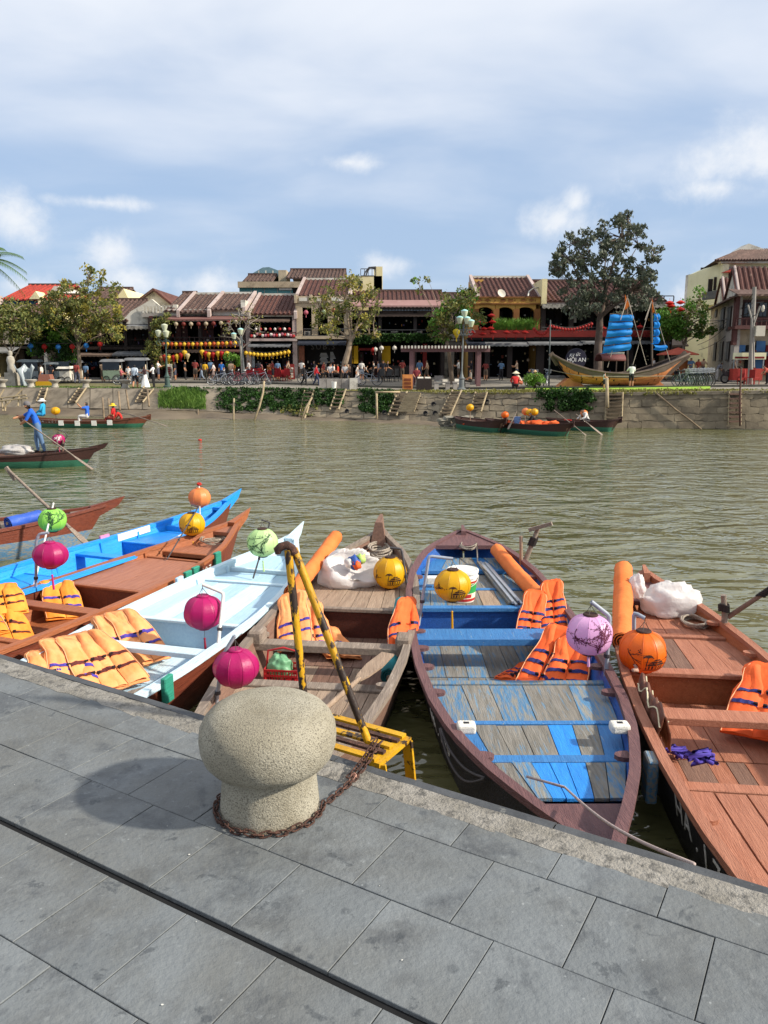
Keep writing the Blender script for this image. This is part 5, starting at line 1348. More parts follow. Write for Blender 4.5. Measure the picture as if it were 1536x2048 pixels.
class Bld:
    def __init__(s, name, label, px, Y, cat='house', group='old houses facing the river'):
        s.Y = Y; p = aty(px, 755, Y); s.root = empty(name, (p.x, Y, gz(p.x, min(Y, 66))), 0, label, cat, group); s.off = s.root.location.copy()
    def part(s, nm, mb, m_, parent=None, smooth=False):
        o = s.off; mb.v = [(v[0]-o.x, v[1]-o.y, v[2]-o.z) for v in mb.v]
        return mb.build(nm, m_, parent or s.root, smooth)
    def x(s, px, Y=None): return aty(px, 680, Y or s.Y).x
    def z(s, py, Y=None): return aty(768, py, Y or s.Y).z
    def bx(s, nm, p0, p1, q0, q1, m_, d=.3, f=0.0, parent=None):      # pixel box: front face at Y+f, d metres deep
        Y = s.Y+f; x0, x1 = s.x(p0, Y), s.x(p1, Y); z0, z1 = s.z(q1, Y), s.z(q0, Y)
        return s.part(nm, MB().bx(x0, x1, Y, Y+d, z0, z1), m_, parent)
    def roof(s, p0, p1, qe, qr, depth, m_=None, f=-.6, para=None, sp=.34, nm='roof', back=True, ridge=True):
        m_ = m_ or M_tile; Y0, Y1 = s.Y+f, s.Y+f+depth; x0, x1 = s.x(p0, Y0), s.x(p1, Y0); ze = s.z(qe, Y0); zr = s.z(qr, Y1)
        mb = MB(); t = .09
        mb.hexa([(x0,Y0,ze-t),(x1,Y0,ze-t),(x1,Y1,zr-t),(x0,Y1,zr-t),(x0,Y0,ze),(x1,Y0,ze),(x1,Y1,zr),(x0,Y1,zr)])
        if back:
            Y2 = Y1+depth; mb.hexa([(x0,Y1+.01,zr-t),(x1,Y1+.01,zr-t),(x1,Y2,ze-t),(x0,Y2,ze-t),(x0,Y1+.01,zr),(x1,Y1+.01,zr),(x1,Y2,ze),(x0,Y2,ze)])
        ro = s.part(nm, mb, m_)
        d = Vector((0, Y1-Y0, zr-ze)); l = d.length; n = max(2, int((x1-x0)/sp)); st = max(3, min(14, int(l/.45)))
        mb = MB(); up = Vector((0, -d.z, d.y)).normalized(); dn = d.normalized(); k0 = 0
        for i in range(st):        # stepped half-round tiles
            for (tt, rr) in ((i/st, .105), ((i+1)/st, .085)):
                for a in (0, 45, 90, 135, 180):
                    mb.v.append(tuple(d*tt+Vector((math.cos(R(a))*rr, 0, 0))+up*(math.sin(R(a))*rr)))
            b = i*10
            for j in range(4): mb.f.append((b+j, b+j+1, b+6+j, b+5+j)); mb.m.append(0)
            mb.f.append((b, b+1, b+2, b+3, b+4)); mb.m.append(0)
        me = mb.mesh('tile_course', m_, smooth=50)
        for k in range(n):
            o = link('tile_course', me, ro); o.location = Vector((lerp(x0, x1, (k+.5)/n), Y0-.03, ze))-s.off
        if ridge: s.part('ridge', MB().bx(x0, x1, Y1-.14, Y1+.14, zr-.02, zr+.16), M_wht if para else M_tile)
        if para:
            for xx in para if isinstance(para, (list, tuple)) else (x0, x1):
                q = MB(); w = .11
                q.hexa([(xx-w,Y0-.1,ze-.35),(xx+w,Y0-.1,ze-.35),(xx+w,Y1+.1,zr-.3),(xx-w,Y1+.1,zr-.3),(xx-w,Y0-.1,ze+.16),(xx+w,Y0-.1,ze+.16),(xx+w,Y1+.1,zr+.26),(xx-w,Y1+.1,zr+.26)])
                s.part('gable_parapet', q, M_pinkg)
        return (x0, x1, ze, zr, Y0, Y1)
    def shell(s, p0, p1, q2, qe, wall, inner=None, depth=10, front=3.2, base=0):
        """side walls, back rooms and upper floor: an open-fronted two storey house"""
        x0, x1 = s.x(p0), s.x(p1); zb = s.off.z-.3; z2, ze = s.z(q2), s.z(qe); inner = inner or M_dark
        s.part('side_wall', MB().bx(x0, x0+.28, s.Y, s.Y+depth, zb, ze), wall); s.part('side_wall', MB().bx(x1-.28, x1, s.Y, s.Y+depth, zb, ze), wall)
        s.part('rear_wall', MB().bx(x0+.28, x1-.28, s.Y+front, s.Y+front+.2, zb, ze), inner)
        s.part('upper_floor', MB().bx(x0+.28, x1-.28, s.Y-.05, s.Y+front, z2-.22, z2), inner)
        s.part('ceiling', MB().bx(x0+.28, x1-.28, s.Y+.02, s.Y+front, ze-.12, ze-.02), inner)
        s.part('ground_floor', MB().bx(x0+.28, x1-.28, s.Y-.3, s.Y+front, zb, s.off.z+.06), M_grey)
    def rail(s, p0, p1, qt, qb, m_, f=-.5, step=.28, bar=.03, knob=None):
        Y = s.Y+f; x0, x1, zt, zb = s.x(p0, Y), s.x(p1, Y), s.z(qt, Y), s.z(qb, Y)
        o = s.part('railing', MB().bx(x0, x1, Y-.04, Y+.04, zt-.06, zt), m_); s.part('bottom_rail', MB().bx(x0, x1, Y-.03, Y+.03, zb, zb+.05), m_, )
        n = max(2, int((x1-x0)/step))
        me = MB().bx(-bar/2, bar/2, -bar/2, bar/2, zb+.05, zt-.06).mesh('baluster', m_)
        for k in range(n+1):
            b = link('baluster', me, s.root); b.location = (lerp(x0, x1, k/n)-s.off.x, Y-s.off.y, -s.off.z)
    def cols(s, pxs, q0, q1, m_, w=.26, f=-.3, nm='column'):
        Y = s.Y+f
        for p in pxs:
            x = s.x(p, Y); s.part(nm, MB().bx(x-w/2, x+w/2, Y-w/2, Y+w/2, s.z(q1, Y), s.z(q0, Y)), m_)
    def awning(s, p0, p1, qa, qb, m_, out=1.2, f=0.0, val=None, nm='awning'):
        Y = s.Y+f; Yo = Y-out; x0, x1 = s.x(p0, Yo), s.x(p1, Yo); za, zb = s.z(qa, Y), s.z(qb, Yo); t = .04
        o = s.part(nm, MB().hexa([(x0,Yo,zb-t),(x1,Yo,zb-t),(x1,Y,za-t),(x0,Y,za-t),(x0,Yo,zb),(x1,Yo,zb),(x1,Y,za),(x0,Y,za)]), m_)
        n = int((x1-x0)/.3); m = MB(); h = val or .14
        for k in range(n):
            a, b = lerp(x0, x1, k/n), lerp(x0, x1, (k+1)/n); c = (a+b)/2
            m.add([(a,Yo-.02,zb),(b,Yo-.02,zb),(b,Yo-.02,zb-h*.7),(c,Yo-.02,zb-h),(a,Yo-.02,zb-h*.7)], [(0,1,2,3,4)])
        s.part('valance', m, M_scal if val else m_, o)
        for xx in (x0+.1, x1-.1): s.part('awning_arm', MB().beam((xx, Y, za-.5), (xx, Yo+.1, zb-.08), .035, .035), M_metalr)
    def doors(s, p0, p1, q0, q1, n, m_, f=1.2, gaps=()):
        for k in range(n):
            if k in gaps: continue
            a, b = lerp(p0, p1, k/n), lerp(p0, p1, (k+1)/n); g = (b-a)*.05
            d = s.bx('door_leaf', a+g, b-g, q0, q1, m_, .07, f)
            h = (q1-q0)
            for j in range(3): s.bx('door_panel', a+g*3.5, b-g*3.5, q0+h*(.06+.32*j), q0+h*(.30+.32*j), m_, .03, f-.03, d)
    def window(s, p0, p1, q0, q1, f=-.04, fr=None):
        w = s.bx('window', p0, p1, q0, q1, fr or M_dwood, .12, f); g = (p1-p0)*.12; h = (q1-q0)*.06
        s.bx('pane', p0+g, (p0+p1)/2-g*.3, q0+h, q1-h, M_glass, .03, f-.02, w); s.bx('pane', (p0+p1)/2+g*.3, p1-g, q0+h, q1-h, M_glass, .03, f-.02, w)
    def gable(s, nm, pts, m_, f=0.0, d=.3):
        Y = s.Y+f; v = [aty(px, py, Y) for px, py in pts]; poly = [(p.x, p.z) for p in v]; return s.part(nm, MB().prism(poly, Y, Y+d, 'y'), m_)
GOODS = ['#b9a58c', '#8a4436', '#6d7a86', '#c4b48a', '#4f5f4a', '#a33a2c', '#d2cabb', '#7f6b9a', '#c98a3c']
def clutter(b, p0, p1, q0, q1, n, seed, f=(.1, .9)):
    rs = random.Random(seed)
    for k in range(n):
        px, py = rs.uniform(p0, p1), rs.uniform(q0, q1); w, h = rs.uniform(1.2, 4.5), rs.uniform(1.5, 6); c = rs.choice(GOODS)
        b.bx('shop_goods', px-w/2, px+w/2, py-h/2, py+h/2, mat('goods_'+c[1:], c, scale=5, rough=.8, c2=tuple(x*.6 for x in lin(c)[:3])), .12, rs.uniform(*f))
# ---- red roofed house far behind, left
b = Bld('town_house', 'blue walled house under a bright red roof behind the trees', 60, 82)
b.bx('wall', 12, 112, 596, 660, plaster('blue_plaster', '#3f7fa0', '#356f8f'), 8); b.roof(6, 112, 599, 570, 7, M_tileo, -.8, sp=.5)
b.gable('dormer_gable', [(58,598),(82,598),(71,582)], M_cream, -1.0, 2); b.gable('side_gable', [(88,600),(125,600),(116,572),(108,572)], M_wht, .3, 6)
for k in range(4): b.window(20+k*18, 28+k*18, 600, 612)
# ---- brown roofed house with cream gable
b = Bld('town_house', 'low brown roofed house with cream side gable behind the palm', 60, 66)
b.shell(-40, 92, 692, 640, M_wht); b.roof(-45, 92, 640, 612, 5, M_tile, -.6, para=False); b.gable('gable_wall', [(90,690),(124,690),(124,662),(108,622),(90,640)], M_cream, -.2, 8)
b.bx('upper_wall', -40, 90, 642, 688, M_grey, .2); b.awning(-40, 22, 694, 703, M_gawn, 1.4); b.doors(-30, 85, 700, 760, 9, M_dwood, .8, (2, 3, 6))
for k in range(5): b.window(-25+k*22, -15+k*22, 655, 680)
# ---- house with orange roof edge behind the first tree
b = Bld('town_house', 'cream house with an orange brown roof behind the first tree', 165, 74)
b.bx('wall', 82, 250, 600, 700, M_cream, 8); b.roof(70, 160, 612, 590, 5, M_tileo, -.6); b.roof(160, 232, 606, 577, 6, M_tile, -.5); b.gable('gable_wall', [(224,640),(264,640),(264,612),(247,577),(224,606)], M_cream, -.3, 8)
for k in range(6): b.window(96+k*22, 106+k*22, 622, 650)
# ---- grey gabled house behind
b = Bld('town_house', 'pale grey gabled house with brown barge boards behind the balustrade', 310, 78)
b.gable('gable_wall', [(274,660),(342,660),(342,607),(305.5,579),(274,601)], M_wht, 0, 8)
Y = 78; A, Bp, Cp = aty(266,605,Y-.5), aty(305.5,576,Y-.5), aty(345,608,Y-.5); D = Vector((0, 10, 0)); t = Vector((0, 0, .25))
b.part('roof', MB().hexa([A-t, Bp-t, Bp-t+D, A-t+D, A, Bp, Bp+D, A+D]), M_tile); b.part('roof', MB().hexa([Bp-t, Cp-t, Cp-t+D+Vector((2.2,0,0)), Bp-t+D, Bp, Cp, Cp+D+Vector((2.2,0,0)), Bp+D]), M_tiler)
# ---- dark timber house with balustrade
b = Bld('timber_house', 'dark timber house with white balustrade and scalloped awning', 240, 62)
b.shell(148, 306, 694, 640, M_dwood, M_dark); b.roof(150, 258, 641, 600, 5.5, M_tile, -.5, para=False); b.bx('cornice', 148, 306, 636, 642, M_dwood, .4, -.3)
b.gable('curved_gable', [(236,648),(312,648),(314,622),(322,614),(303,598),(290,606),(262,622),(245,640)], M_wht, -.35, .5)
b.bx('terrace_slab', 286, 357, 627, 634, M_grey, 3, -.6); b.rail(290, 349, 611, 627, M_wht, -.55, .24, .11); b.bx('end_post', 349, 357, 609, 636, M_wht, .5, -.7)
b.awning(252, 306, 648, 652, M_gawn, 1.3, 0, .28); b.rail(205, 306, 678, 692, M_dwood, -.2); b.bx('balcony_slab', 150, 306, 693, 699, M_dwood, .8, -.5)
b.awning(222, 292, 700, 709, M_gawn, 1.5); b.awning(150, 222, 704, 710, M_bawn, 1.3); b.doors(170, 300, 650, 692, 8, M_dwood, 1.5, (3, 4)); b.doors(160, 300, 712, 758, 9, M_dwood, 1.6, (2, 3, 6)); b.cols((152, 200, 252, 304), 644, 760, M_dwood)
b.bx('blue_sign', 168, 192, 722, 735, mat('navy_sign', '#1c2440', rough=.6), .05, 1.3)
lettering('MEMORY', .42, Matrix.Translation(aty(180, 728, 63.2)-b.off) @ Matrix.Rotation(R(90), 4, 'X'), mat('blue_lettering', '#6f8fc0', rough=.6), b.root)
clutter(b, 155, 300, 715, 755, 34, 1); clutter(b, 155, 300, 655, 690, 14, 2)
# ---- wide brown restaurant
b = Bld('timber_house', 'wide brown restaurant with long balcony and three stepped roofs', 400, 61)
b.shell(300, 492, 688, 632, M_rwood, M_dark); r1 = b.roof(330, 362, 622, 586, 6, M_tile, -.4, para=None); r2 = b.roof(359, 420, 625, 589, 5.5, M_tile, -.9, True); r3 = b.roof(420, 490, 619, 588, 5.5, M_tile, -.6, True)
b.bx('attic_wall', 332, 490, 618, 632, M_wht, .3, -.2); b.bx('end_gable', 484, 493, 600, 632, M_wht, 6, -.5)
b.awning(333, 494, 630, 638, M_rfas, 1.5, 0, None, 'tin_awning'); b.bx('balcony_slab', 300, 490, 687, 693, M_rwood, 1.0, -.7); b.rail(330, 488, 674, 686, M_dwood, -.6, .36, .07)
b.cols((302, 340, 401, 452, 489), 636, 760, M_dwood); b.doors(325, 480, 642, 686, 12, M_rwood, 1.0, (1, 4, 5, 8)); b.doors(310, 480, 703, 758, 12, M_rwood, 1.2, (3, 4, 5, 9))
b.awning(330, 420, 697, 702, M_bawn, 1.3); b.awning(420, 488, 697, 701, M_rfas, 1.0)
clutter(b, 305, 486, 705, 756, 44, 3); clutter(b, 320, 486, 648, 684, 20, 4)
# ---- small house with red tables
b = Bld('timber_house', 'small house with white gable, flower balcony and yellow lantern string', 545, 61)
b.shell(492, 593, 682, 630, M_pinkg, M_dark); b.roof(500, 592, 628, 591, 5.5, M_tiler, -.7, True); b.bx('eave_beam', 494, 593, 628, 633, M_wht, .3, -.5)
b.awning(500, 580, 634, 641, M_bawn, .9); b.bx('balcony_slab', 498, 594, 677, 682, M_pinkg, 1.0, -.7); b.rail(500, 592, 664, 677, M_rwood, -.6, .30, .05); b.awning(495, 580, 686, 691, M_gawn, 1.2)
b.cols((497, 590), 633, 760, M_pinkg, .34); b.doors(500, 588, 640, 676, 7, M_dwood, 1.4, (2, 3, 4)); b.doors(500, 588, 694, 752, 7, M_dwood, 2.0, (2, 3, 4))
b.bx('tide_poster', 496, 508, 712, 735, mat('poster_blue', '#7d97a8', '#c5c9c8', scale=3, rough=.6), .04, -.05)
rs = random.Random(2)
for k in range(16):
    px = 503+k*5.6; p = aty(px, 670+rs.uniform(-2, 2), 60.35); q = MB().ball(p, .13, 8, 6, sc=(1, .8, .9), rough=.4); b.part('flower_pot', q, [mat('red_flower', '#a8292a', rough=.7), mat('white_flower', '#d8cfc6', rough=.7), mat('pink_flower', '#b06a78', rough=.7)][k % 3], smooth=True)
for k in range(8):
    p = aty(512+k*9.5, 658, 60.3); b.part('bulb', MB().ball(p, .11, 8, 6), [mat('white_flower', '#d8cfc6'), mat('red_flower', '#a8292a')][k % 2], smooth=True)
clutter(b, 500, 588, 696, 752, 30, 5); clutter(b, 502, 588, 642, 662, 12, 6)
# ---- cream and teal building behind
b = Bld('tall_house', 'cream and teal building with glass attic rising behind the small house', 545, 76)
b.bx('teal_wall', 482, 600, 570, 640, M_teal_w, 6); b.bx('fascia', 479, 612, 563, 575, M_beige, .5, -.4); b.bx('window_strip', 560, 586, 575, 580, M_wht, .1, -.15); b.bx('door_opening', 588, 600, 574, 592, M_dark, .1, -.1)
for k in range(4): b.bx('panel_joint', 505+k*26, 506+k*26, 573, 600, M_grey, .05, -.06)
b.roof(488, 548, 563, 550, 3.5, M_tile, -.3); b.gable('glass_attic', [(494,553),(562,553),(562,543),(538,534),(525,535)], mat('attic_glass', '#6f8a90', '#5d777e', scale=2, rough=.25), 3.8, 3)
for k in range(3): b.bx('attic_post', 520+k*14, 522+k*14, 541, 553, M_wht, .1, 3.6)
b.bx('attic_wall', 560, 576, 540, 566, M_beige, 3, 2); b.roof(574, 690, 556, 540, 4, M_tile, .5)
# ---- beige house with columns and the dark shop
b = Bld('town_house', 'beige house with columned balcony above a dark navy awning', 640, 61)
b.shell(592, 700, 673, 592, M_beige, M_dark); b.roof(596, 700, 592, 560, 6, M_tiler, .3, True); b.bx('parapet', 591, 700, 592, 605, M_beige, .35, -.35); b.bx('fascia', 592, 700, 605.5, 615, M_beige, .5, -.25)
for (a, c) in ((600,616),(634,652),(664,690)): b.bx('parapet_panel', a, c, 595, 602, M_wht, .05, -.40)
for p in (592, 622, 658, 698): b.bx('parapet_post', p-2, p+3, 589, 606, M_beige, .5, -.45)
b.cols((600, 630, 662, 694), 615, 674, M_beige, .42); b.bx('balcony_slab', 591, 700, 672, 678, M_beige, 1.0, -.7); b.rail(607, 698, 657, 672, M_metalr, -.6, .5, .02)
b.awning(594, 692, 678, 687, M_navy, 1.5); b.bx('brick_pillar', 597, 608, 692, 748, mat('orange_brick', '#8f5a43', '#6f4534', scale=4, rough=.9, bump=.8, bscale=8), .5, -.2)
for (a, c) in ((609,621),(660,672)):
    u = b.bx('air_conditioner', a, c, 662, 672, M_wht, .5, -.25); b.bx('fan_grille', a+2, a+8, 663.5, 670.5, M_metalr, .02, -.27, u)
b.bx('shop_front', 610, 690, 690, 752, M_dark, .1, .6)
ML = mat('pale_sign_letters', '#b9b7b3', rough=.7)
lettering('SUB.3', .62, Matrix.Translation(aty(646, 694, 61.5)-b.off) @ Matrix.Rotation(R(90), 4, 'X'), mat('dim_sign_letters', '#5d5b5a', rough=.7), b.root, space=1.3)
for k in range(9):
    b.bx('menu_line', 641-(k % 3), 653+(k*5 % 4), 706+k*2.6, 707.4+k*2.6, ML, .02, .55); b.bx('menu_line', 660, 666+(k*7 % 6), 704+k*2.4, 705.3+k*2.4, ML, .02, .55)
clutter(b, 610, 692, 722, 756, 18, 7, (.0, .5)); clutter(b, 600, 690, 620, 668, 10, 8)
# ---- tall yellow house behind
b = Bld('tall_house', 'tall yellow house with roof railing and stair behind the beige house', 735, 72)
b.bx('wall', 700, 764, 552, 640, M_cream, 5); b.part('stair_tower', MB().bx(b.x(748), b.x(765), 72, 78, b.z(640), b.z(533)), M_cream); b.window(716, 726, 562, 576); b.rail(722, 752, 537, 552, M_metalr, 0, .3, .05)
for k in range(2): b.part('stair_rail', MB().tube([aty(728+k*4, 552, 71.8), aty(730+k*4, 545, 71.8), aty(738+k*2, 535, 71.8), aty(752, 534+k*2, 71.8)], .07, 6), M_metalr)
b.roof(706, 756, 590, 576, 3, M_tiler, -1.5)
# ---- dark two storey bar with pink fascia and vines
b = Bld('timber_house', 'dark bar with pink fascia, vine balcony and mustard ground floor', 795, 61)
b.shell(698, 888, 666, 620, M_dwood, M_dark); b.roof(738, 890, 603, 583, 4, M_tiler, .2, None); b.awning(704, 890, 600, 611, M_pfas, 1.1, 0, None, 'fascia'); b.awning(712, 880, 622, 630, M_bawn, .8)
m = MB()
for k in range(22): p = aty(740+k*6.2, 617, 60); m.bx(p.x-.1, p.x+.1, 60, 60.4, p.z-.1, p.z+.1)
b.part('rafter_ends', m, M_dwood); b.rail(705, 888, 659, 668, M_metalr, -.5, .6, .03); b.bx('balcony_slab', 698, 888, 667, 672, M_dwood, 1.2, -.8); b.cols((700, 760, 830, 886), 622, 752, M_dwood)
for (a, c) in ((699,705),(707,716),(759,781)): b.bx('mustard_panel', a, c, 692, 727, M_yelw, .1, -.1)
b.bx('red_panel', 690, 696, 706, 738, M_rband, .1, -.1); b.bx('red_pillar', 846, 854, 688, 735, M_rband, .3, -.4); b.bx('red_sign', 718, 742, 696, 701, M_rband, .08, -.3); b.bx('bar_counter', 755, 822, 731, 752, M_dwood, .6, -.2); b.doors(718, 755, 704, 750, 4, M_rwood, 1.0, (1, 2))
for (px, py) in ((782,663),(829,663)): b.bx('white_table', px, px+14, py, py+1.5, M_wht, .5, -.2)
m = MB(); rs = random.Random(8)
for k in range(4200):
    px = rs.uniform(700, 895); y0 = 668; c = aty(px, y0+rs.random()**1.3*(20 if px < 745 else 15)+3*noise.noise(Vector((px*.1, 0, 0))), 59.7-rs.random()*.5); leaves(m, c, 1, (.05,.05,.05), .13, rs, 1.2)
o = b.part('hanging_vines', m, L_ivy); o['kind'] = 'stuff'
clutter(b, 702, 884, 700, 754, 44, 9); clutter(b, 705, 884, 640, 664, 16, 10)
# ---- narrow pale house between
b = Bld('town_house', 'narrow pale house squeezed between the dark bar and the ochre arcade', 915, 66)
b.bx('wall', 886, 945, 600, 760, M_wht, 6); b.roof(884, 946, 600, 588, 4, M_tile, -.4); b.window(895, 910, 625, 650); b.window(920, 935, 625, 650); b.bx('gallery', 888, 944, 684, 690, M_grey, 1.5, -1.4); b.cols((892, 905, 930, 942), 690, 760, M_wht, .3, -1.2)
b.rail(888, 944, 676, 684, M_metalr, -1.4); b.doors(895, 940, 700, 758, 5, M_glass, -.1); b.bx('notice_board', 929, 942, 702, 713, M_wht, .05, -1.5)
# ---- ochre arcade house
b = Bld('arcade_house', 'ochre house with arched balcony, red parapet and leafy planters', 1010, 58)
b.shell(940, 1082, 676, 596, M_ochre, M_dark); b.roof(955, 1078, 597, 556, 5.5, M_tiler, -.3, True); b.bx('frieze', 944, 1078, 595, 607, M_ochre, .45, -.5); b.bx('moulding', 943, 1079, 593, 595.5, M_ochd, .6, -.6); b.bx('moulding', 943, 1079, 606, 608.5, M_ochd, .55, -.6)
for px in (952, 968, 1040, 1056): b.gable('frieze_lozenge', [(px,600),(px+7,603.5),(px+14,600),(px+7,597)], M_ochd, -.53, .04)
for (a, c) in ((999,1009),(1014,1024)): b.bx('frieze_tablet', a, c, 598, 603.5, M_ochd, .04, -.53)
for px in (990, 1030, 1071): b.gable('frieze_dot', [(px-1.5,601),(px,603.5),(px+1.5,601),(px,598)], M_ochd, -.53, .04)
for (a, c) in ((950,990),(991,1030),(1031,1072)):         # arches
    pts = [(a,608),(c,608),(c,632)]; mid, rw = (a+c)/2, (c-a)/2-3
    pts += [(mid+rw*math.cos(R(t)), 624-10*math.sin(R(t))) for t in range(0, 181, 20)]; pts += [(a, 632)]
    b.gable('arch', pts, M_ochre, -.45, .35)
b.cols((950, 990.5, 1030.5, 1072), 618, 662, M_ochd, .42, -.3); b.bx('red_parapet', 937, 1068, 660, 675, M_rband, .3, -.9); b.bx('balcony_slab', 937, 1082, 675, 679, M_dwood, 1.2, -.8); b.awning(972, 1058, 679, 689, M_gawn, 1.5); b.awning(934, 972, 679, 688, M_navy, 1.4)
b.cols((942, 975, 1020, 1078), 680, 762, M_dwood, .36); b.doors(948, 1075, 622, 660, 9, M_dwood, 1.5, (1, 2, 4, 6, 7)); b.part('satellite_dish', MB().lathe([(.02,0),(.16,.03),(.28,.08),(.31,.11),(.28,.1),(.16,.05),(.02,.02)], 20, c=aty(1002, 588, 57.2), M=Matrix.Rotation(R(62), 3, 'X') @ Matrix.Rotation(R(20), 3, 'Y')), M_wht)
b.bx('ridge_lantern', 940, 964, 559, 571, M_ochre, 2, 4); b.part('pipe', MB().tube([aty(1056, 592, 57.3), aty(1058, 583, 57.6), aty(1066, 577, 58), aty(1078, 575, 58.6)], .05, 6), M_wht)
m = MB(); rs = random.Random(12)
for k in range(480):
    px = rs.choice((1000, 1018, 1040, 1058))+rs.gauss(0, 6); c = aty(px, 661, 57.2); hh = rs.uniform(.5, 1.25); d = Vector((rs.uniform(-.5,.5), rs.uniform(-.5,.3), 1)).normalized(); s_ = Vector((1,.3,0))*.035; e = c+d*hh; mid = c+d*hh*.6; e += Vector((d.x*.3, 0, -.2))
    m.add([c-s_, c+s_, mid+s_, e, mid-s_], [(0,1,2,4),(4,2,3)])
o = b.part('planter_leaves', m, L_fresh); o['kind'] = 'stuff'
clutter(b, 945, 1078, 696, 758, 26, 11, (.5, 2)); clutter(b, 950, 1070, 628, 658, 10, 12)
# ---- long dark house behind the ship and big tree
b = Bld('timber_house', 'long dark house with red parapet behind the replica ship', 1210, 58)
b.shell(1080, 1342, 676, 604, M_cream, M_dark, 9); b.roof(1084, 1330, 602, 563, 5.5, M_tiler, -.3, None); b.part('party_wall', MB().bx(b.x(1076), b.x(1086), 57.2, 64, b.z(612), b.z(560)), M_cream); b.awning(1082, 1250, 603, 608, M_dwood, .9, 0, .35); b.awning(1250, 1342, 602, 608, M_dwood, 1.3, 0, .3)
b.rail(1245, 1342, 591, 604, M_dwood, -1.0, .6, .06); b.rail(1082, 1340, 654, 661, M_metalr, -.6, .5, .03); b.bx('red_parapet', 1068, 1342, 661, 674, M_rband, .3, -.9); b.bx('balcony_slab', 1080, 1342, 674.5, 679, M_dwood, 1.1, -.8); b.awning(1058, 1166, 679, 687, M_gawn, 1.5); b.awning(1166, 1342, 678, 685, M_gawn, 1.5)
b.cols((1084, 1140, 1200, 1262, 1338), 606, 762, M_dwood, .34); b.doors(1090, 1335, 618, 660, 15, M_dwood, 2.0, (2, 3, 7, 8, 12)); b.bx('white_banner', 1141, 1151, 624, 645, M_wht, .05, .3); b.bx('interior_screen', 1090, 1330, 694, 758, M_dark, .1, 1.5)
clutter(b, 1085, 1335, 696, 758, 44, 13, (.4, 1.4)); clutter(b, 1085, 1335, 630, 656, 20, 14)
# ---- tall cream house on the right
b = Bld('tall_house', 'tall pale lime house with hipped tile roof and corner balcony', 1470, 66)
x0, x1, xm = b.x(1436), b.x(1640), b.x(1404)
b.part('wall', MB().bx(x0, x1, 66, 70.4, b.z(740), b.z(522)), M_limey); zb, zt = b.z(740), b.z(524)
b.part('corner_wall', MB().hexa([(xm,69.5,zb),(x0,66,zb),(x0,70,zb),(xm,70,zb),(xm,69.5,zt-.6),(x0,66,zt),(x0,70,zt),(xm,70,zt-.6)]), M_limey); b.part('flank_wall', MB().bx(b.x(1384, 70), xm+.01, 69.6, 70.6, zb, b.z(538)), M_wht)
b.bx('dark_sign_strip', 1392, 1404, 535, 600, M_dwood, .12, 3.4); e0, e1 = aty(1428, 522, 65.2), aty(1660, 520, 65.2); rz_ = b.z(500, 69); xr0, xr1 = b.x(1468, 69), b.x(1640, 69)
b.part('roof', MB().add([e0, e1, (xr1, 69, rz_), (xr0, 69, rz_), (e0.x+1.3, 71.4, e0.z), (e1.x, 71.4, e1.z)], [(0,1,2,3), (0,3,4), (3,2,5,4), (1,5,2), (0,4,5,1)]), M_tile)
n = 40
for k in range(n):
    t = (k+.5)/n; p = e0.lerp(e1, t); q = Vector((lerp(xr0, xr1, t), 69, rz_)); b.part('tile_course', MB().tube([p+Vector((0,0,.06)), q+Vector((0,0,.06))], .10, 5), M_tile)
b.part('roof_crest', MB().prism([(aty(1462,505,70).x, aty(1462,505,70).z), (aty(1520,505,70).x, aty(1520,505,70).z), (aty(1483,492,70).x, aty(1483,492,70).z)], 68.6, 70), M_wht); b.bx('eave', 1430, 1660, 520, 526, M_wht, .6, -.6)
b.bx('balcony_recess', 1441, 1506, 533, 556, M_pinkg, .05, -.03); b.bx('balcony_door', 1447, 1453, 542, 556, M_dwood, .04, -.06); b.bx('balcony_door', 1478, 1490, 540, 556, M_dwood, .04, -.06); b.cols((1438,), 528, 620, M_limey, .5, -.2)
for (px, py) in ((1409,558),(1420,554)):
    w = b.bx('balcony_window', px, px+9, py, py+26, M_dwood, .15, 1.0 if px < 1415 else .6)
b.part('balcony', MB().hexa([aty(1404,600,67.5), aty(1436,596,65), aty(1436,596,66.5), aty(1404,600,69.5), aty(1404,586,67.5), aty(1436,580,65), aty(1436,580,66.5), aty(1404,586,69.5)]), M_metalr); b.part('balcony_slab', MB().hexa([aty(1402,612,67.3), aty(1438,608,64.8), aty(1438,608,66.6), aty(1402,612,69.6), aty(1402,601,67.3), aty(1438,597,64.8), aty(1438,597,66.6), aty(1402,601,69.6)]), M_limey)
b.part('parasol', MB().lathe([(.9,0),(.85,.05),(.05,.35)], 12, c=aty(1465,546,65.6)), M_tileo)
# ---- grey corner house by the alley: long flank towards the alley, front to the river
b = Bld('corner_house', 'grey corner house with twin gables beside the cable pole', 1490, 50)
def al(px, py, Y): return aty(px, py, Y)
f0, f1 = al(1468, 700, 50), al(1416, 700, 62); zb = b.off.z-.3
def flank(u, z, o=0): p = f0.lerp(f1, u); return Vector((p.x-o, p.y, z))
zt0 = al(1468, 588, 50).z; b.part('flank_wall', MB().hexa([flank(0,zb), flank(0,zb,-.3), flank(1,zb,-.3), flank(1,zb), flank(0,zt0), flank(0,zt0,-.3), flank(1,zt0,-.3), flank(1,zt0)]), M_grey)
xr = b.x(1700); b.part('front_wall', MB().bx(f0.x+.3, xr, 50.6, 51, zb, b.z(578)), M_beige); b.part('rear_mass', MB().hexa([(f0.x+.7,51,zb),(xr,51,zb),(xr,61,zb),(f1.x+.5,61,zb),(f0.x+.7,51,zt0-.5),(xr,51,zt0-.5),(xr,61,zt0-.5),(f1.x+.5,61,zt0-.5)]), M_dark)
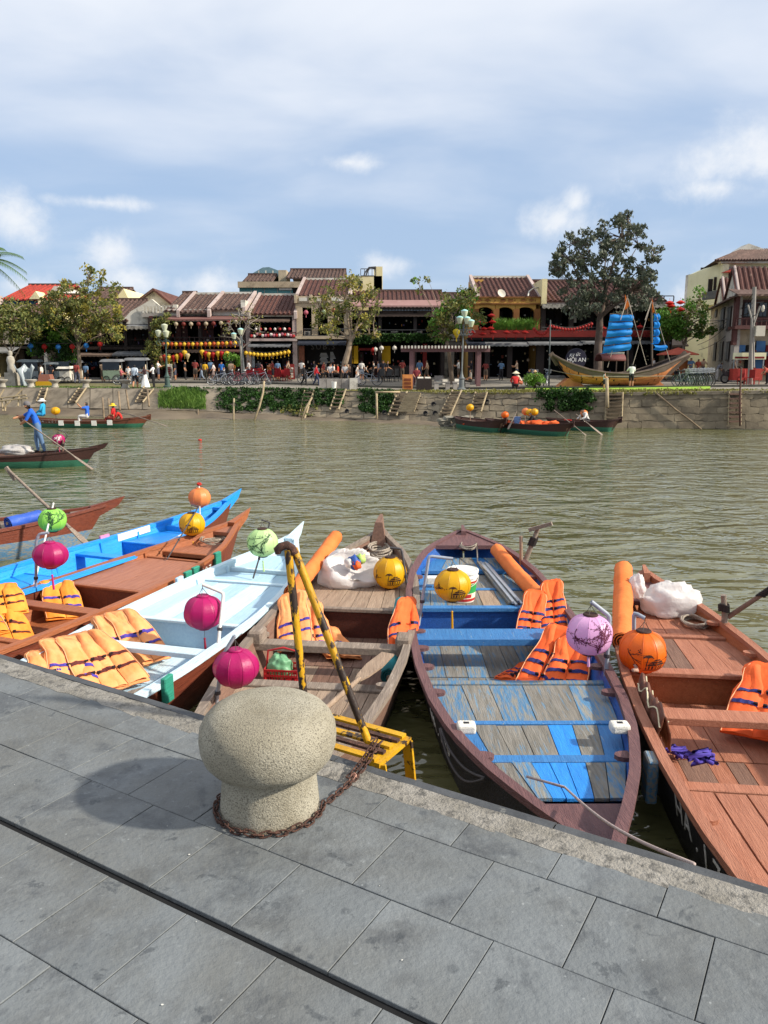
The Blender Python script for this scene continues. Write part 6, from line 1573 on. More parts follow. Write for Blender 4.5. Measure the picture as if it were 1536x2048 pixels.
for (u0, u1, h) in ((.02,.42,1.75),(.46,.80,1.6)):
    m = MB(); pr = [flank(u0, zt0+.01), flank((u0+u1)/2, zt0+h), flank(u1, zt0+.01)]; q = [p+Vector((.3,0,0)) for p in pr]; m.add(pr+q, [(0,1,2),(5,4,3),(0,3,4,1),(1,4,5,2),(2,5,3,0)]); b.part('gable', m, M_wht)
    for (a, c) in ((pr[0], pr[1]), (pr[1], pr[2])):
        d = Vector((7, 0, 0)); m = MB(); t = Vector((0,0,.12)); e = Vector((-.15,0,0)); m.hexa([a+e+Vector((0,0,.02)), c+e+Vector((0,0,.02)), c+d+Vector((0,0,.02)), a+d+Vector((0,0,.02)), a+e+t, c+e+t, c+d+t, a+d+t]); rf = b.part('roof_slope', m, M_tiler)
        n = 20
        for k in range(n): b.part('tile_course', MB().tube([a+Vector((.3+k*.34,0,.16)), c+Vector((.3+k*.34,0,.16))], .09, 5, cap=False), M_tiler, rf)
    b.part('gable_coping', MB().tube([pr[0]+Vector((.05,0,.12)), pr[1]+Vector((.05,0,.2)), pr[2]+Vector((.05,0,.12))], .09, 6), M_pinkg)
b.part('flank_eave', MB().hexa([flank(-.02,zt0-.30,.55), flank(-.02,zt0-.10,-.1), flank(1,zt0-.10,-.1), flank(1,zt0-.30,.55), flank(-.02,zt0-.20,.55), flank(-.02,zt0+.0,-.1), flank(1,zt0,-.1), flank(1,zt0-.2,.55)]), M_tile)
zz = lambda py, u: al(1440, py, lerp(50, 62, u)).z
for (u0, u1, qa, qb) in ((.16,.30,612,660),(.40,.54,614,658),(.70,.78,618,634),(.12,.24,682,722),(.36,.48,682,722),(.62,.72,684,722)):
    w = MB(); za, zb2 = zz(qa, u0), zz(qb, u0); w.hexa([flank(u0,zb2,.06), flank(u0,zb2,-.02), flank(u1,zb2,-.02), flank(u1,zb2,.06), flank(u0,za,.06), flank(u0,za,-.02), flank(u1,za,-.02), flank(u1,za,.06)]); wo = b.part('window', w, M_dwood)
    for (c0, c1) in ((.08,.46),(.54,.92)):
        s_ = MB(); a, c = lerp(u0,u1,c0), lerp(u0,u1,c1); s_.hexa([flank(a,zb2+.1,.09), flank(a,zb2+.1,.07), flank(c,zb2+.1,.07), flank(c,zb2+.1,.09), flank(a,za-.1,.09), flank(a,za-.1,.07), flank(c,za-.1,.07), flank(c,za-.1,.09)]); b.part('shutter', s_, M_metalr, wo)
for k in range(6): b.part('plinth_stain', MB().hexa([flank(k/6,zb,.03), flank(k/6,zb,.01), flank((k+1)/6-.01,zb,.01), flank((k+1)/6-.01,zb,.03), flank(k/6,zb+1.0,.03), flank(k/6,zb+1.0,.01), flank((k+1)/6-.01,zb+1.0,.01), flank((k+1)/6-.01,zb+1.0,.03)]), M_grey)
b.bx('corner_timber', 1466, 1474, 588, 690, M_rwood, .3, -.1); b.awning(1468, 1700, 578, 588, M_tile, 1.4, .5); b.bx('upper_timber', 1476, 1640, 600, 652, M_rwood, .2, .4); b.bx('balcony_slab', 1468, 1700, 652, 658, M_rwood, 1.0, -.4); b.rail(1470, 1700, 636, 652, M_rwood, -.35, .3, .05)
for k in range(4): b.window(1482+k*30, 1500+k*30, 604, 634, .35)
b.bx('blue_shutter', 1514, 1532, 682, 745, mat('blue_shutter_paint', '#3a6590', '#2f567e', scale=2, rough=.6), .1, .3); b.bx('blue_shutter', 1480, 1492, 690, 720, mat('blue_shutter_paint', '#3a6590'), .1, .3); b.bx('shop_opening', 1494, 1512, 690, 750, M_dark, .1, .4); b.bx('red_shutter', 1534, 1580, 690, 750, M_rband, .1, .3); b.bx('lilac_panel', 1470, 1480, 668, 745, M_pinkg, .1, .3)
b.awning(1500, 1600, 702, 708, M_navy, 1.2, .5)
clutter(b, 1470, 1600, 700, 748, 24, 15, (-.2, .2))
# ---- dark alley house
b = Bld('timber_house', 'dark shaded house at the end of the alley', 1385, 70)
b.bx('wall', 1345, 1425, 640, 770, M_dwood, 5); b.bx('alley_door', 1380, 1395, 690, 750, M_dark, .1, -.1); b.bx('iron_grille', 1398, 1415, 640, 665, M_metalr, .1, -.1); b.awning(1340, 1378, 672, 690, M_dwood, 2.0, -3)
# ---- the row goes on beyond the frame on both sides
for (p0, p1, Y, lab, wm, rm) in ((-190,-52,63,'plain cream shophouse at the left end of the row',M_cream,M_tile),(-330,-195,63,'white shophouse with brown roof beyond the cream one',M_wht,M_tiler),(-480,-335,64,'beige shophouse furthest along the left row',M_beige,M_tile),(1705,1850,54,'ochre shophouse just beyond the corner house',M_ochre,M_tiler),(1855,2000,54,'white shophouse second beyond the corner house',M_wht,M_tile)):
    b = Bld('town_house', lab, (p0+p1)/2, Y); b.shell(p0, p1, 690, 634, wm); b.roof(p0, p1, 634, 598, 5, rm, -.6, True); b.bx('upper_wall', p0, p1, 634, 688, wm, .2); b.awning(p0+6, p1-6, 692, 701, M_gawn, 1.4); b.doors(p0+6, p1-6, 703, 760, 8, M_rwood, .8, (2, 3)); b.bx('balcony_slab', p0, p1, 686, 691, M_dwood, .9, -.7)
    for k in range(4): b.window(p0+14+k*32, p0+30+k*32, 648, 678)
# ================================================================== TREES
M_bark = mat('pale_bark', '#9c8a76', '#7d6c5a', scale=2, rough=.95, bump=1.0, bscale=8); M_barkd = mat('dark_bark', '#6a5a50', '#4d4139', scale=2, rough=.95, bump=1.0, bscale=8)
def tree(name, label, trunk, Y, blobs, nclump, lpc, size, lm, bark, seed, r0=.2, cr=.6, lm2=None, deep=1.6, group='trees on the far bank', el=1.5, droop=.3, twig=.035, flat=.8):
    rs = random.Random(seed); pts = [aty(px, py, Y) for px, py in trunk]; base = pts[0].copy(); base.z = gz(base.x, Y)-.05
    root = empty(name, base, 0, label, 'tree', group); pts[0] = base.copy()
    m = MB(); n = len(pts); m.tube([p-base for p in pts], [lerp(r0, r0*.5, k/(n-1)) for k in range(n)], 9)
    top = pts[-1]; clumps = []
    tw = sum(b[4] for b in blobs)
    for (cx, cy, rx, ry, w) in blobs:
        for k in range(max(1, int(nclump*w/tw))):
            while True:
                a, c = rs.uniform(-1, 1), rs.uniform(-1, 1)
                if a*a+c*c < 1: break
            clumps.append(aty(cx+a*rx, cy+c*ry, Y+rs.uniform(-deep, deep)))
    mains = []
    for (cx, cy, rx, ry, w) in blobs:
        j = pts[max(1, n-1-int(rs.random()*2))]; e = aty(cx, cy+ry*.35, Y+rs.uniform(-.5, .5)*deep); mid = j.lerp(e, .5)+Vector((0, 0, .12*(e-j).length*rs.uniform(-.3, 1)))
        path = [j, j.lerp(mid, .5)+Vector((rs.uniform(-.1,.1), rs.uniform(-.1,.1), .05)), mid, mid.lerp(e, .5), e]; L_ = (e-j).length
        ra = r0*.42*min(1, .35+w); m.tube([p-base for p in path], [ra, ra*.85, ra*.65, ra*.45, ra*.25], 6); mains.append(path)
    for c in clumps:
        path = min(mains, key=lambda p: min((q-c).length for q in p)); q = min(path[1:], key=lambda q: (q-c).length)
        mid = q.lerp(c, .5)+Vector((rs.uniform(-.15,.15), rs.uniform(-.15,.15), rs.uniform(-.1,.2)))
        m.tube([q-base, mid-base, c-base], [twig, twig*.7, twig*.35], 4)
    m.build('trunk', bark, root, smooth=True)
    for (lmat, sel) in ((lm, 0), (lm2, 1)):
        if lmat is None: continue
        l = MB()
        for i, c in enumerate(clumps):
            if lm2 is not None and (i*7 % 10 < 3) != bool(sel): continue
            s = cr*rs.uniform(.6, 1.15); leaves(l, c-base, int(lpc*rs.uniform(.6, 1.3)), (s, s, s*flat), size, rs, el, droop)
        if l.f: o = l.build('crown', lmat, root); o['kind'] = 'stuff'
    return root
tree('broadleaf_tree', 'tall dark grey green tree with spiky upright boughs beside the replica ship', [(1197,742),(1196,700),(1199,660),(1200,635),(1206,610)], 52,
     [(1160,560,55,55,.8),(1215,540,50,60,.9),(1265,565,45,50,.7),(1212,478,14,40,.28),(1243,460,13,44,.3),(1259,440,8,32,.14),(1277,478,22,32,.22),(1306,508,22,14,.16),(1140,510,36,30,.4),(1118,530,24,24,.22),(1150,478,12,20,.12),(1175,480,14,24,.16),(1225,600,70,32,.6),(1300,600,26,18,.16),(1160,610,44,26,.4),(1290,545,24,22,.2)],
     330, 24, .15, L_big, M_barkd, 21, .30, .34, None, 2.2, el=2.0, droop=.6)
tree('broadleaf_tree', 'rounded olive and yellow tree with slim pale trunk above the food carts', [(161,758),(159,725),(157,700),(153,680)], 57,
     [(150,640,62,40,1.2),(195,625,45,42,1),(120,615,40,30,.5),(128,562,10,22,.12),(178,548,12,22,.13),(200,560,9,20,.09),(222,580,16,16,.1),(150,590,50,30,.6),(215,655,34,30,.4),(100,640,26,26,.2)], 240, 28, .14, L_oliv, M_bark, 22, .16, .40, L_yel, 2.0, el=1.8)
tree('broadleaf_tree', 'sparse olive tree with crooked forked trunk before the beige house', [(686,760),(690,725),(697,700),(702,680),(710,668)], 54,
     [(690,590,45,30,.8),(655,640,30,32,.6),(735,625,30,34,.6),(700,560,24,14,.3),(745,580,14,16,.15),(640,610,20,20,.2),(715,650,30,22,.3),(660,665,18,16,.2),(748,665,14,12,.12)], 120, 15, .15, L_oliv, M_bark, 23, .24, .42, L_yel, 1.4, twig=.045, el=1.7)
tree('broadleaf_tree', 'slender leaning tree before the pergola with thin upright twigs', [(904,762),(901,735),(898,705),(893,680),(890,660)], 53,
     [(905,630,32,34,1),(880,660,26,22,.5),(930,610,22,24,.4),(836,560,8,8,.06),(856,556,5,8,.05),(842,578,5,6,.04),(925,580,10,10,.1),(945,585,8,10,.08),(950,640,20,18,.25),(895,600,16,14,.2),(875,640,18,20,.2)], 110, 26, .14, L_oliv, M_bark, 24, .17, .40, L_fresh, 1.2, el=1.7)
tree('broadleaf_tree', 'light leafy tree by the alley behind the rack of bicycles', [(1362,760),(1364,720),(1368,690),(1376,665)], 56,
     [(1345,640,30,30,.8),(1385,640,28,32,.6),(1405,660,20,16,.3),(1378,605,10,20,.12),(1400,590,8,22,.1),(1330,665,18,20,.3),(1410,625,12,14,.12)], 120, 26, .15, L_fresh, M_bark, 25, .16, .42, L_oliv, 1.6)
tree('bare_tree', 'almost leafless grey tree beside the white street lamp', [(487,760),(484,725),(482,700),(480,680)], 55,
     [(460,645,20,18,.4),(500,640,22,20,.4),(480,630,16,14,.3),(520,660,14,12,.2),(450,670,12,10,.2),(505,615,10,8,.1)], 46, 5, .10, L_dry, mat('grey_bark', '#a39a8d', '#867d71', scale=2, rough=.95), 26, .13, .3, None, .8, twig=.03)
tree('broadleaf_tree', 'thin grey green tree at the far left behind the white statue', [(28,760),(24,730),(22,705)], 56,
     [(20,650,34,36,1),(52,660,26,30,.7),(-20,650,40,40,.8),(60,630,20,20,.3),(30,615,26,16,.3)], 120, 44, .14, L_oliv, M_bark, 27, .12, .5, None, 1.5)
tree('leafy_shrub', 'tall dark leafy shrub between the thin tree and the food carts', [(112,758),(112,735),(112,715)], 58,
     [(95,675,26,26,.8),(125,690,24,26,.8),(80,650,16,16,.3),(130,715,20,14,.4),(112,655,22,20,.5),(75,690,16,20,.3)], 130, 60, .15, L_ivy, M_barkd, 28, .1, .5, L_fresh, 1.2, 'shrubs on the far bank')
tree('leafy_shrub', 'climbing shrub around the street lamp with curled arms', [(308,760),(312,720),(316,690),(318,670)], 59.5,
     [(318,660,20,22,.6),(305,700,18,18,.5),(325,720,22,14,.4),(330,640,10,12,.2)], 60, 36, .12, L_oliv, M_barkd, 29, .06, .4, None, .6, 'shrubs on the far bank')
tree('leafy_shrub', 'potted bush before the brown restaurant door', [(463,762),(463,745),(463,735)], 58, [(463,722,14,14,1)], 22, 50, .12, L_fresh, M_barkd, 30, .05, .35, None, .5, 'shrubs on the far bank')
tree('leafy_shrub', 'leafy flowering bush behind the second blue sail', [(1335,740),(1337,700),(1338,670)], 55, [(1335,640,22,22,1),(1350,660,16,18,.5),(1328,665,14,12,.3)], 50, 60, .13, L_fresh, M_barkd, 31, .07, .45, None, .8, 'shrubs on the far bank')
tree('leafy_shrub', 'yellow green bush on the verge beside the man in ochre', [(1068,772),(1068,768),(1068,764)], 44, [(1068,758,14,7,1)], 26, 60, .09, L_grass, M_barkd, 32, .04, .3, None, .4, 'shrubs on the far bank')
def palm():
    base = aty(-60, 770, 50); base.z = gz(base.x, 50); root = empty('palm_tree', base, 0, 'feathery coconut palm leaning in at the far left', 'tree'); top = aty(-35, 520, 50)-base
    MB().tube([(0,0,0), top*.5+Vector((-.2,0,0)), top], [.22,.17,.13], 8).build('trunk', M_bark, root, smooth=True); rs = random.Random(3); m = MB()
    for k in range(18):
        a = k*2.4; el = rs.uniform(-.2, 1.1); L_ = rs.uniform(2.2, 3.1); d = Vector((math.cos(a)*math.cos(el), math.sin(a)*math.cos(el)*.7, math.sin(el))); pts = [top+d*L_*t+Vector((0,0,-1.5*t*t)) for t in [i/9 for i in range(10)]]
        m.tube(pts, [.03*(1-i/11) for i in range(10)], 4)
        for i in range(1, 10):
            t = (pts[i]-pts[i-1]).normalized(); s = t.cross(Vector((0,0,1))).normalized()
            for q in (0, .33, .66):
                p = pts[i-1].lerp(pts[i], q)
                for sg in (-1, 1):
                    e = p+(s*sg*.75+t*.4+Vector((0,0,-.45)))*(.75*(1-.05*i)); w = t*.035; m.add([p-w, p+w, e], [(0,1,2)])
    o = m.build('fronds', leafmat('palm_fronds', '#5d7a44', '#46632f'), root); o['kind'] = 'stuff'
palm()
# ================================================================== STREET LAMPS
M_lampg = mat('lamp_green_iron', '#41564f', '#33453f', scale=4, rough=.6); M_shade = mat('pale_green_lamp_glass', '#d9dcc2', '#cdd2b4', scale=3, rough=.35, trans=.3); M_shadeb = mat('aqua_lamp_cap', '#9fcfca', rough=.4); M_polg = mat('grey_lamp_iron', '#6c7070', '#575b5b', scale=4, rough=.6)
def street_lamp(label, px, py0, Y, heads, ptop, m_, sway=0):
    b = gpt(px, py0, Y); root = empty('street_lamp', b, 0, label, 'street lamp', 'street lamps on the promenade'); t = aty(px+sway, ptop, Y)-b
    MB().lathe([(.26,0),(.26,.08),(.17,.14),(.15,.6),(.20,.66),(.12,.74),(.07,.95),(.055,1.1)], 14).build('base', m_, root, smooth=40); MB().tube([(0,0,1.0), t], [.055,.04], 10).build('post', m_, root, smooth=True)
    for (hx, hy) in heads:
        h = aty(hx, hy, Y-.1)-b; m = MB(); c = Vector((h.x, h.y, t.z-.15)); m.tube([t-Vector((0,0,.5)), (t+c)/2-Vector((0,0,.55)), Vector((h.x, h.y, h.z-.5)), Vector((h.x, h.y, h.z-.28))], .025, 6); m.tube([c+Vector((.25*math.cos(a)*(1-a/9), 0, .25*math.sin(a)*(1-a/9)-.3)) for a in [k*.5 for k in range(13)]], .018, 5); m.build('arm', m_, root)
        MB().lathe([(.10,-.20),(.16,-.04),(.20,.09),(.20,.13)], 16, c=h).build('lamp_shade', M_shade, root, smooth=40); MB().lathe([(.21,.13),(.19,.17),(.08,.22),(.02,.24)], 16, c=h).build('lamp_cap', M_shade if m_ is M_lampg else M_shadeb, root, smooth=40)
street_lamp('green iron street lamp with three pale shades by the man in white', 335, 772, 50, [(317,667),(329,655),(332,668)], 672, M_lampg, -4)
street_lamp('grey street lamp with pale shades beside the bare tree', 488, 760, 54, [(468,672),(481,663)], 672, M_polg, -5)
street_lamp('tall grey street lamp with aqua capped shades behind the podium', 923, 772, 46, [(920,640),(929,627),(934,641),(942,647)], 650, M_polg, 4)
# ================================================================== PEOPLE
SK = [mat('tan_skin', '#b98563', '#a97553', scale=6, rough=.6)]; HAIR = mat('black_hair', '#1c1715', rough=.6)
CL = {}
def cloth(h):
    if h not in CL: CL[h] = mat('cloth_'+h[1:], h, scale=8, rough=.85, c2=tuple(x*.82 for x in lin(h)[:3]))
    return CL[h]
BODY = {}
def body_mesh(pose, sleeve=1, leg=2):
    key = (pose, sleeve, leg)
    if key in BODY: return BODY[key]
    J = dict(pel=(0,0,.535,.085), bel=(0,0,.62,.078), che=(0,0,.745,.090), nek=(0,-.005,.845,.036), hed=(0,-.012,.905,.058), top=(0,-.006,.955,.050),
             ls=(-.105,0,.80,.042), le=(-.135,.01,.64,.030), lh=(-.135,-.03,.50,.024), lf=(-.133,-.05,.45,.018), rs=(.105,0,.80,.042), re=(.135,.01,.64,.030), rh=(.135,-.03,.50,.024), rf=(.133,-.05,.45,.018),
             lp=(-.052,0,.50,.066), lk=(-.056,-.01,.28,.046), la=(-.056,.01,.05,.030), lt=(-.058,-.08,.018,.022), rp=(.052,0,.50,.066), rk=(.056,-.01,.28,.046), ra=(.056,.01,.05,.030), rt=(.058,-.08,.018,.022))
    def mv(**k):
        for n, v in k.items(): J[n] = tuple(v)+(J[n][3],)
    if pose == 'walk': mv(lk=(-.055,-.10,.29), la=(-.055,-.10,.055), lt=(-.055,-.19,.03), rk=(.055,.03,.28), ra=(.055,.16,.09), rt=(.055,.10,.02), le=(-.13,.07,.65), lh=(-.13,.06,.52), lf=(-.13,.04,.47), re=(.13,-.05,.65), rh=(.12,-.14,.54), rf=(.12,-.18,.51))
    if pose in ('sit', 'sitarm', 'sitrow'):
        dz = -.265
        for n in ('pel','bel','che','nek','hed','top','ls','le','lh','lf','rs','re','rh','rf'): J[n] = (J[n][0], J[n][1], J[n][2]+dz, J[n][3])
        mv(lp=(-.055,-.02,.255), lk=(-.07,-.25,.27), la=(-.07,-.25,.05), lt=(-.07,-.33,.02), rp=(.055,-.02,.255), rk=(.07,-.25,.27), ra=(.07,-.24,.05), rt=(.07,-.32,.02), lh=(-.09,-.16,.32), lf=(-.08,-.2,.31), rh=(.09,-.16,.32), rf=(.08,-.2,.31), le=(-.14,-.02,.40), re=(.14,-.02,.40))
        if pose == 'sitarm': mv(re=(.16,-.10,.52), rh=(.12,-.22,.62), rf=(.11,-.25,.66), le=(-.15,-.08,.45), lh=(-.06,-.2,.47), lf=(-.04,-.24,.48))
        if pose == 'sitrow': mv(lk=(-.09,-.20,.19), la=(-.08,-.28,.02), lt=(-.08,-.34,.03), rk=(.09,-.20,.19), ra=(.08,-.28,.02), rt=(.08,-.34,.03)); 
    if pose == 'crouch':
        mv(pel=(0,.06,.18), bel=(0,.02,.26), che=(0,-.07,.37), nek=(0,-.13,.45), hed=(0,-.16,.50), top=(0,-.16,.55), ls=(-.10,-.09,.42), le=(-.15,-.16,.30), lh=(-.09,-.28,.25), lf=(-.07,-.31,.23), rs=(.10,-.09,.42), re=(.15,-.16,.30), rh=(.09,-.28,.25), rf=(.07,-.31,.23), lp=(-.06,.05,.16), lk=(-.08,-.19,.24), la=(-.07,-.06,.04), lt=(-.07,-.15,.02), rp=(.06,.05,.16), rk=(.08,-.19,.24), ra=(.07,-.06,.04), rt=(.07,-.15,.02))
    if pose == 'row':
        mv(che=(0,-.07,.735), bel=(0,-.02,.615), nek=(0,-.12,.825), hed=(0,-.15,.88), top=(0,-.15,.93), ls=(-.105,-.09,.785), rs=(.105,-.09,.785), le=(-.13,-.24,.70), lh=(-.08,-.40,.66), lf=(-.06,-.43,.65), re=(.13,-.17,.63), rh=(.06,-.27,.56), rf=(.03,-.29,.55), lk=(-.06,-.05,.28), la=(-.06,-.03,.05), lt=(-.06,-.11,.02), rk=(.06,.05,.28), ra=(.06,.10,.05), rt=(.06,.02,.02))
    if pose == 'arm': mv(re=(.15,-.10,.68), rh=(.10,-.22,.70), rf=(.08,-.26,.72), le=(-.14,-.06,.66), lh=(-.05,-.18,.66), lf=(-.02,-.21,.67))
    if pose == 'lean': mv(che=(0,-.10,.70), nek=(0,-.17,.78), hed=(0,-.20,.83), top=(0,-.21,.88), ls=(-.105,-.13,.75), rs=(.105,-.13,.75), le=(-.13,-.17,.60), lh=(-.09,-.25,.50), lf=(-.08,-.27,.46), re=(.13,-.17,.60), rh=(.09,-.25,.50), rf=(.08,-.27,.46))
    names = list(J); idx = {n: i for i, n in enumerate(names)}
    fa = 1 if sleeve == 2 else 0
    E = [('pel','bel',1),('bel','che',1),('che','nek',1),('nek','hed',0),('hed','top',3),('che','ls',1),('ls','le',1 if sleeve else 0),('le','lh',fa),('lh','lf',0),('che','rs',1),('rs','re',1 if sleeve else 0),('re','rh',fa),('rh','rf',0),
         ('pel','lp',2),('lp','lk',2 if leg else 0),('lk','la',2 if leg == 2 else 0),('la','lt',4),('pel','rp',2),('rp','rk',2 if leg else 0),('rk','ra',2 if leg == 2 else 0),('ra','rt',4)]
    me = bpy.data.meshes.new('person'); me.from_pydata([J[n][:3] for n in names], [(idx[a], idx[b]) for a, b, _ in E], [])
    o = bpy.data.objects.new('p', me); col.objects.link(o); md = o.modifiers.new('k', 'SKIN'); md.use_smooth_shade = True
    if not me.skin_vertices: me.attributes.new('s', 'FLOAT', 'POINT')
    for n in names:
        d = me.skin_vertices[0].data[idx[n]]; d.radius = (J[n][3], J[n][3]*(.72 if n in ('pel','bel','che') else 1)); d.use_root = (n == 'pel')
    o.modifiers.new('u', 'SUBSURF').levels = 1; o.modifiers['u'].render_levels = 1
    dg = bpy.context.evaluated_depsgraph_get(); dg.update(); r = bpy.data.meshes.new_from_object(o.evaluated_get(dg)); bpy.data.objects.remove(o)
    for k in range(5): r.materials.append(SK[0])
    segs = [(Vector(J[a][:3]), Vector(J[b][:3]), mi) for a, b, mi in E]
    hd = Vector(J['hed'][:3])
    for p in r.polygons:
        c = p.center; best, bm_ = 9, 0
        for a, b, mi in segs:
            t = max(0, min(1, (c-a).dot(b-a)/(b-a).length_squared)); d = (c-(a+(b-a)*t)).length
            if d < best: best, bm_ = d, mi
        if bm_ in (0, 3) and (c-hd).length < .09: bm_ = 3 if (c.z > hd.z+.012 or c.y > hd.y+.018) else 0
        p.material_index = bm_; p.use_smooth = True
    BODY[key] = r; return r
def person(label, foot, h, face, pose, top, bot, sleeve=1, leg=2, hat=None, shoe='#3a3330', hair=None, group=None, skirt=None, pack=None):
    root = link('person', body_mesh(pose, sleeve, leg)); root.location = foot; root.scale = (h,)*3; root.rotation_euler = (0, 0, face); tag(root, label, 'person', group)
    for k, m_ in enumerate((SK[0], cloth(top), cloth(bot), hair or HAIR, cloth(shoe))): root.material_slots[k].link = 'OBJECT'; root.material_slots[k].material = m_
    zs = {'stand': 0, 'walk': 0, 'arm': 0, 'sit': -.265, 'sitarm': -.265, 'sitrow': -.265}.get(pose); yh = -.012; zh = .945+(zs or 0)
    if pose == 'crouch': yh, zh = -.16, .54
    if pose == 'row': yh, zh = -.15, .92
    if pose == 'lean': yh, zh = -.20, .87
    if hat == 'cap':
        MB().lathe([(.062,-.02),(.064,.0),(.056,.03),(.03,.05),(.005,.055)], 12, c=(0,yh,zh)).build('cap', cloth('#6a6668'), root, smooth=True); MB().hexa([(-.045,yh-.05,zh-.012),(.045,yh-.05,zh-.012),(.035,yh-.12,zh-.025),(-.035,yh-.12,zh-.025),(-.045,yh-.05,zh-.004),(.045,yh-.05,zh-.004),(.035,yh-.12,zh-.017),(-.035,yh-.12,zh-.017)]).build('cap_peak', cloth('#6a6668'), root)
    elif hat: MB().lathe([(.13,-.03),(.07,.0),(.06,.045),(.03,.055),(.005,.057)] if hat[0] == '#' else [(.15,-.03),(.005,.07)], 14, c=(0,yh,zh)).build('hat', cloth(hat if hat[0] == '#' else '#d9cfae'), root, smooth=True)
    if skirt: MB().lathe([(.19,.06),(.15,.25),(.10,.45),(.075,.60)], 18, warp=lambda a, z: 1+.10*math.sin(a*7)*(1-z)).build('skirt', cloth(skirt), root, smooth=True)
    if pack: MB().ball((0,.11,.70), .085, 10, 8, sc=(1,.7,1.25)).build('backpack', cloth(pack), root, smooth=True)
    return root
LFT, RGT, AWY, TWD = -math.pi/2, math.pi/2, math.pi, 0
def walker(px, py, hp, label, face, pose, top, bot, Y=None, **k):
    Y = Y or 52; p = gpt(px, py, Y); h = hp/F_PX*Y*1.03; return person(label, p, h, face, pose, top, bot, **k)
W_ = [(244,772,40,'woman in a striped red and white jumper by the urn',RGT,'arm','#a8565a','#2a2426',50,{}),(271,774,47,'person in a loose pale blue shirt and black shorts seen from behind',AWY,'walk','#c9d4df','#1d1c20',49,dict(leg=1,sleeve=2)),
 (291,773,44,'person in a dark top with a long flowing white skirt',LFT,'arm','#3a2226','#e6e2dc',49,dict(skirt='#ece9e4')),(308,773,46,'person in a white shirt and black trousers with a chest bag',LFT,'arm','#e4e2de','#1b1a1c',49.5,dict(pack='#2a2626')),
 (258,768,34,'person in a white top beside the street lamp stall',TWD,'stand','#dcd8d2','#b9a58f',55,dict(leg=1)),(113,758,34,'vendor in dark blue leaning over a cart',LFT,'lean','#27324f','#2a2a2e',57.5,dict()),
 (404,762,34,'person in a navy top and pale jeans at the restaurant door',LFT,'walk','#1f2130','#8b97a6',57,{}),(411,762,36,'person in a yellow shirt at the restaurant door',AWY,'stand','#d9a722','#4a4436',57,{}),(428,763,34,'person in pale pink dress by the bicycles',LFT,'walk','#dcc9c2','#d9b9a8',57,dict(leg=1)),
 (444,762,36,'person in a bright blue shirt behind the bicycles',TWD,'stand','#2e74c4','#3d4a63',57.5,{}),(467,764,35,'person in an orange shirt and coral trousers among the bicycles',TWD,'arm','#cf7a2e','#c4604f',56.5,{}),(371,763,36,'person in black leaning at the restaurant pillar',RGT,'stand','#241d1e','#1d1a1c',58,{}),
 (540,760,34,'waiter in ochre shirt at the red tables',TWD,'stand','#a8672c','#6a3a22',57,{}),(556,757,33,'waiter in brown at the red tables',TWD,'arm','#7d5a46','#3f2c24',59,{}),(521,756,32,'person in dusky pink inside the red table restaurant',AWY,'stand','#8b5a58','#4d3334',59,{}),
 (608,770,42,'man in a black suit striding past the navy awning',RGT,'walk','#1e1b1d','#1b191b',51,dict(sleeve=2)),(633,771,42,'person in a bright red jacket and jeans walking',RGT,'walk','#b3202a','#26324f',51,dict(sleeve=2)),(715,766,38,'person in a long cream dress beside the grey planter',RGT,'walk','#ddcdbf','#e0d2c4',53,dict(leg=1,skirt='#e3d6c8')),
 (757,763,42,'person in a grey shirt standing behind the silver bicycle',LFT,'stand','#8e8f9a','#33323a',55,{}),(746,757,34,'person in black top with a child at the bar',RGT,'arm','#26201f','#3a3230',58,{}),(728,757,30,'person in pale shirt bending by the bar door',RGT,'lean','#b9aba0','#3a302c',58,{}),
 (1069,768,34,'person in a red jacket and straw hat on the verge',TWD,'stand','#b01f22','#4a1a1c',47,dict(hat='#d9b58c',sleeve=2)),(1058,764,34,'person in dark clothes beside the straw hat',TWD,'stand','#26242a','#1d1c20',49,{}),
 (1262,770,48,'man in a white shirt and black shorts photographing the ship',AWY,'arm','#e9e7e3','#1c1a1c',44,dict(leg=1,sleeve=2)),(1208,768,33,'child in a white vest holding the bamboo post',RGT,'arm','#dcdad4','#232127',43,dict(sleeve=0,leg=1)),
 (1352,768,42,'person in white shirt walking behind the bicycle rack',RGT,'walk','#d9d2cc','#1e1b1d',51,{}),(1364,762,38,'person in a pale top by the red umbrella',LFT,'stand','#d6ccc6','#3a3438',54,{}),(1394,763,40,'person in a coral headscarf and jacket behind the bicycles',TWD,'stand','#d1604a','#b1493a',53,dict(hair=None)),
 (1433,760,40,'person in grey and pale trousers by the grey wall',RGT,'lean','#6a6a72','#b9b3ad',51,{}),(1534,762,40,'person in a coral shirt at the shop counter',LFT,'lean','#c4604f','#1f1b1e',47,{})]
for (px, py, hp, lab, fc, pose, tp, bt, Y, kw) in W_: walker(px, py, hp, lab, fc, pose, tp, bt, Y, **kw)
def seated(px, py, label, face, top, bot, Y, h=1.55, z=.0, pose='sit', **k):
    p = aty(px, py, Y); p.z = gz(p.x, Y)+z; return person(label, p, h, face, pose, top, bot, **k)
for (px, lab, tp, fc) in ((652,'seated guest in dark top on the grey planter wall','#2a2526',LFT),(661,'seated guest in white shirt on the planter wall','#e2ddd6',TWD),(668,'seated guest in a pale cream top on the planter wall','#e0d2c6',RGT),(676,'seated guest in a coral red top on the planter wall','#c4402c',LFT),(690,'seated guest in pale grey beside the crooked tree','#c9c6c2',TWD),(700,'seated guest in brown beside the crooked tree','#6a5346',LFT)):
    seated(px, 750, lab, fc, tp, '#2b2628', 53.5, 1.5, .28)
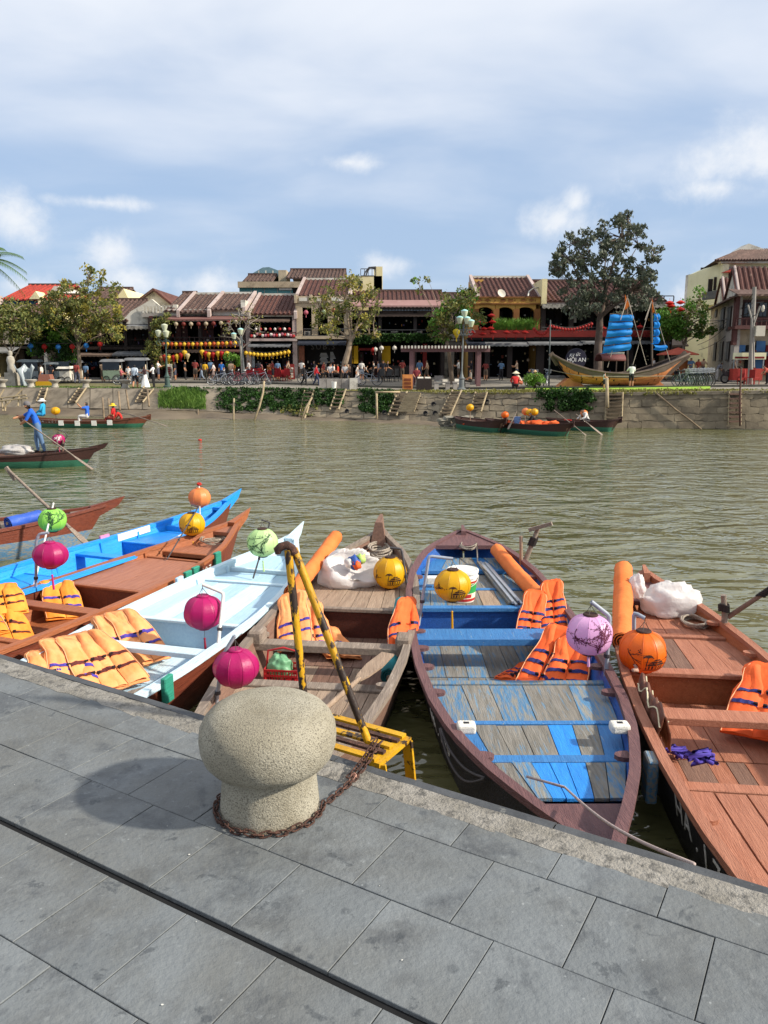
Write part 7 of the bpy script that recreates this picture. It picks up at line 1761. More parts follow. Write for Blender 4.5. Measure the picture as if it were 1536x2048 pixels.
seated(833, 748, 'vendor in a maroon shirt behind the dark podium', TWD, '#7a2a30', '#3a2226', 47.5, 1.5, .30); seated(941, 765, 'person in patterned grey seated on a bench by the pergola post', LFT, '#8a8278', '#26221f', 46.5, 1.5, .12)
seated(1031, 768, 'person in a red jacket crouching at the verge edge', AWY, '#b3201e', '#2a1c1e', 45, 1.6, .0, 'crouch', sleeve=2); seated(1040, 766, 'vendor in a conical hat and pale clothes among baskets', LFT, '#d8c3ae', '#c06a50', 47, 1.6, .05, 'crouch', hat='cone'); seated(1076, 769, 'man in an ochre shirt crouching behind the yellow green bush', LFT, '#b98a1c', '#2a2520', 44, 1.6, .05, 'crouch', sleeve=2)
seated(1465, 760, 'person in a camouflage jacket and hat sitting on a motorbike', RGT, '#6b5a4a', '#2f2b2c', 49, 1.7, .25, 'sit', hat='#4a3f38', sleeve=2); seated(747, 752, 'guest in white at the bar counter', LFT, '#d6d2ce', '#2a2628', 58.5, 1.5, .3); seated(775, 752, 'guest in black at the bar counter', RGT, '#2c2628', '#2a2628', 58.5, 1.5, .3)
rs = random.Random(77)
for (p0, p1, Y, place) in ((60,235,56,'by the food carts'),(310,480,57.5,'before the brown restaurant'),(495,590,57,'near the red tables'),(600,700,56,'outside the dark shop'),(705,880,57,'outside the mustard bar'),(900,1060,55,'outside the ochre arcade'),(1290,1420,53.5,'near the alley')):
    for k, (c, nm) in enumerate((('#d8d2ca', 'white'), ('#2b2a33', 'black'), ('#8c3a34', 'brick red'), ('#5f7d9c', 'dusty blue'), ('#c9a98c', 'beige'))):
        px = lerp(p0, p1, (k+rs.uniform(.15, .85))/5); y = Y+rs.uniform(-1.5, 1); walker(px, 764, rs.uniform(40, 45)*52/y, 'passer-by in %s %s' % (nm, place), rs.choice((LFT, RGT, TWD, AWY)), rs.choice(('walk', 'stand', 'arm')), c, rs.choice(('#26242a', '#4a4e5c', '#6a5a4c')), y, leg=rs.choice((1, 2)))
# ================================================================== BICYCLES
M_tyre = mat('black_rubber', '#1c1b1c', rough=.8); M_chrome = mat('bike_metal', '#9fa3a8', '#83878c', scale=8, rough=.4, metal=.5)
def bike_proto(m_):
    P0 = {}
    def T(nm, fn, mm, par=None): P0[nm] = (fn, mm, par)
    wheel = MB(); tor = [(.33*math.cos(a), 0, .33*math.sin(a)) for a in [k*2*math.pi/20 for k in range(21)]]; wheel.tube(tor, .022, 6, cap=False); wm = wheel.mesh('wheel', M_tyre, smooth='all')
    sp = MB()
    for k in range(9): a = k*math.pi/9; sp.tube([(.32*math.cos(a),0,.32*math.sin(a)), (-.32*math.cos(a),0,-.32*math.sin(a))], .004, 4)
    rim = [(.305*math.cos(a), 0, .305*math.sin(a)) for a in [k*2*math.pi/16 for k in range(17)]]; sp.tube(rim, .009, 4, cap=False); sm = sp.mesh('spokes', M_chrome)
    fr = MB()
    for a, b in (((-.52,0,.35),(-.12,0,.30)),((-.52,0,.35),(-.22,0,.72)),((-.22,0,.85),(-.12,0,.30)),((-.12,0,.30),(.36,0,.75)),((-.20,0,.68),(.34,0,.82)),((.32,0,.90),(.52,0,.35))): fr.tube([a, b], .02, 6)
    fm = fr.mesh('frame', m_); hb = MB(); hb.tube([(.30,-.26,.98),(.36,-.2,1.02),(.33,0,.95),(.36,.2,1.02),(.30,.26,.98)], .014, 6); hm = hb.mesh('handlebar', M_chrome)
    st = MB().hexa([(-.36,-.08,.85),(-.08,-.03,.86),(-.08,.03,.86),(-.36,.08,.85),(-.36,-.09,.91),(-.08,-.03,.90),(-.08,.03,.90),(-.36,.09,.91)]).mesh('saddle', M_tyre)
    bk = MB()
    for z in (.80, .92, 1.0): 
        for a, b in (((.40,-.16),(.68,-.16)),((.68,-.16),(.68,.16)),((.68,.16),(.40,.16)),((.40,.16),(.40,-.16))): bk.beam((*a,z),(*b,z),.012,.02)
    for k in range(6): bk.beam((.40+.056*k,-.16,.78),(.40+.056*k,-.16,1.0),.01,.01); bk.beam((.40+.056*k,.16,.78),(.40+.056*k,.16,1.0),.01,.01); bk.beam((.68,-.16+.064*k,.78),(.68,-.16+.064*k,1.0),.01,.01)
    bm = bk.mesh('basket', M_chrome)
    return wm, sm, fm, hm, st, bm
BK = {c: bike_proto(mat('bike_paint_'+c[1:], c, rough=.4)) for c in ('#8a8f98', '#7a3a44', '#3c4a5c')}
def bicycle(label, p, rz, c, basket=True, lean=.1, group='bicycles parked on the promenade'):
    wm, sm, fm, hm, st, bm = BK[c]; root = empty('bicycle', p, rz, label, 'bicycle', group); root.rotation_euler = (lean, 0, rz)
    for x in (-.52, .52):
        w = link('wheel', wm, root); w.location = (x, 0, .35); s = link('spokes', sm, w)
    link('frame', fm, root); link('handlebar', hm, root); link('saddle', st, root)
    if basket: link('basket', bm, root)
for k, (px, lab, c, rz) in enumerate(((440,'silver bicycle furthest from the bent bamboo pole','#8a8f98',.1),(455,'silver bicycle before the person in orange','#8a8f98',.2),(468,'reddish bicycle in the row before the brown restaurant','#7a3a44',.15),(482,'reddish bicycle leaning at the bare tree','#7a3a44',.1),(497,'slate bicycle between the bare tree and red tables','#3c4a5c',.2),(521,'silver bicycle standing alone behind the bent bamboo pole','#8a8f98',.05))): bicycle(lab, gpt(px, 768, 51.5+.25*(k % 3)), rz, c, False)
bicycle('large silver bicycle before the mustard bar', gpt(738, 766, 51.5), math.pi+.05, '#8a8f98'); bicycle('white bicycle behind the man in black', gpt(618, 768, 54), .4, '#8a8f98'); bicycle('grey bicycle behind the straw hat seller', gpt(1060, 766, 49.5), 1.0, '#3c4a5c'); bicycle('grey bicycle leaning by the flagpole', gpt(1090, 766, 49.5), 1.2, '#3c4a5c')
for k in range(8): bicycle('bicycle with wire basket in the crowded rack by the alley', gpt(1366+k*6.2, 770, 44.5+.12*k), -1.15-.05*(k % 3), ('#8a8f98', '#3c4a5c')[k % 2], True, .15, 'rack of basket bicycles')
for k, px in enumerate((252, 268)): bicycle(['bicycle behind the person in striped jumper','bicycle behind the person in pale blue shirt'][k], gpt(px, 766, 53), .2+k, '#3c4a5c')
# ================================================================== REPLICA SHIP
M_shipt = mat('ship_grey_brown_board', '#66574b', '#54463c', scale=2, rough=.8, bump=.6, bscale=8); M_shipo = mat('ship_orange_plank', '#cc8552', '#b26c3e', scale=1.6, rough=.75, bump=.5, bscale=7, rnd=.12); M_sail = mat('bright_blue_sailcloth', '#2f9ff2', '#2692e6', scale=2, rough=.6, bump=.3, bscale=5, trans=.45); M_flag = mat('orange_pennant', '#d9742c', '#c5631f', scale=3, rough=.8, trans=.3)
def ship():
    Y = 48.0; sheer = [(1103,702),(1118,712),(1140,722),(1170,732),(1205,738),(1250,740),(1290,732),(1325,720),(1352,709),(1375,700)]; keel = [(1116,722),(1130,742),(1142,755),(1170,761),(1205,763),(1250,763),(1290,762),(1312,760),(1325,744),(1340,730)]
    c0 = aty(1240, 764, Y); c0.z = gz(c0.x, Y)+.02; root = empty('replica_ship', c0, 0, 'wooden replica junk with orange planks and blue sails on the lawn', 'ship')
    sh = [aty(a, b_, Y) for a, b_ in sheer]; ke = [aty(a, b_, Y) for a, b_ in keel]; dz = c0.z-min(k.z for k in ke)+.03
    def cat_(L_, u):
        x = u*(len(L_)-1); i = min(int(x), len(L_)-2); return L_[i].lerp(L_[i+1], x-i)
    hw = lambda u: 1.25*(math.sin(math.pi*(.06+.88*u)))**.75
    def S(u, v, side, o=0):
        a, b_ = cat_(sh, u), cat_(ke, u); p = a.lerp(b_, v); w = hw(u)*(1-.55*v**3.5)+o
        return Vector((p.x, p.y+side*w, p.z+dz))-c0
    m = MB()
    for s in (-1, 1): m.grid(lambda i, j: S(i, j, s), 36, 8)
    m.grid(lambda i, j: S(i, .12, lerp(-1, 1, j)), 36, 2); m.build('hull', M_dwood, root, smooth=40)  # hull coloured dark to stand in for shade in the plank gaps
    for s in (-1, 1):
        MB().tube([S(k/30, 0, s, .03) for k in range(31)], .07, 6).build('gunwale', M_shipt, root)
        m = MB(); m.grid(lambda i, j: S(i, lerp(0, .36, j), s, .05), 40, 3); m.build('upper_strake', M_shipt, root, smooth='all')
    rs = random.Random(4)
    for r in range(4):
        v0, v1 = .38+.155*r, .38+.155*(r+1)-.012; u = .03+rs.uniform(0, .05)
        while u < .97:
            u2 = min(.985, u+rs.uniform(.09, .16)); m = MB(); m.grid(lambda i, j: S(lerp(u, u2-.008, i), lerp(v0, v1-.012, j), -1, .05), 4, 1); o = m.build('hull_plank', M_shipo, root); sd = o.modifiers.new('s', 'SOLIDIFY'); sd.thickness = .05; u = u2
    MB().beam(S(0,0,0)+Vector((-.05,0,.1)), S(0,1,0), .16, .3).build('stem', M_shipt, root); MB().beam(S(1,0,0), S(.9,1,0)+Vector((0,0,-.05)), .2, .5).build('sternpost', M_shipt, root)
    for px in (1140, 1300):
        p = aty(px, 764, Y)-c0; MB().hexa([(p.x-.8,-.5,-.05),(p.x+.8,-.5,-.05),(p.x+.8,.5,-.05),(p.x-.8,.5,-.05),(p.x-.2,-.5,.45),(p.x+.2,-.5,.45),(p.x+.2,.5,.45),(p.x-.2,.5,.45)]).build('cradle', M_shipo, root)
    a, b_ = aty(1197, 714, Y)-c0, aty(1243, 725, Y)-c0; m = MB(); n = 8
    for i in range(n+1):
        an = math.pi*i/n
        for x in (a.x, b_.x): m.v.append((x, -math.cos(an)*.9, b_.z+.45*math.sin(an)+.1))
    for i in range(n): m.f.append((2*i, 2*i+1, 2*i+3, 2*i+2)); m.m.append(0)
    o = m.build('cabin_roof', wood('cabin_red_wood', '#6e3a38', '#5c2f2e', None, .7, 0, .7), root, smooth=True); sd = o.modifiers.new('s', 'SOLIDIFY'); sd.thickness = .06
    for x in (a.x+.05, b_.x-.05):
        for y in (-.85, .85): MB().beam((x, y, b_.z-.6), (x, y, b_.z+.12), .06, .06).build('cabin_post', M_shipt, root)
    m = MB(); p = aty(1228, 708, Y)-c0; m.box((p.x, -.4, p.z), (1.0, .05, .22)); m.build('name_board', M_wht, root)
    for (px, top, bot) in ((1255,590,740),(1304,596,732)):
        MB().tube([aty(px-1, top, Y)-c0, aty(px, bot, Y)-c0], .06, 8).build('mast', M_shipt, root)
        for (dx, q) in ((-14, 640), (12, 640), (38, 730), (-40, 735)): MB().tube([aty(px, top+4, Y)-c0, aty(px+dx, q, Y-.9)-c0], .02, 4).build('rigging', M_lrope, root)
    def sail(corn, n, depth, nm):
        (x0, y0), (x1, y1), (x2, y2), (x3, y3) = corn      # top-left, top-right, bottom-right, bottom-left
        for k in range(n):
            t0, t1 = k/n, (k+1)/n; m = MB()
            def G(i, j):
                t = lerp(t0, t1, j); edge = -5*math.sin(math.pi*j)*(1-i)**2*(0 if depth < .4 else 1)
                lx, ly = lerp(x0, x3, t)-edge*.9+(-4 if j > .9 and k == n-1 else 0), lerp(y0, y3, t); rx, ry = lerp(x1, x2, t)+2*math.sin(math.pi*j), lerp(y1, y2, t)
                p = aty(lerp(lx, rx, i), lerp(ly, ry, i), Y-.5)-c0; p.y -= depth*math.sin(math.pi*min(1, max(0, j)))*(.35+.65*math.sin(math.pi*min(1, i*.9+.05)))+.15*math.sin(i*9+k)*.3; return p
            m.grid(G, 14, 8); m.build('sail_panel', M_sail, root, smooth='all')
            MB().tube([aty(lerp(x0, x3, t0), lerp(y0, y3, t0), Y-.55)-c0, aty(lerp(x1, x2, t0), lerp(y1, y2, t0), Y-.55)-c0], .03, 5).build('batten', M_shipt, root)
    sail([(1220,628),(1265,629),(1259,700),(1204,708)], 5, .26, 'main'); sail([(1307,627),(1317,627),(1317,688),(1305,688)], 4, .3, 'mizzen')
    m = MB(); m.grid(lambda i, j: aty(lerp(1306, 1331, i), lerp(689, 699, j)+2*math.sin(i*3), Y-.5)-c0+Vector((0, -.4*math.sin(math.pi*j), 0)), 8, 5); m.build('loose_sail_end', M_sail, root, smooth='all')
    for pts in ([(1250,588),(1250,620),(1261,611),(1254,598)], [(1304,597),(1304,626),(1309,624),(1307,606)]):
        m = MB(); v = [aty(a, b_, Y-.1)-c0 for a, b_ in pts]; m.add(v, [(0,1,2,3)]); m.build('pennant', M_flag, root)
ship()
# round cafe sign with words
c = gpt(1152, 765, 51.5); sg = empty('round_sign', c, 0, 'round dark signboard with white words behind the ship bow', 'sign'); cz = aty(1152, 718, 51.5)-c
MB().lathe([(.02,-.05),(.66,-.05),(.68,0),(.66,.05),(.02,.05)], 32, M=Matrix.Rotation(R(90), 3, 'X'), c=cz).build('disc', mat('indigo_board', '#231f33', '#1b1829', scale=3, rough=.6), sg, smooth=40); MB().bx(-.05, .05, .06, .12, 0, cz.z).build('stand', M_metalr, sg)
MW = mat('white_sign_words', '#e8e6e2', rough=.6)
lettering('H\u1ed8I AN', .36, Matrix.Translation(cz+Vector((.02,-.06,-.06))) @ Matrix.Rotation(R(90), 4, 'X'), MW, sg); lettering('K\u00fd \u1ee9c', .30, Matrix.Translation(cz+Vector((-.12,-.06,.26))) @ Matrix.Rotation(R(90), 4, 'X') @ Matrix.Rotation(R(8), 4, 'Z'), MW, sg, shear=.35)
# ================================================================== PERGOLA, STALLS, BOARDS, STRINGS OF LANTERNS
M_perg = wood('mauve_pergola_paint', '#7d5a5a', '#6c4b4c', '#9a8480', .67, .05, .7)
def pergola():
    Y = 50; base = gpt(890, 765, Y); root = empty('pergola', base, 0, 'mauve painted pergola with white tipped slats on two posts', 'pergola')
    def L(px, py, y=Y): return aty(px, py, y)-base
    MB().beam(L(802, 699), L(980, 699), .18, .30).build('beam', M_perg, root); MB().beam(L(806, 698, Y+2), L(976, 698, Y+2), .18, .28).build('beam', M_perg, root)
    for (px, y) in ((823, Y), (958, Y), (826, Y+2), (955, Y+2)):
        p = L(px, 702, y); MB().bx(p.x-.13, p.x+.13, p.y-.13, p.y+.13, -.1, p.z).build('post', M_perg, root)
    for k in range(27):
        p, q = L(804+k*6.7, 694, Y-.5), L(804+k*6.7, 694, Y+2.5); q.x = p.x; q.z = p.z; s = MB().beam(p, q, .09, .16).build('slat', M_perg, root); MB().beam(p+Vector((0,-.02,0)), p+Vector((0,-.005,0)), .10, .17).build('slat_tip', M_wht, s)
pergola()
def board(label, px, py, w, h, Y, m_, legs=True, nm='menu_board', cards=0, cm=None):
    b_ = gpt(px, py, Y); root = empty(nm, b_, 0, label, 'board'); W, H = w/F_PX*Y, h/F_PX*Y
    MB().hexa([(-W/2,-.25,.05),(W/2,-.25,.05),(W/2,-.20,.05),(-W/2,-.20,.05),(-W/2,.0,H),(W/2,.0,H),(W/2,.05,H),(-W/2,.05,H)]).build('panel', m_, root); MB().hexa([(-W/2,.30,0),(W/2,.30,0),(W/2,.34,0),(-W/2,.34,0),(-W/2,.05,H),(W/2,.05,H),(W/2,.09,H),(-W/2,.09,H)]).build('rear_panel', m_, root)
    for k in range(cards):
        z = H*(.2+.7*k/max(1, cards)); MB().box((0, -.27+.22*(.2+.7*k/max(1, cards)), z), (W*.7, .02, H*.5/cards)).build('card', cm or M_wht, root)
board('orange wooden menu board by the pergola post', 815, 770, 20, 30, 47, mat('orange_board', '#b87436', '#a3642b', scale=3, rough=.7), cards=3, cm=mat('board_lettering_dark', '#7a3f22', rough=.8)); board('grey notice easel under the pergola', 878, 758, 18, 18, 52, M_grey, cards=1, cm=mat('notice_grey', '#9aa09a', '#7f8580', scale=6)); board('small white notice beside the easel', 890, 758, 10, 12, 51.5, M_wht); board('white notice by the slender tree', 914, 758, 9, 12, 51.5, M_wht)
board('tall sign with red letter blocks before the brown restaurant', 340, 764, 10, 32, 57.5, M_wht, cards=6, cm=M_rband); board('red menu stand beside the small house', 583, 758, 12, 30, 58, M_rband, cards=4)
def podium():
    b_ = gpt(848, 776, 43.5); root = empty('dark_podium', b_, 0, 'dark brown menu podium with two white cards on the verge', 'podium'); MB().bx(-.42,.42,-.2,.2,-.2,.72).build('body', M_dwood, root); MB().bx(-1.0,-.43,-.15,.2,-.25,.02).build('step', M_dwood, root)
    for s in (-.2, .2): MB().hexa([(s-.16,-.18,.73),(s+.16,-.18,.73),(s+.16,.12,.80),(s-.16,.12,.80),(s-.16,-.18,.745),(s+.16,-.18,.745),(s+.16,.12,.815),(s-.16,.12,.815)]).build('card', M_wht, root)
podium()
def planter():
    b_ = gpt(676, 770, 48.5); root = empty('stone_planter', b_, 0, 'low grey stone planter wall around the crooked tree', 'planter'); w = 74/F_PX*48.5
    for k in range(5): MB().bx(-w/2+w*k/5+.01, -w/2+w*(k+1)/5-.01, -.2, .2, -.1, .62).build('stone_block', M_grey, root)
    MB().bx(w/2-.42, w/2+.05, -.35, -.21, -.2, .66).build('end_slab', M_wht, root)
planter()
m = MB().lathe([(.12,0),(.17,.45),(.18,.47),(.15,.47),(.10,.03)], 14).build('white_bin', M_bucket, smooth=40); m.location = gpt(668, 771, 48.0); tag(m, 'small white bin standing against the stone planter', 'bin')
def cart(label, px, Y, w, h, m_, roof_m, goods='#c9b9a0'):
    b_ = gpt(px, 762, Y); root = empty('food_cart', b_, 0, label, 'food cart', 'food carts under the trees'); MB().bx(-w/2,w/2,-.35,.35,.25,.85).build('counter', m_, root)
    for sx in (-1, 1):
        for sy in (-.3, .3): MB().beam((sx*(w/2-.05), sy, .85), (sx*(w/2-.05), sy, h), .04, .04).build('post', M_steel, root)
        MB().tube([(sx*w*.3+.22*math.cos(a), -.38, .25+.22*math.sin(a)) for a in [k*.524 for k in range(13)]], .025, 5).build('wheel', M_tyre, root)
    MB().hexa([(-w/2-.15,-.55,h),(w/2+.15,-.55,h),(w/2+.15,.45,h+.05),(-w/2-.15,.45,h+.05),(-w/2-.05,-.35,h+.16),(w/2+.05,-.35,h+.16),(w/2+.05,.3,h+.2),(-w/2-.05,.3,h+.2)]).build('canopy', roof_m, root); MB().bx(-w/2+.1,w/2-.1,-.25,.25,.85,1.2).build('goods', cloth(goods), root)
    MB().bx(-w/2,w/2,-.36,-.35,.9,1.5).build('glass_case', M_glass, root)
for (px, lab, w, h, m_, rm, Y) in ((64,'food cart with a pale curved awning behind the statue',1.6,1.75,M_steel,mat('pale_awning','#8f9a9d',rough=.6),57),(115,'steel food cart with glass case under the shrub',1.5,1.55,M_steel,M_steel,56.5),(134,'white fridge shaped food cart by the slim trunk',.9,1.2,M_wht,M_wht,56),(151,'glass sided food cart behind the slim tree trunk',1.1,1.6,M_wht,M_gawn,57.5),(227,'green food cart with a roof and white lamp',1.5,1.7,mat('cart_green','#7f8f7a','#6a7a66',scale=3,rough=.7),M_gawn,56),(276,'food cart with a grey canopy behind the people in white',1.7,1.75,M_steel,M_gawn,57)): cart(lab, px, Y, w*.8, h*.85, m_, rm)
o = MB(); o.hexa([(-.5,-.4,0),(.5,-.4,0),(.5,.4,0),(-.5,.4,0),(-.35,-.3,.75),(.35,-.3,.75),(.35,.3,.75),(-.35,.3,.75)]); o = o.build('covered_stall', cloth('#8b5a4a')); o.location = gpt(93, 764, 54); tag(o, 'small stall draped in red brown cloth with a yellow skirt', 'stall'); MB().bx(-.56,.56,-.45,.45,0,.28).build('yellow_skirt', M_yelw, o)
def statue():
    b_ = gpt(25, 765, 54); root = empty('white_statue', b_, 0, 'weathered white stone statue on a block', 'statue'); MB().bx(-.35,.35,-.35,.35,0,.9).build('plinth', M_urn, root); MB().lathe([(.26,.9),(.30,1.1),(.24,1.4),(.28,1.7),(.20,1.95),(.10,2.02),(.14,2.15),(.13,2.3),(.02,2.38)], 14, warp=lambda a, z: 1+.15*math.sin(2*a+z*3)).build('figure', M_urn, root, smooth=True)
    b_ = gpt(50, 766, 53.5); root = empty('glass_sculpture', b_, 0, 'pale translucent folded sculpture beside the white statue', 'sculpture'); m = MB(); m.grid(lambda i, j: Vector((lerp(-.35, .35, i)*(.8+.9*j)+.3*j*(i-.3), .25*math.sin(i*9+j*3), lerp(0, 1.5, j)-.35*abs(math.sin(i*7))*j)), 20, 8); o = m.build('folded_sheet', mat('frosted_film', '#b9c2c5', '#a5afb3', scale=3, rough=.3, trans=.3), root, smooth='all'); s_ = o.modifiers.new('s', 'SOLIDIFY'); s_.thickness = .03
statue()
SL = {}
def small_lantern(color, r, label, p, group, kind='round'):
    key = (color, r, kind)
    if key not in SL:
        m = MB(); pr = [(r*.3,-r*.95),(r*.75,-r*.7),(r,-r*.2),(r*.97,r*.25),(r*.7,r*.7),(r*.3,r*.92)] if kind == 'round' else ([(r*.2,-r*1.3),(r*.55,-r*.6),(r,r*.35),(r*.8,r*.8),(r*.3,r)] if kind == 'drop' else [(r*.3,-r*.5),(r*1.2,-r*.1),(r*1.2,.1*r),(r*.3,r*.6)])
        m.lathe(pr, 10); m.tube([(0,0,r*.9),(0,0,r*1.3)], .012, 4); m.tube([(0,0,-r),(0,0,-r*2.1)], [.02,.03], 4); SL[key] = m.mesh('paper_lantern', mat('paper_'+color[1:], color, rough=.55, trans=.35), smooth=50)
    o = link('paper_lantern', SL[key]); o.location = p; tag(o, label, 'lantern', group); return o
def string(label, a, b_, Y, n, colors, r, group, sag=2.0, kind='round', lab2=None):
    pts = [aty(lerp(a[0], b_[0], k/(n-1)), lerp(a[1], b_[1], k/(n-1))+sag*math.sin(math.pi*k/(n-1)), Y) for k in range(n)]
    for k, p in enumerate(pts): small_lantern(colors[k % len(colors)], r, label[k % len(colors)] if isinstance(label, (list, tuple)) else label, p, group, kind)
    base = pts[0]; o = MB().tube([p-base+Vector((0,0,r*1.25)) for p in pts], .014, 4).build('lantern_wire', M_wire); o.location = base; tag(o, lab2 or ('thin wire carrying the '+group), 'wire')
YL, RD, OR_, WH, BL = '#e8c23a', '#b5231f', '#c4592a', '#e6dfd4', '#2f7fc8'
string(['small yellow lantern strung under the long balcony','small orange red lantern strung under the long balcony'], (318,688), (470,686), 59.6, 19, [YL, OR_], .155, 'lanterns under the long balcony', 1.5)
string('small yellow lantern strung before the red table restaurant', (492,706), (577,704), 59.2, 12, [YL], .15, 'lanterns before the red tables', 5)
string(['pale lantern with tassel under the tin awning','dull red lantern with tassel under the tin awning'], (352,648), (472,644), 59.4, 9, ['#b9a98f','#7a2f28'], .16, 'lanterns under the tin awning', 1.5)
string(['blue lantern on the wire across the trees','red lantern on the wire across the trees'], (61,692), (200,688), 56.4, 6, [BL, RD], .19, 'lanterns on the wire across the trees', 4)
for (px, py, c, kd) in ((369,706,YL,'drop'),(338,717,YL,'drop'),(354,714,YL,'drop'),(362,711,RD,'drop'),(347,716,RD,'drop'),(375,712,'#cdbb8a','drop'),(323,717,'#b98f5a','drop'),(329,715,RD,'drop'),(404,705,YL,'drop'),(411,708,RD,'drop'),(418,710,YL,'drop'),(426,710,RD,'drop'),(436,708,YL,'drop'),(443,708,RD,'drop'),(454,708,YL,'drop')):
    small_lantern(c, .20, {YL:'yellow drop lantern hanging over the brown restaurant entrance', RD:'red drop lantern hanging over the brown restaurant entrance'}.get(c, 'faded drop lantern hanging over the brown restaurant entrance'), aty(px, py, 58.9), 'drop lanterns of the brown restaurant', kd)
for (px, py) in ((983,631),(985,644),(968,645),(962,646),(957,646),(968,658),(981,657),(943,666),(986,665),(1013,665),(1032,665),(1050,665),(965,668),(1206,657),(1280,654),(1310,657)): small_lantern('#a5201c', .22, 'dark red disc lantern hung along the red parapet', aty(px, py, 56.4), 'red lanterns of the red parapet', 'disc')
for (px, py) in ((1339,606),(1342,612),(1361,605),(1361,619)): small_lantern('#cf2f20', .24, 'bright red disc lantern against the sky by the alley', aty(px, py, 55), 'red lanterns by the alley', 'disc')
string('tiny red lantern on the garland between flagpole and tree', (1101,652), (1183,648), 50, 15, ['#b3302c'], .10, 'lanterns on the garland by the flagpole', 9); string('tiny red lantern on the sagging garland beside the arcade', (1068,658), (1101,652), 51, 9, ['#b3302c'], .10, 'lanterns on the garland beside the arcade', 13)
for (px, py, c) in ((751,699,WH),(763,696,WH),(789,696,WH),(746,700,RD),(612,625,'#c06a78'),(648,624,'#a3b38f'),(667,620,'#a5604a')): small_lantern(c, .17, {WH:'white drum lantern over the mustard bar', RD:'red drum lantern over the mustard bar'}.get(c, 'faded lantern in the columned balcony'), aty(px, py, 59.3), 'lanterns of the bar and columned balcony', 'round')
small_lantern('#d9c22e', .26, 'yellow drop lantern hanging beside the tall grey street lamp', aty(913, 666, 52), None, 'drop')
def flagpole():
    b_ = gpt(1098, 766, 49); o = MB().tube([(0,0,0), aty(1101, 640, 49)-b_], [.05,.035], 8).build('flagpole', M_polg, smooth=True); o.location = b_; tag(o, 'slim grey pole holding the red garland', 'pole')
    pts = [aty(1101, 740, 48.5), aty(1160, 752, 46.5), aty(1230, 753, 46), aty(1345, 752, 46)]; base = pts[0]; o = MB().tube([p-base for p in pts], .02, 4).build('barrier_rope', M_lrope); o.location = base; tag(o, 'thin barrier rope before the replica ship', 'rope')
flagpole()
def umbrella():
    b_ = gpt(1352, 764, 53); root = empty('market_umbrella', b_, 0, 'faded red market umbrella above an orange stall behind the ship stern', 'umbrella'); z = aty(1352, 710, 53).z-b_.z; zt = aty(1352, 695, 53).z-b_.z
    MB().lathe([(1.45,z),(1.4,z+.06),(.7,lerp(z,zt,.55)),(.03,zt)], 8).build('canopy', mat('faded_red_canvas', '#b5543f', '#a34733', scale=2, rough=.85), root); MB().tube([(0,0,0),(0,0,zt)], .035, 6).build('pole', M_dwood, root); MB().bx(-.9,.6,-.3,.3,.3,1.3).build('stall_box', mat('stall_orange', '#b06a3a', '#9a5a2e', scale=3, rough=.8), root)
umbrella()
def cable_pole():
    b_ = gpt(1500, 762, 48); root = empty('utility_pole', b_, 0, 'leaning concrete utility pole with cables and a white meter box', 'utility pole'); t = aty(1509, 574, 48)-b_; MB().tube([(0,0,0), t], [.16,.12], 8).build('post', M_grey, root, smooth=True)
    MB().tube([aty(1503,735,47.7)-b_, aty(1504,640,47.7)-b_, aty(1496,610,47.7)-b_], .05, 6).build('conduit', M_grey, root); MB().tube([aty(1508,735,47.7)-b_, aty(1507,650,47.7)-b_, aty(1520,612,47.6)-b_], .05, 6).build('conduit', M_grey, root)
    p = aty(1519,662,47.6)-b_; MB().box(p, (.55,.3,.6)).build('meter_box', M_wht, root); p = aty(1526,617,47.4)-b_; MB().ball(p, .13, 10, 7, sc=(.7,.7,1.6)).build('lamp_globe', M_wht, root, smooth=True); MB().tube([aty(1512,606,47.7)-b_, aty(1527,604,47.4)-b_], .025, 5).build('lamp_arm', M_metalr, root)
    for k, (a, s) in enumerate((((1395,690),18),((1392,672),14),((1400,650),10),((1398,700),16),((1385,640),8),((1600,560),6),((1600,610),10))):
        q0, q1 = aty(1505, 588+k*9, 47.9), aty(*a, 62 if a[0] < 1500 else 46); pts = [q0.lerp(q1, i/10)+Vector((0,0,-s/F_PX*50*math.sin(math.pi*i/10)))-b_ for i in range(11)]; MB().tube(pts, .022, 4).build('cable', M_black, root)
cable_pole()
# red tables and stools before the small house and right shop
M_rtab = cloth('#9c1f24')
def table_(label, p, w=.9, m_=None, group='cloth covered tables outside'):
    root = empty('cafe_table', p, 0, label, 'table', group); MB().hexa([(-w/2-.05,-.4,.28),(w/2+.05,-.4,.28),(w/2+.05,.4,.28),(-w/2-.05,.4,.28),(-w/2,-.35,.75),(w/2,-.35,.75),(w/2,.35,.75),(-w/2,.35,.75)]).build('tablecloth', m_ or M_rtab, root)
    for sx in (-1, 1):
        for sy in (-1, 1): MB().beam((sx*w*.42, sy*.3, 0), (sx*w*.42, sy*.3, .3), .04, .04).build('leg', M_dwood, root)
for k, (px, lab) in enumerate(((500,'red clothed table beside the bare tree trunk'),(515,'red clothed table second from the bare tree'),(550,'red clothed table beside the waiter in ochre'),(565,'red clothed table by the red menu stand'))): table_(lab, gpt(px, 760, 56.5+.4*(k % 2)))
def chair(label, p, m_, rz=0, group=None):
    root = empty('cafe_chair', p, rz, label, 'chair', group); MB().bx(-.2,.2,-.2,.2,.42,.46).build('seat', m_, root); MB().bx(-.2,.2,.17,.2,.46,.9).build('backrest', m_, root)
    for sx in (-.18, .18):
        for sy in (-.18, .18): MB().bx(sx-.015, sx+.015, sy-.015, sy+.015, 0, .42).build('leg', m_, root)
for k, px in enumerate((507, 523, 535, 558, 573)): chair('dark red chair among the red clothed tables', gpt(px, 760, 55.8+.5*(k % 2)), M_rtab, k*.9, 'chairs among the red tables')
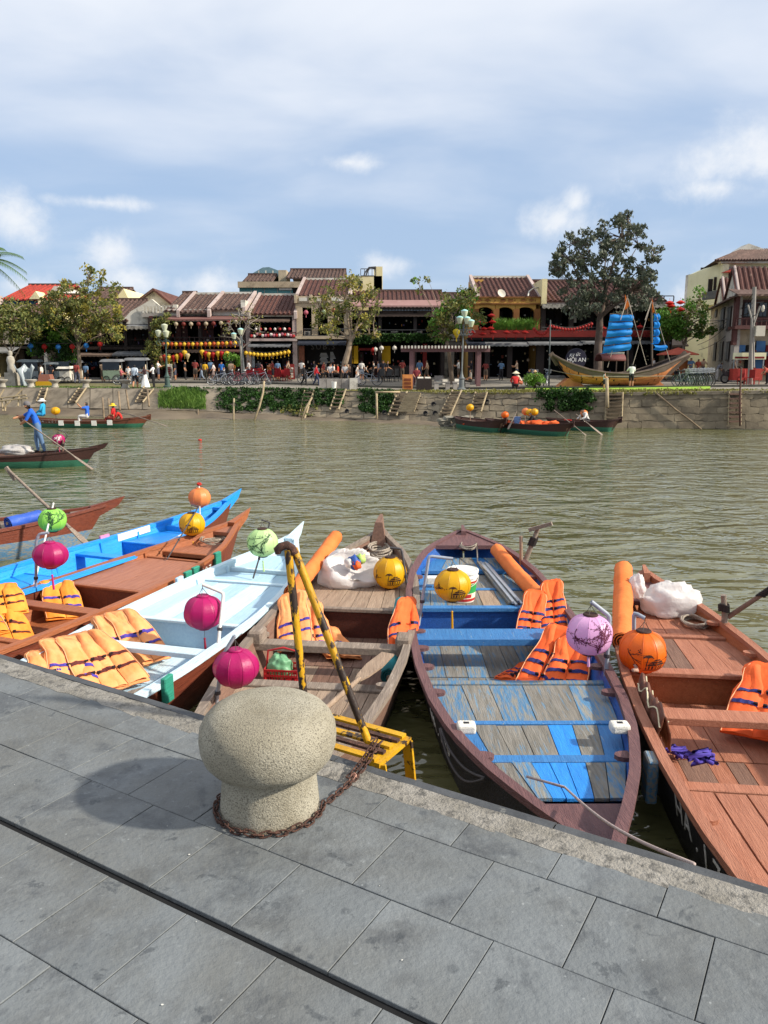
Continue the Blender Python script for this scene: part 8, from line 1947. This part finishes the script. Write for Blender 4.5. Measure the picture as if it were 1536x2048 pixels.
for k, px in enumerate((764, 772, 781, 790)): chair('black wire chair in front of the mustard bar', gpt(px, 760, 55.5+.4*(k % 2)), M_metalr, k*1.3, 'chairs before the mustard bar')
for k, px in enumerate((1484, 1495, 1508)): chair('bright red plastic stool chair before the corner house', gpt(px, 766, 45+.4*(k % 2)), cloth('#8f2420'), k, 'red chairs before the corner house')
def bench(label, p0, p1, Y):
    a, b_ = gpt(p0, 765, Y), gpt(p1, 765, Y); root = empty('stone_bench', a, 0, label, 'bench', 'low benches under the pergola'); d = b_-a; MB().beam(Vector((0,0,.42)), d+Vector((0,0,.42)), .4, .08).build('seat', M_grey, root)
    for t in (.15, .85): MB().box(d*t+Vector((0,0,.2)), (.25,.35,.4)).build('leg', M_grey, root)
bench('low grey bench left under the pergola', 868, 900, 47.5); bench('low grey bench right under the pergola', 905, 940, 47.5)
def motorbike(p, label):
    root = empty('motorbike', p, .2, label, 'motorbike')
    for x in (-.6, .6): MB().tube([(x+.27*math.cos(a), 0, .3+.27*math.sin(a)) for a in [k*.4 for k in range(17)]], .05, 6, cap=False).build('wheel', M_tyre, root)
    MB().hexa([(-.7,-.13,.45),(.45,-.13,.35),(.45,.13,.35),(-.7,.13,.45),(-.75,-.12,.75),(.3,-.1,.6),(.3,.1,.6),(-.75,.12,.75)]).build('body', cloth('#3a3436'), root); MB().beam((.55,0,.3),(.40,0,1.0),.14,.1).build('fork', M_metalr, root); MB().tube([(.38,-.3,1.0),(.42,0,1.05),(.38,.3,1.0)], .02, 5).build('handlebar', M_metalr, root); MB().hexa([(-.75,-.12,.76),(.15,-.12,.70),(.15,.12,.70),(-.75,.12,.76),(-.72,-.1,.84),(.12,-.1,.78),(.12,.1,.78),(-.72,.1,.84)]).build('seat', M_tyre, root)
motorbike(gpt(1467, 760, 49), 'dark motorbike under the person in camouflage'); 
def shopstall():
    b_ = gpt(1490, 762, 48.6); root = empty('snack_stall', b_, 0, 'snack stall with a red and cream sign at the corner house', 'stall'); MB().bx(-.9,.9,-.3,.3,.2,.9).build('counter', cloth('#a83a30'), root); MB().bx(-1.0,1.0,-.35,-.28,1.45,1.85).build('sign', M_limey, root); MB().bx(-.9,.9,-.36,-.352,1.5,1.62).build('sign_stripe', M_rband, root)
    for x in (-.9, .9): MB().bx(x-.03,x+.03,-.3,-.24,.9,1.5).build('post', M_steel, root)
shopstall()
# ================================================================== BOATS OUT ON THE RIVER
M_gbot = wood('green_bottom_paint', '#2f6b52', '#285c47', '#5f8a70', .68, .03, .6); M_dkbr = wood('dark_brown_topside', '#42261f', '#351e19', '#5a3a30', .68, .03, .6); M_rbr = wood('chestnut_topside', '#6a3b26', '#59301f', None, .7, .03, .55)
def riverboat(label, bow_px, d, L, W, cols, zb=.75, zs=.55, hull='full', planks=5, wz=None, zm=.42):
    p = atz(bow_px[0], bow_px[1], WATER+zb); b = make_boat('wooden_rowboat', label, (p.x, p.y), d, L, W, hull, zm, zb, zs, cols, group='boats out on the river', low=.2, nst=26)
    lo_ = zm-.42
    deck(b, L*.10, L*.34, .36+lo_, planks, [M_egun, M_ewood2], 91); deck(b, L*.345, L*.70, .12, planks, [M_ewood2], 92, nm='floor_plank'); deck(b, L*.705, L*.92, .34+lo_, planks, [M_egun, M_ewood2], 93)
    bulkhead(b, L*.342, .1, .36+lo_, M_ewood2); bulkhead(b, L*.702, .1, .34+lo_, M_ewood2); cross(b, L*.5, .36+lo_, .18, .05, M_ewood2, 'thwart'); end_plate(b, L*.02, L*.1, M_dkbr, -.02); end_plate(b, L*.92, L*.99, M_dkbr, -.02)
    return b
bH = riverboat('dark brown boat with a standing rower in blue', (214, 893), (-1, -.03), 7.5, .72, (M_dkbr, M_gbot, M_ewood2, M_dkbr), .58, .45, 'slim', zm=.34)
pr = P(bH, 0, 1.72, .38); person('boatman in a blue shirt, jeans and cap rowing upright', pr, 1.58, R(-75), 'row', '#1f5fc4', '#5a7596', hat='cap', shoe='#2a2a2c')
hnd = pr+Matrix.Rotation(R(-75), 3, 'Z') @ Vector((-.07,-.41,.655))*1.58; hn2 = pr+Matrix.Rotation(R(-75), 3, 'Z') @ Vector((.05,-.28,.555))*1.58
ea = aty(44, 838, hnd.y-.1); oar('long oar held by the boatman in blue', ea, aty(184, 930, hnd.y-.9)+Vector((0,0,-.12)), .7, .06, .022, M_egun)
pl = aty(117, 879, pr.y-.1); make_lantern('silk_lantern', 'crimson lantern with white pattern behind the standing boatman', pl, .19, .15, 'magenta', ('branch', M_bucket), 33, .22, '#b0345a', group='lanterns on the river boats')
pole('lantern_pole', 'thin curved rod holding the crimson lantern behind the boatman', [P(bH, .1, 1.25, .40), aty(135, 872, pr.y-.05), aty(128, 862, pr.y-.05), pl+Vector((0,0,.26))], .012, M_dpipe, clamp=False)
sack('pale grey tarpaulin heap on the boat of the standing rower', P(bH, .05, 2.35, .36), .36, (1.35, .9, .5), 31, m_=mat('grey_tarp', '#b9b4b0', '#9d9894', scale=5, rough=.7, bump=1, bscale=10), name='tarpaulin_heap', cat='tarpaulin')
tpost('short dark rowing post in the bow of the boat with the standing rower', P(bH, .25, .95, .45), P(bH, .25, .92, .80), None, None, .03, M_ewood2)
bI = riverboat('brown and green boat numbered HA.261 carrying passengers', (300, 831), (-1, .03), 6.5, .62, (M_rbr, M_gbot, M_ewood2, M_rbr), .56, .56, 'full', zm=.32)
# port side faces the quay: letters read towards the bow on this flank
hull_text(bI, 'HA.261', 1, 5.2, .165, .31, .19, M_letter)
for k, t in enumerate((1.75, 2.5, 3.3, 4.1)):
    MB().box((bI.hw(t)+.02, -t, bI.zg(t)-.09), (.03, .24, .24)).build('fender_board', M_white, bI.root)
def rider(label, t, x, face, pose, top, bot, z=.10, h=1.5, **k): person(label, P(bI, x, t, z), h, face, pose, top, bot, **k)
rider('passenger in a blue shirt raising an arm in boat HA.261', 3.05, .0, LFT, 'sitarm', '#2a63c4', '#d8d4cc', .12, 1.55); rider('passenger in a red life vest and yellow hat in boat HA.261', 1.75, .05, LFT, 'sit', '#b81f1f', '#7a2a22', .05, 1.5, hat='#d8b52e', sleeve=1)
rider('passenger with a red shirt bending forward in boat HA.261', 1.45, -.1, LFT, 'lean', '#c0281f', '#7a2018', -.15, 1.1); rider('rower in a white cap and turquoise jacket at the stern of boat HA.261', 5.2, .0, LFT, 'sit', '#2aa0cc', '#2a93c8', .20, 1.6, hat='#e3e0da', sleeve=2)
pl = P(bI, .1, 4.55, .78); make_lantern('silk_lantern', 'yellow lantern beside the rower of boat HA.261', pl, .22, .17, 'yellow', None, 34, 0, group='lanterns on the river boats'); pole('lantern_pole', 'short rod under the yellow lantern of boat HA.261', [P(bI, .1, 4.55, .34), pl+Vector((0,0,-.15))], .012, M_dpipe, clamp=False)
oar('thin oar trailing from the bow of boat HA.261', P(bI, .1, 1.3, .75), aty(333, 848, 36)+Vector((0,0,-.1)), .5, .05, .02, M_egun)
V2 = [cloth('#e0622a'), cloth('#d8541f')]
def heap(label, c, w, n, seed, mats=V2, nm='life_vest_heap'):
    root = empty(nm, c, 0, label, 'life vests'); rs = random.Random(seed)
    for k in range(n): MB().ball((rs.uniform(-w, w), rs.uniform(-.2,.2), .08+.05*rs.random()), .2, 9, 6, sc=(1.2,.8,.55), rough=.5).build('folded_vest', mats[k % len(mats)], root, smooth=True)
bJ = riverboat('small green bottomed boat with one lantern at each end by the rubble', (1012, 838), (-.45, .89), 4.2, .60, (M_dkbr, M_gbot, M_ewood2, M_dkbr), .62, .5)
bK = riverboat('green bottomed boat heaped with orange vests and three lanterns', (1147, 845), (-.60, .80), 5.2, .68, (M_dkbr, M_gbot, M_ewood2, M_dkbr), .60, .5)
bL = riverboat('green bottomed boat with a man in white bending by a red bucket', (1243, 836), (-.82, .57), 3.6, .56, (M_dkbr, M_gbot, M_ewood2, M_dkbr), .62, .5)
heap('orange vests scattered in the small green boat', P(bJ, 0, 2.2, .14), .5, 4, 1); heap('heap of orange vests in the middle of the lantern boat', P(bK, 0, 2.9, .30), .8, 8, 2); heap('heap of orange vests near the bow of the lantern boat', P(bK, 0, 1.6, .36), .6, 6, 3)
for (b, px, py, c, lab) in ((bJ,940,815,'yellow','yellow lantern over the stern of the small green boat'),(bJ,1010,830,'orange','orange lantern over the bow of the small green boat'),(bK,1051,823,'peach','orange lantern of a cluster on the vest boat'),(bK,1059,825,'yellow','yellow lantern of the cluster on the vest boat'),(bK,1069,824,'yellow','second yellow lantern of the cluster on the vest boat'),(bL,1168,827,'peach','coral lantern beside the man in white')):
    o_, d_ = Vector((b.root.location.x, b.root.location.y)), Vector((b.d.x, b.d.y)); Y = None
    best = min(((abs((lambda q: 768+F_PX*q.x/(q.y*CP-(q.z-EYE)*SP))(P(b, 0, t, .5))-px), t) for t in [b.L*k/40 for k in range(2, 39)]))[1]; base = P(b, 0, best, .30); c_ = aty(px, py, base.y); r = 7.6/F_PX*base.y
    make_lantern('silk_lantern', lab, c_, r, r*.85, c, None, 0, 0, group='lanterns on the river boats', ribs_=8); pole('lantern_pole', 'thin rod under the '+lab.split(' of ')[0].split(' over ')[0].split(' beside ')[0]+' '+('of the small green boat stern' if px == 940 else 'of the small green boat bow' if px == 1010 else 'nearest the bow on the vest boat' if px == 1069 else 'in the cluster on the vest boat' if b is bK else 'by the man in white'), [base, c_+Vector((0,0,-r*.8))], .015, M_ewood, clamp=False)
person('man in a white shirt bending down in the green boat', P(bL, .05, 1.6, .14), 1.5, R(-70), 'crouch', '#d6d2cd', '#2a2628', sleeve=2); person('crouching person in black at the bow of the vest boat', P(bK, .05, 2.1, .16), 1.35, LFT, 'crouch', '#1d1b1e', '#1d1b1e', sleeve=2)
def bucket2(label, p, c):
    o = MB().lathe([(.13,0),(.17,.28),(.185,.29),(.16,.28),(.12,.02)], 14).build('plastic_bucket', cloth(c), smooth=40); o.location = p; tag(o, label, 'bucket')
bucket2('red bucket in the boat of the man in white', P(bL, .0, 2.5, .16), '#b8261f'); bucket2('pale blue bucket on the vest boat', P(bK, .25, 2.95, .40), '#7fa3d8')
oar('steering oar slanting from the vest boat into the water', aty(1108, 820, 34.6), aty(1185, 876, 33.2)+Vector((0,0,-.1)), .6, .06, .022, M_egun); oar('oar slanting from the boat of the man in white into the water', aty(1152, 828, 34.6), aty(1208, 868, 33.6)+Vector((0,0,-.1)), .8, .09, .022, M_egun); oar('oar standing across the bow of the small green boat', aty(1034, 822, 34.2), aty(1016, 858, 33.8), .35, .05, .02, M_egun)
# a red float on the open water
o = MB().ball((0,0,.02), .06, 10, 7, sc=(1.3,1,.7)).build('red_float', cloth('#c0241f'), smooth=True); o.location = atz(400, 881, WATER); tag(o, 'tiny red lantern float drifting on the open water', 'float')
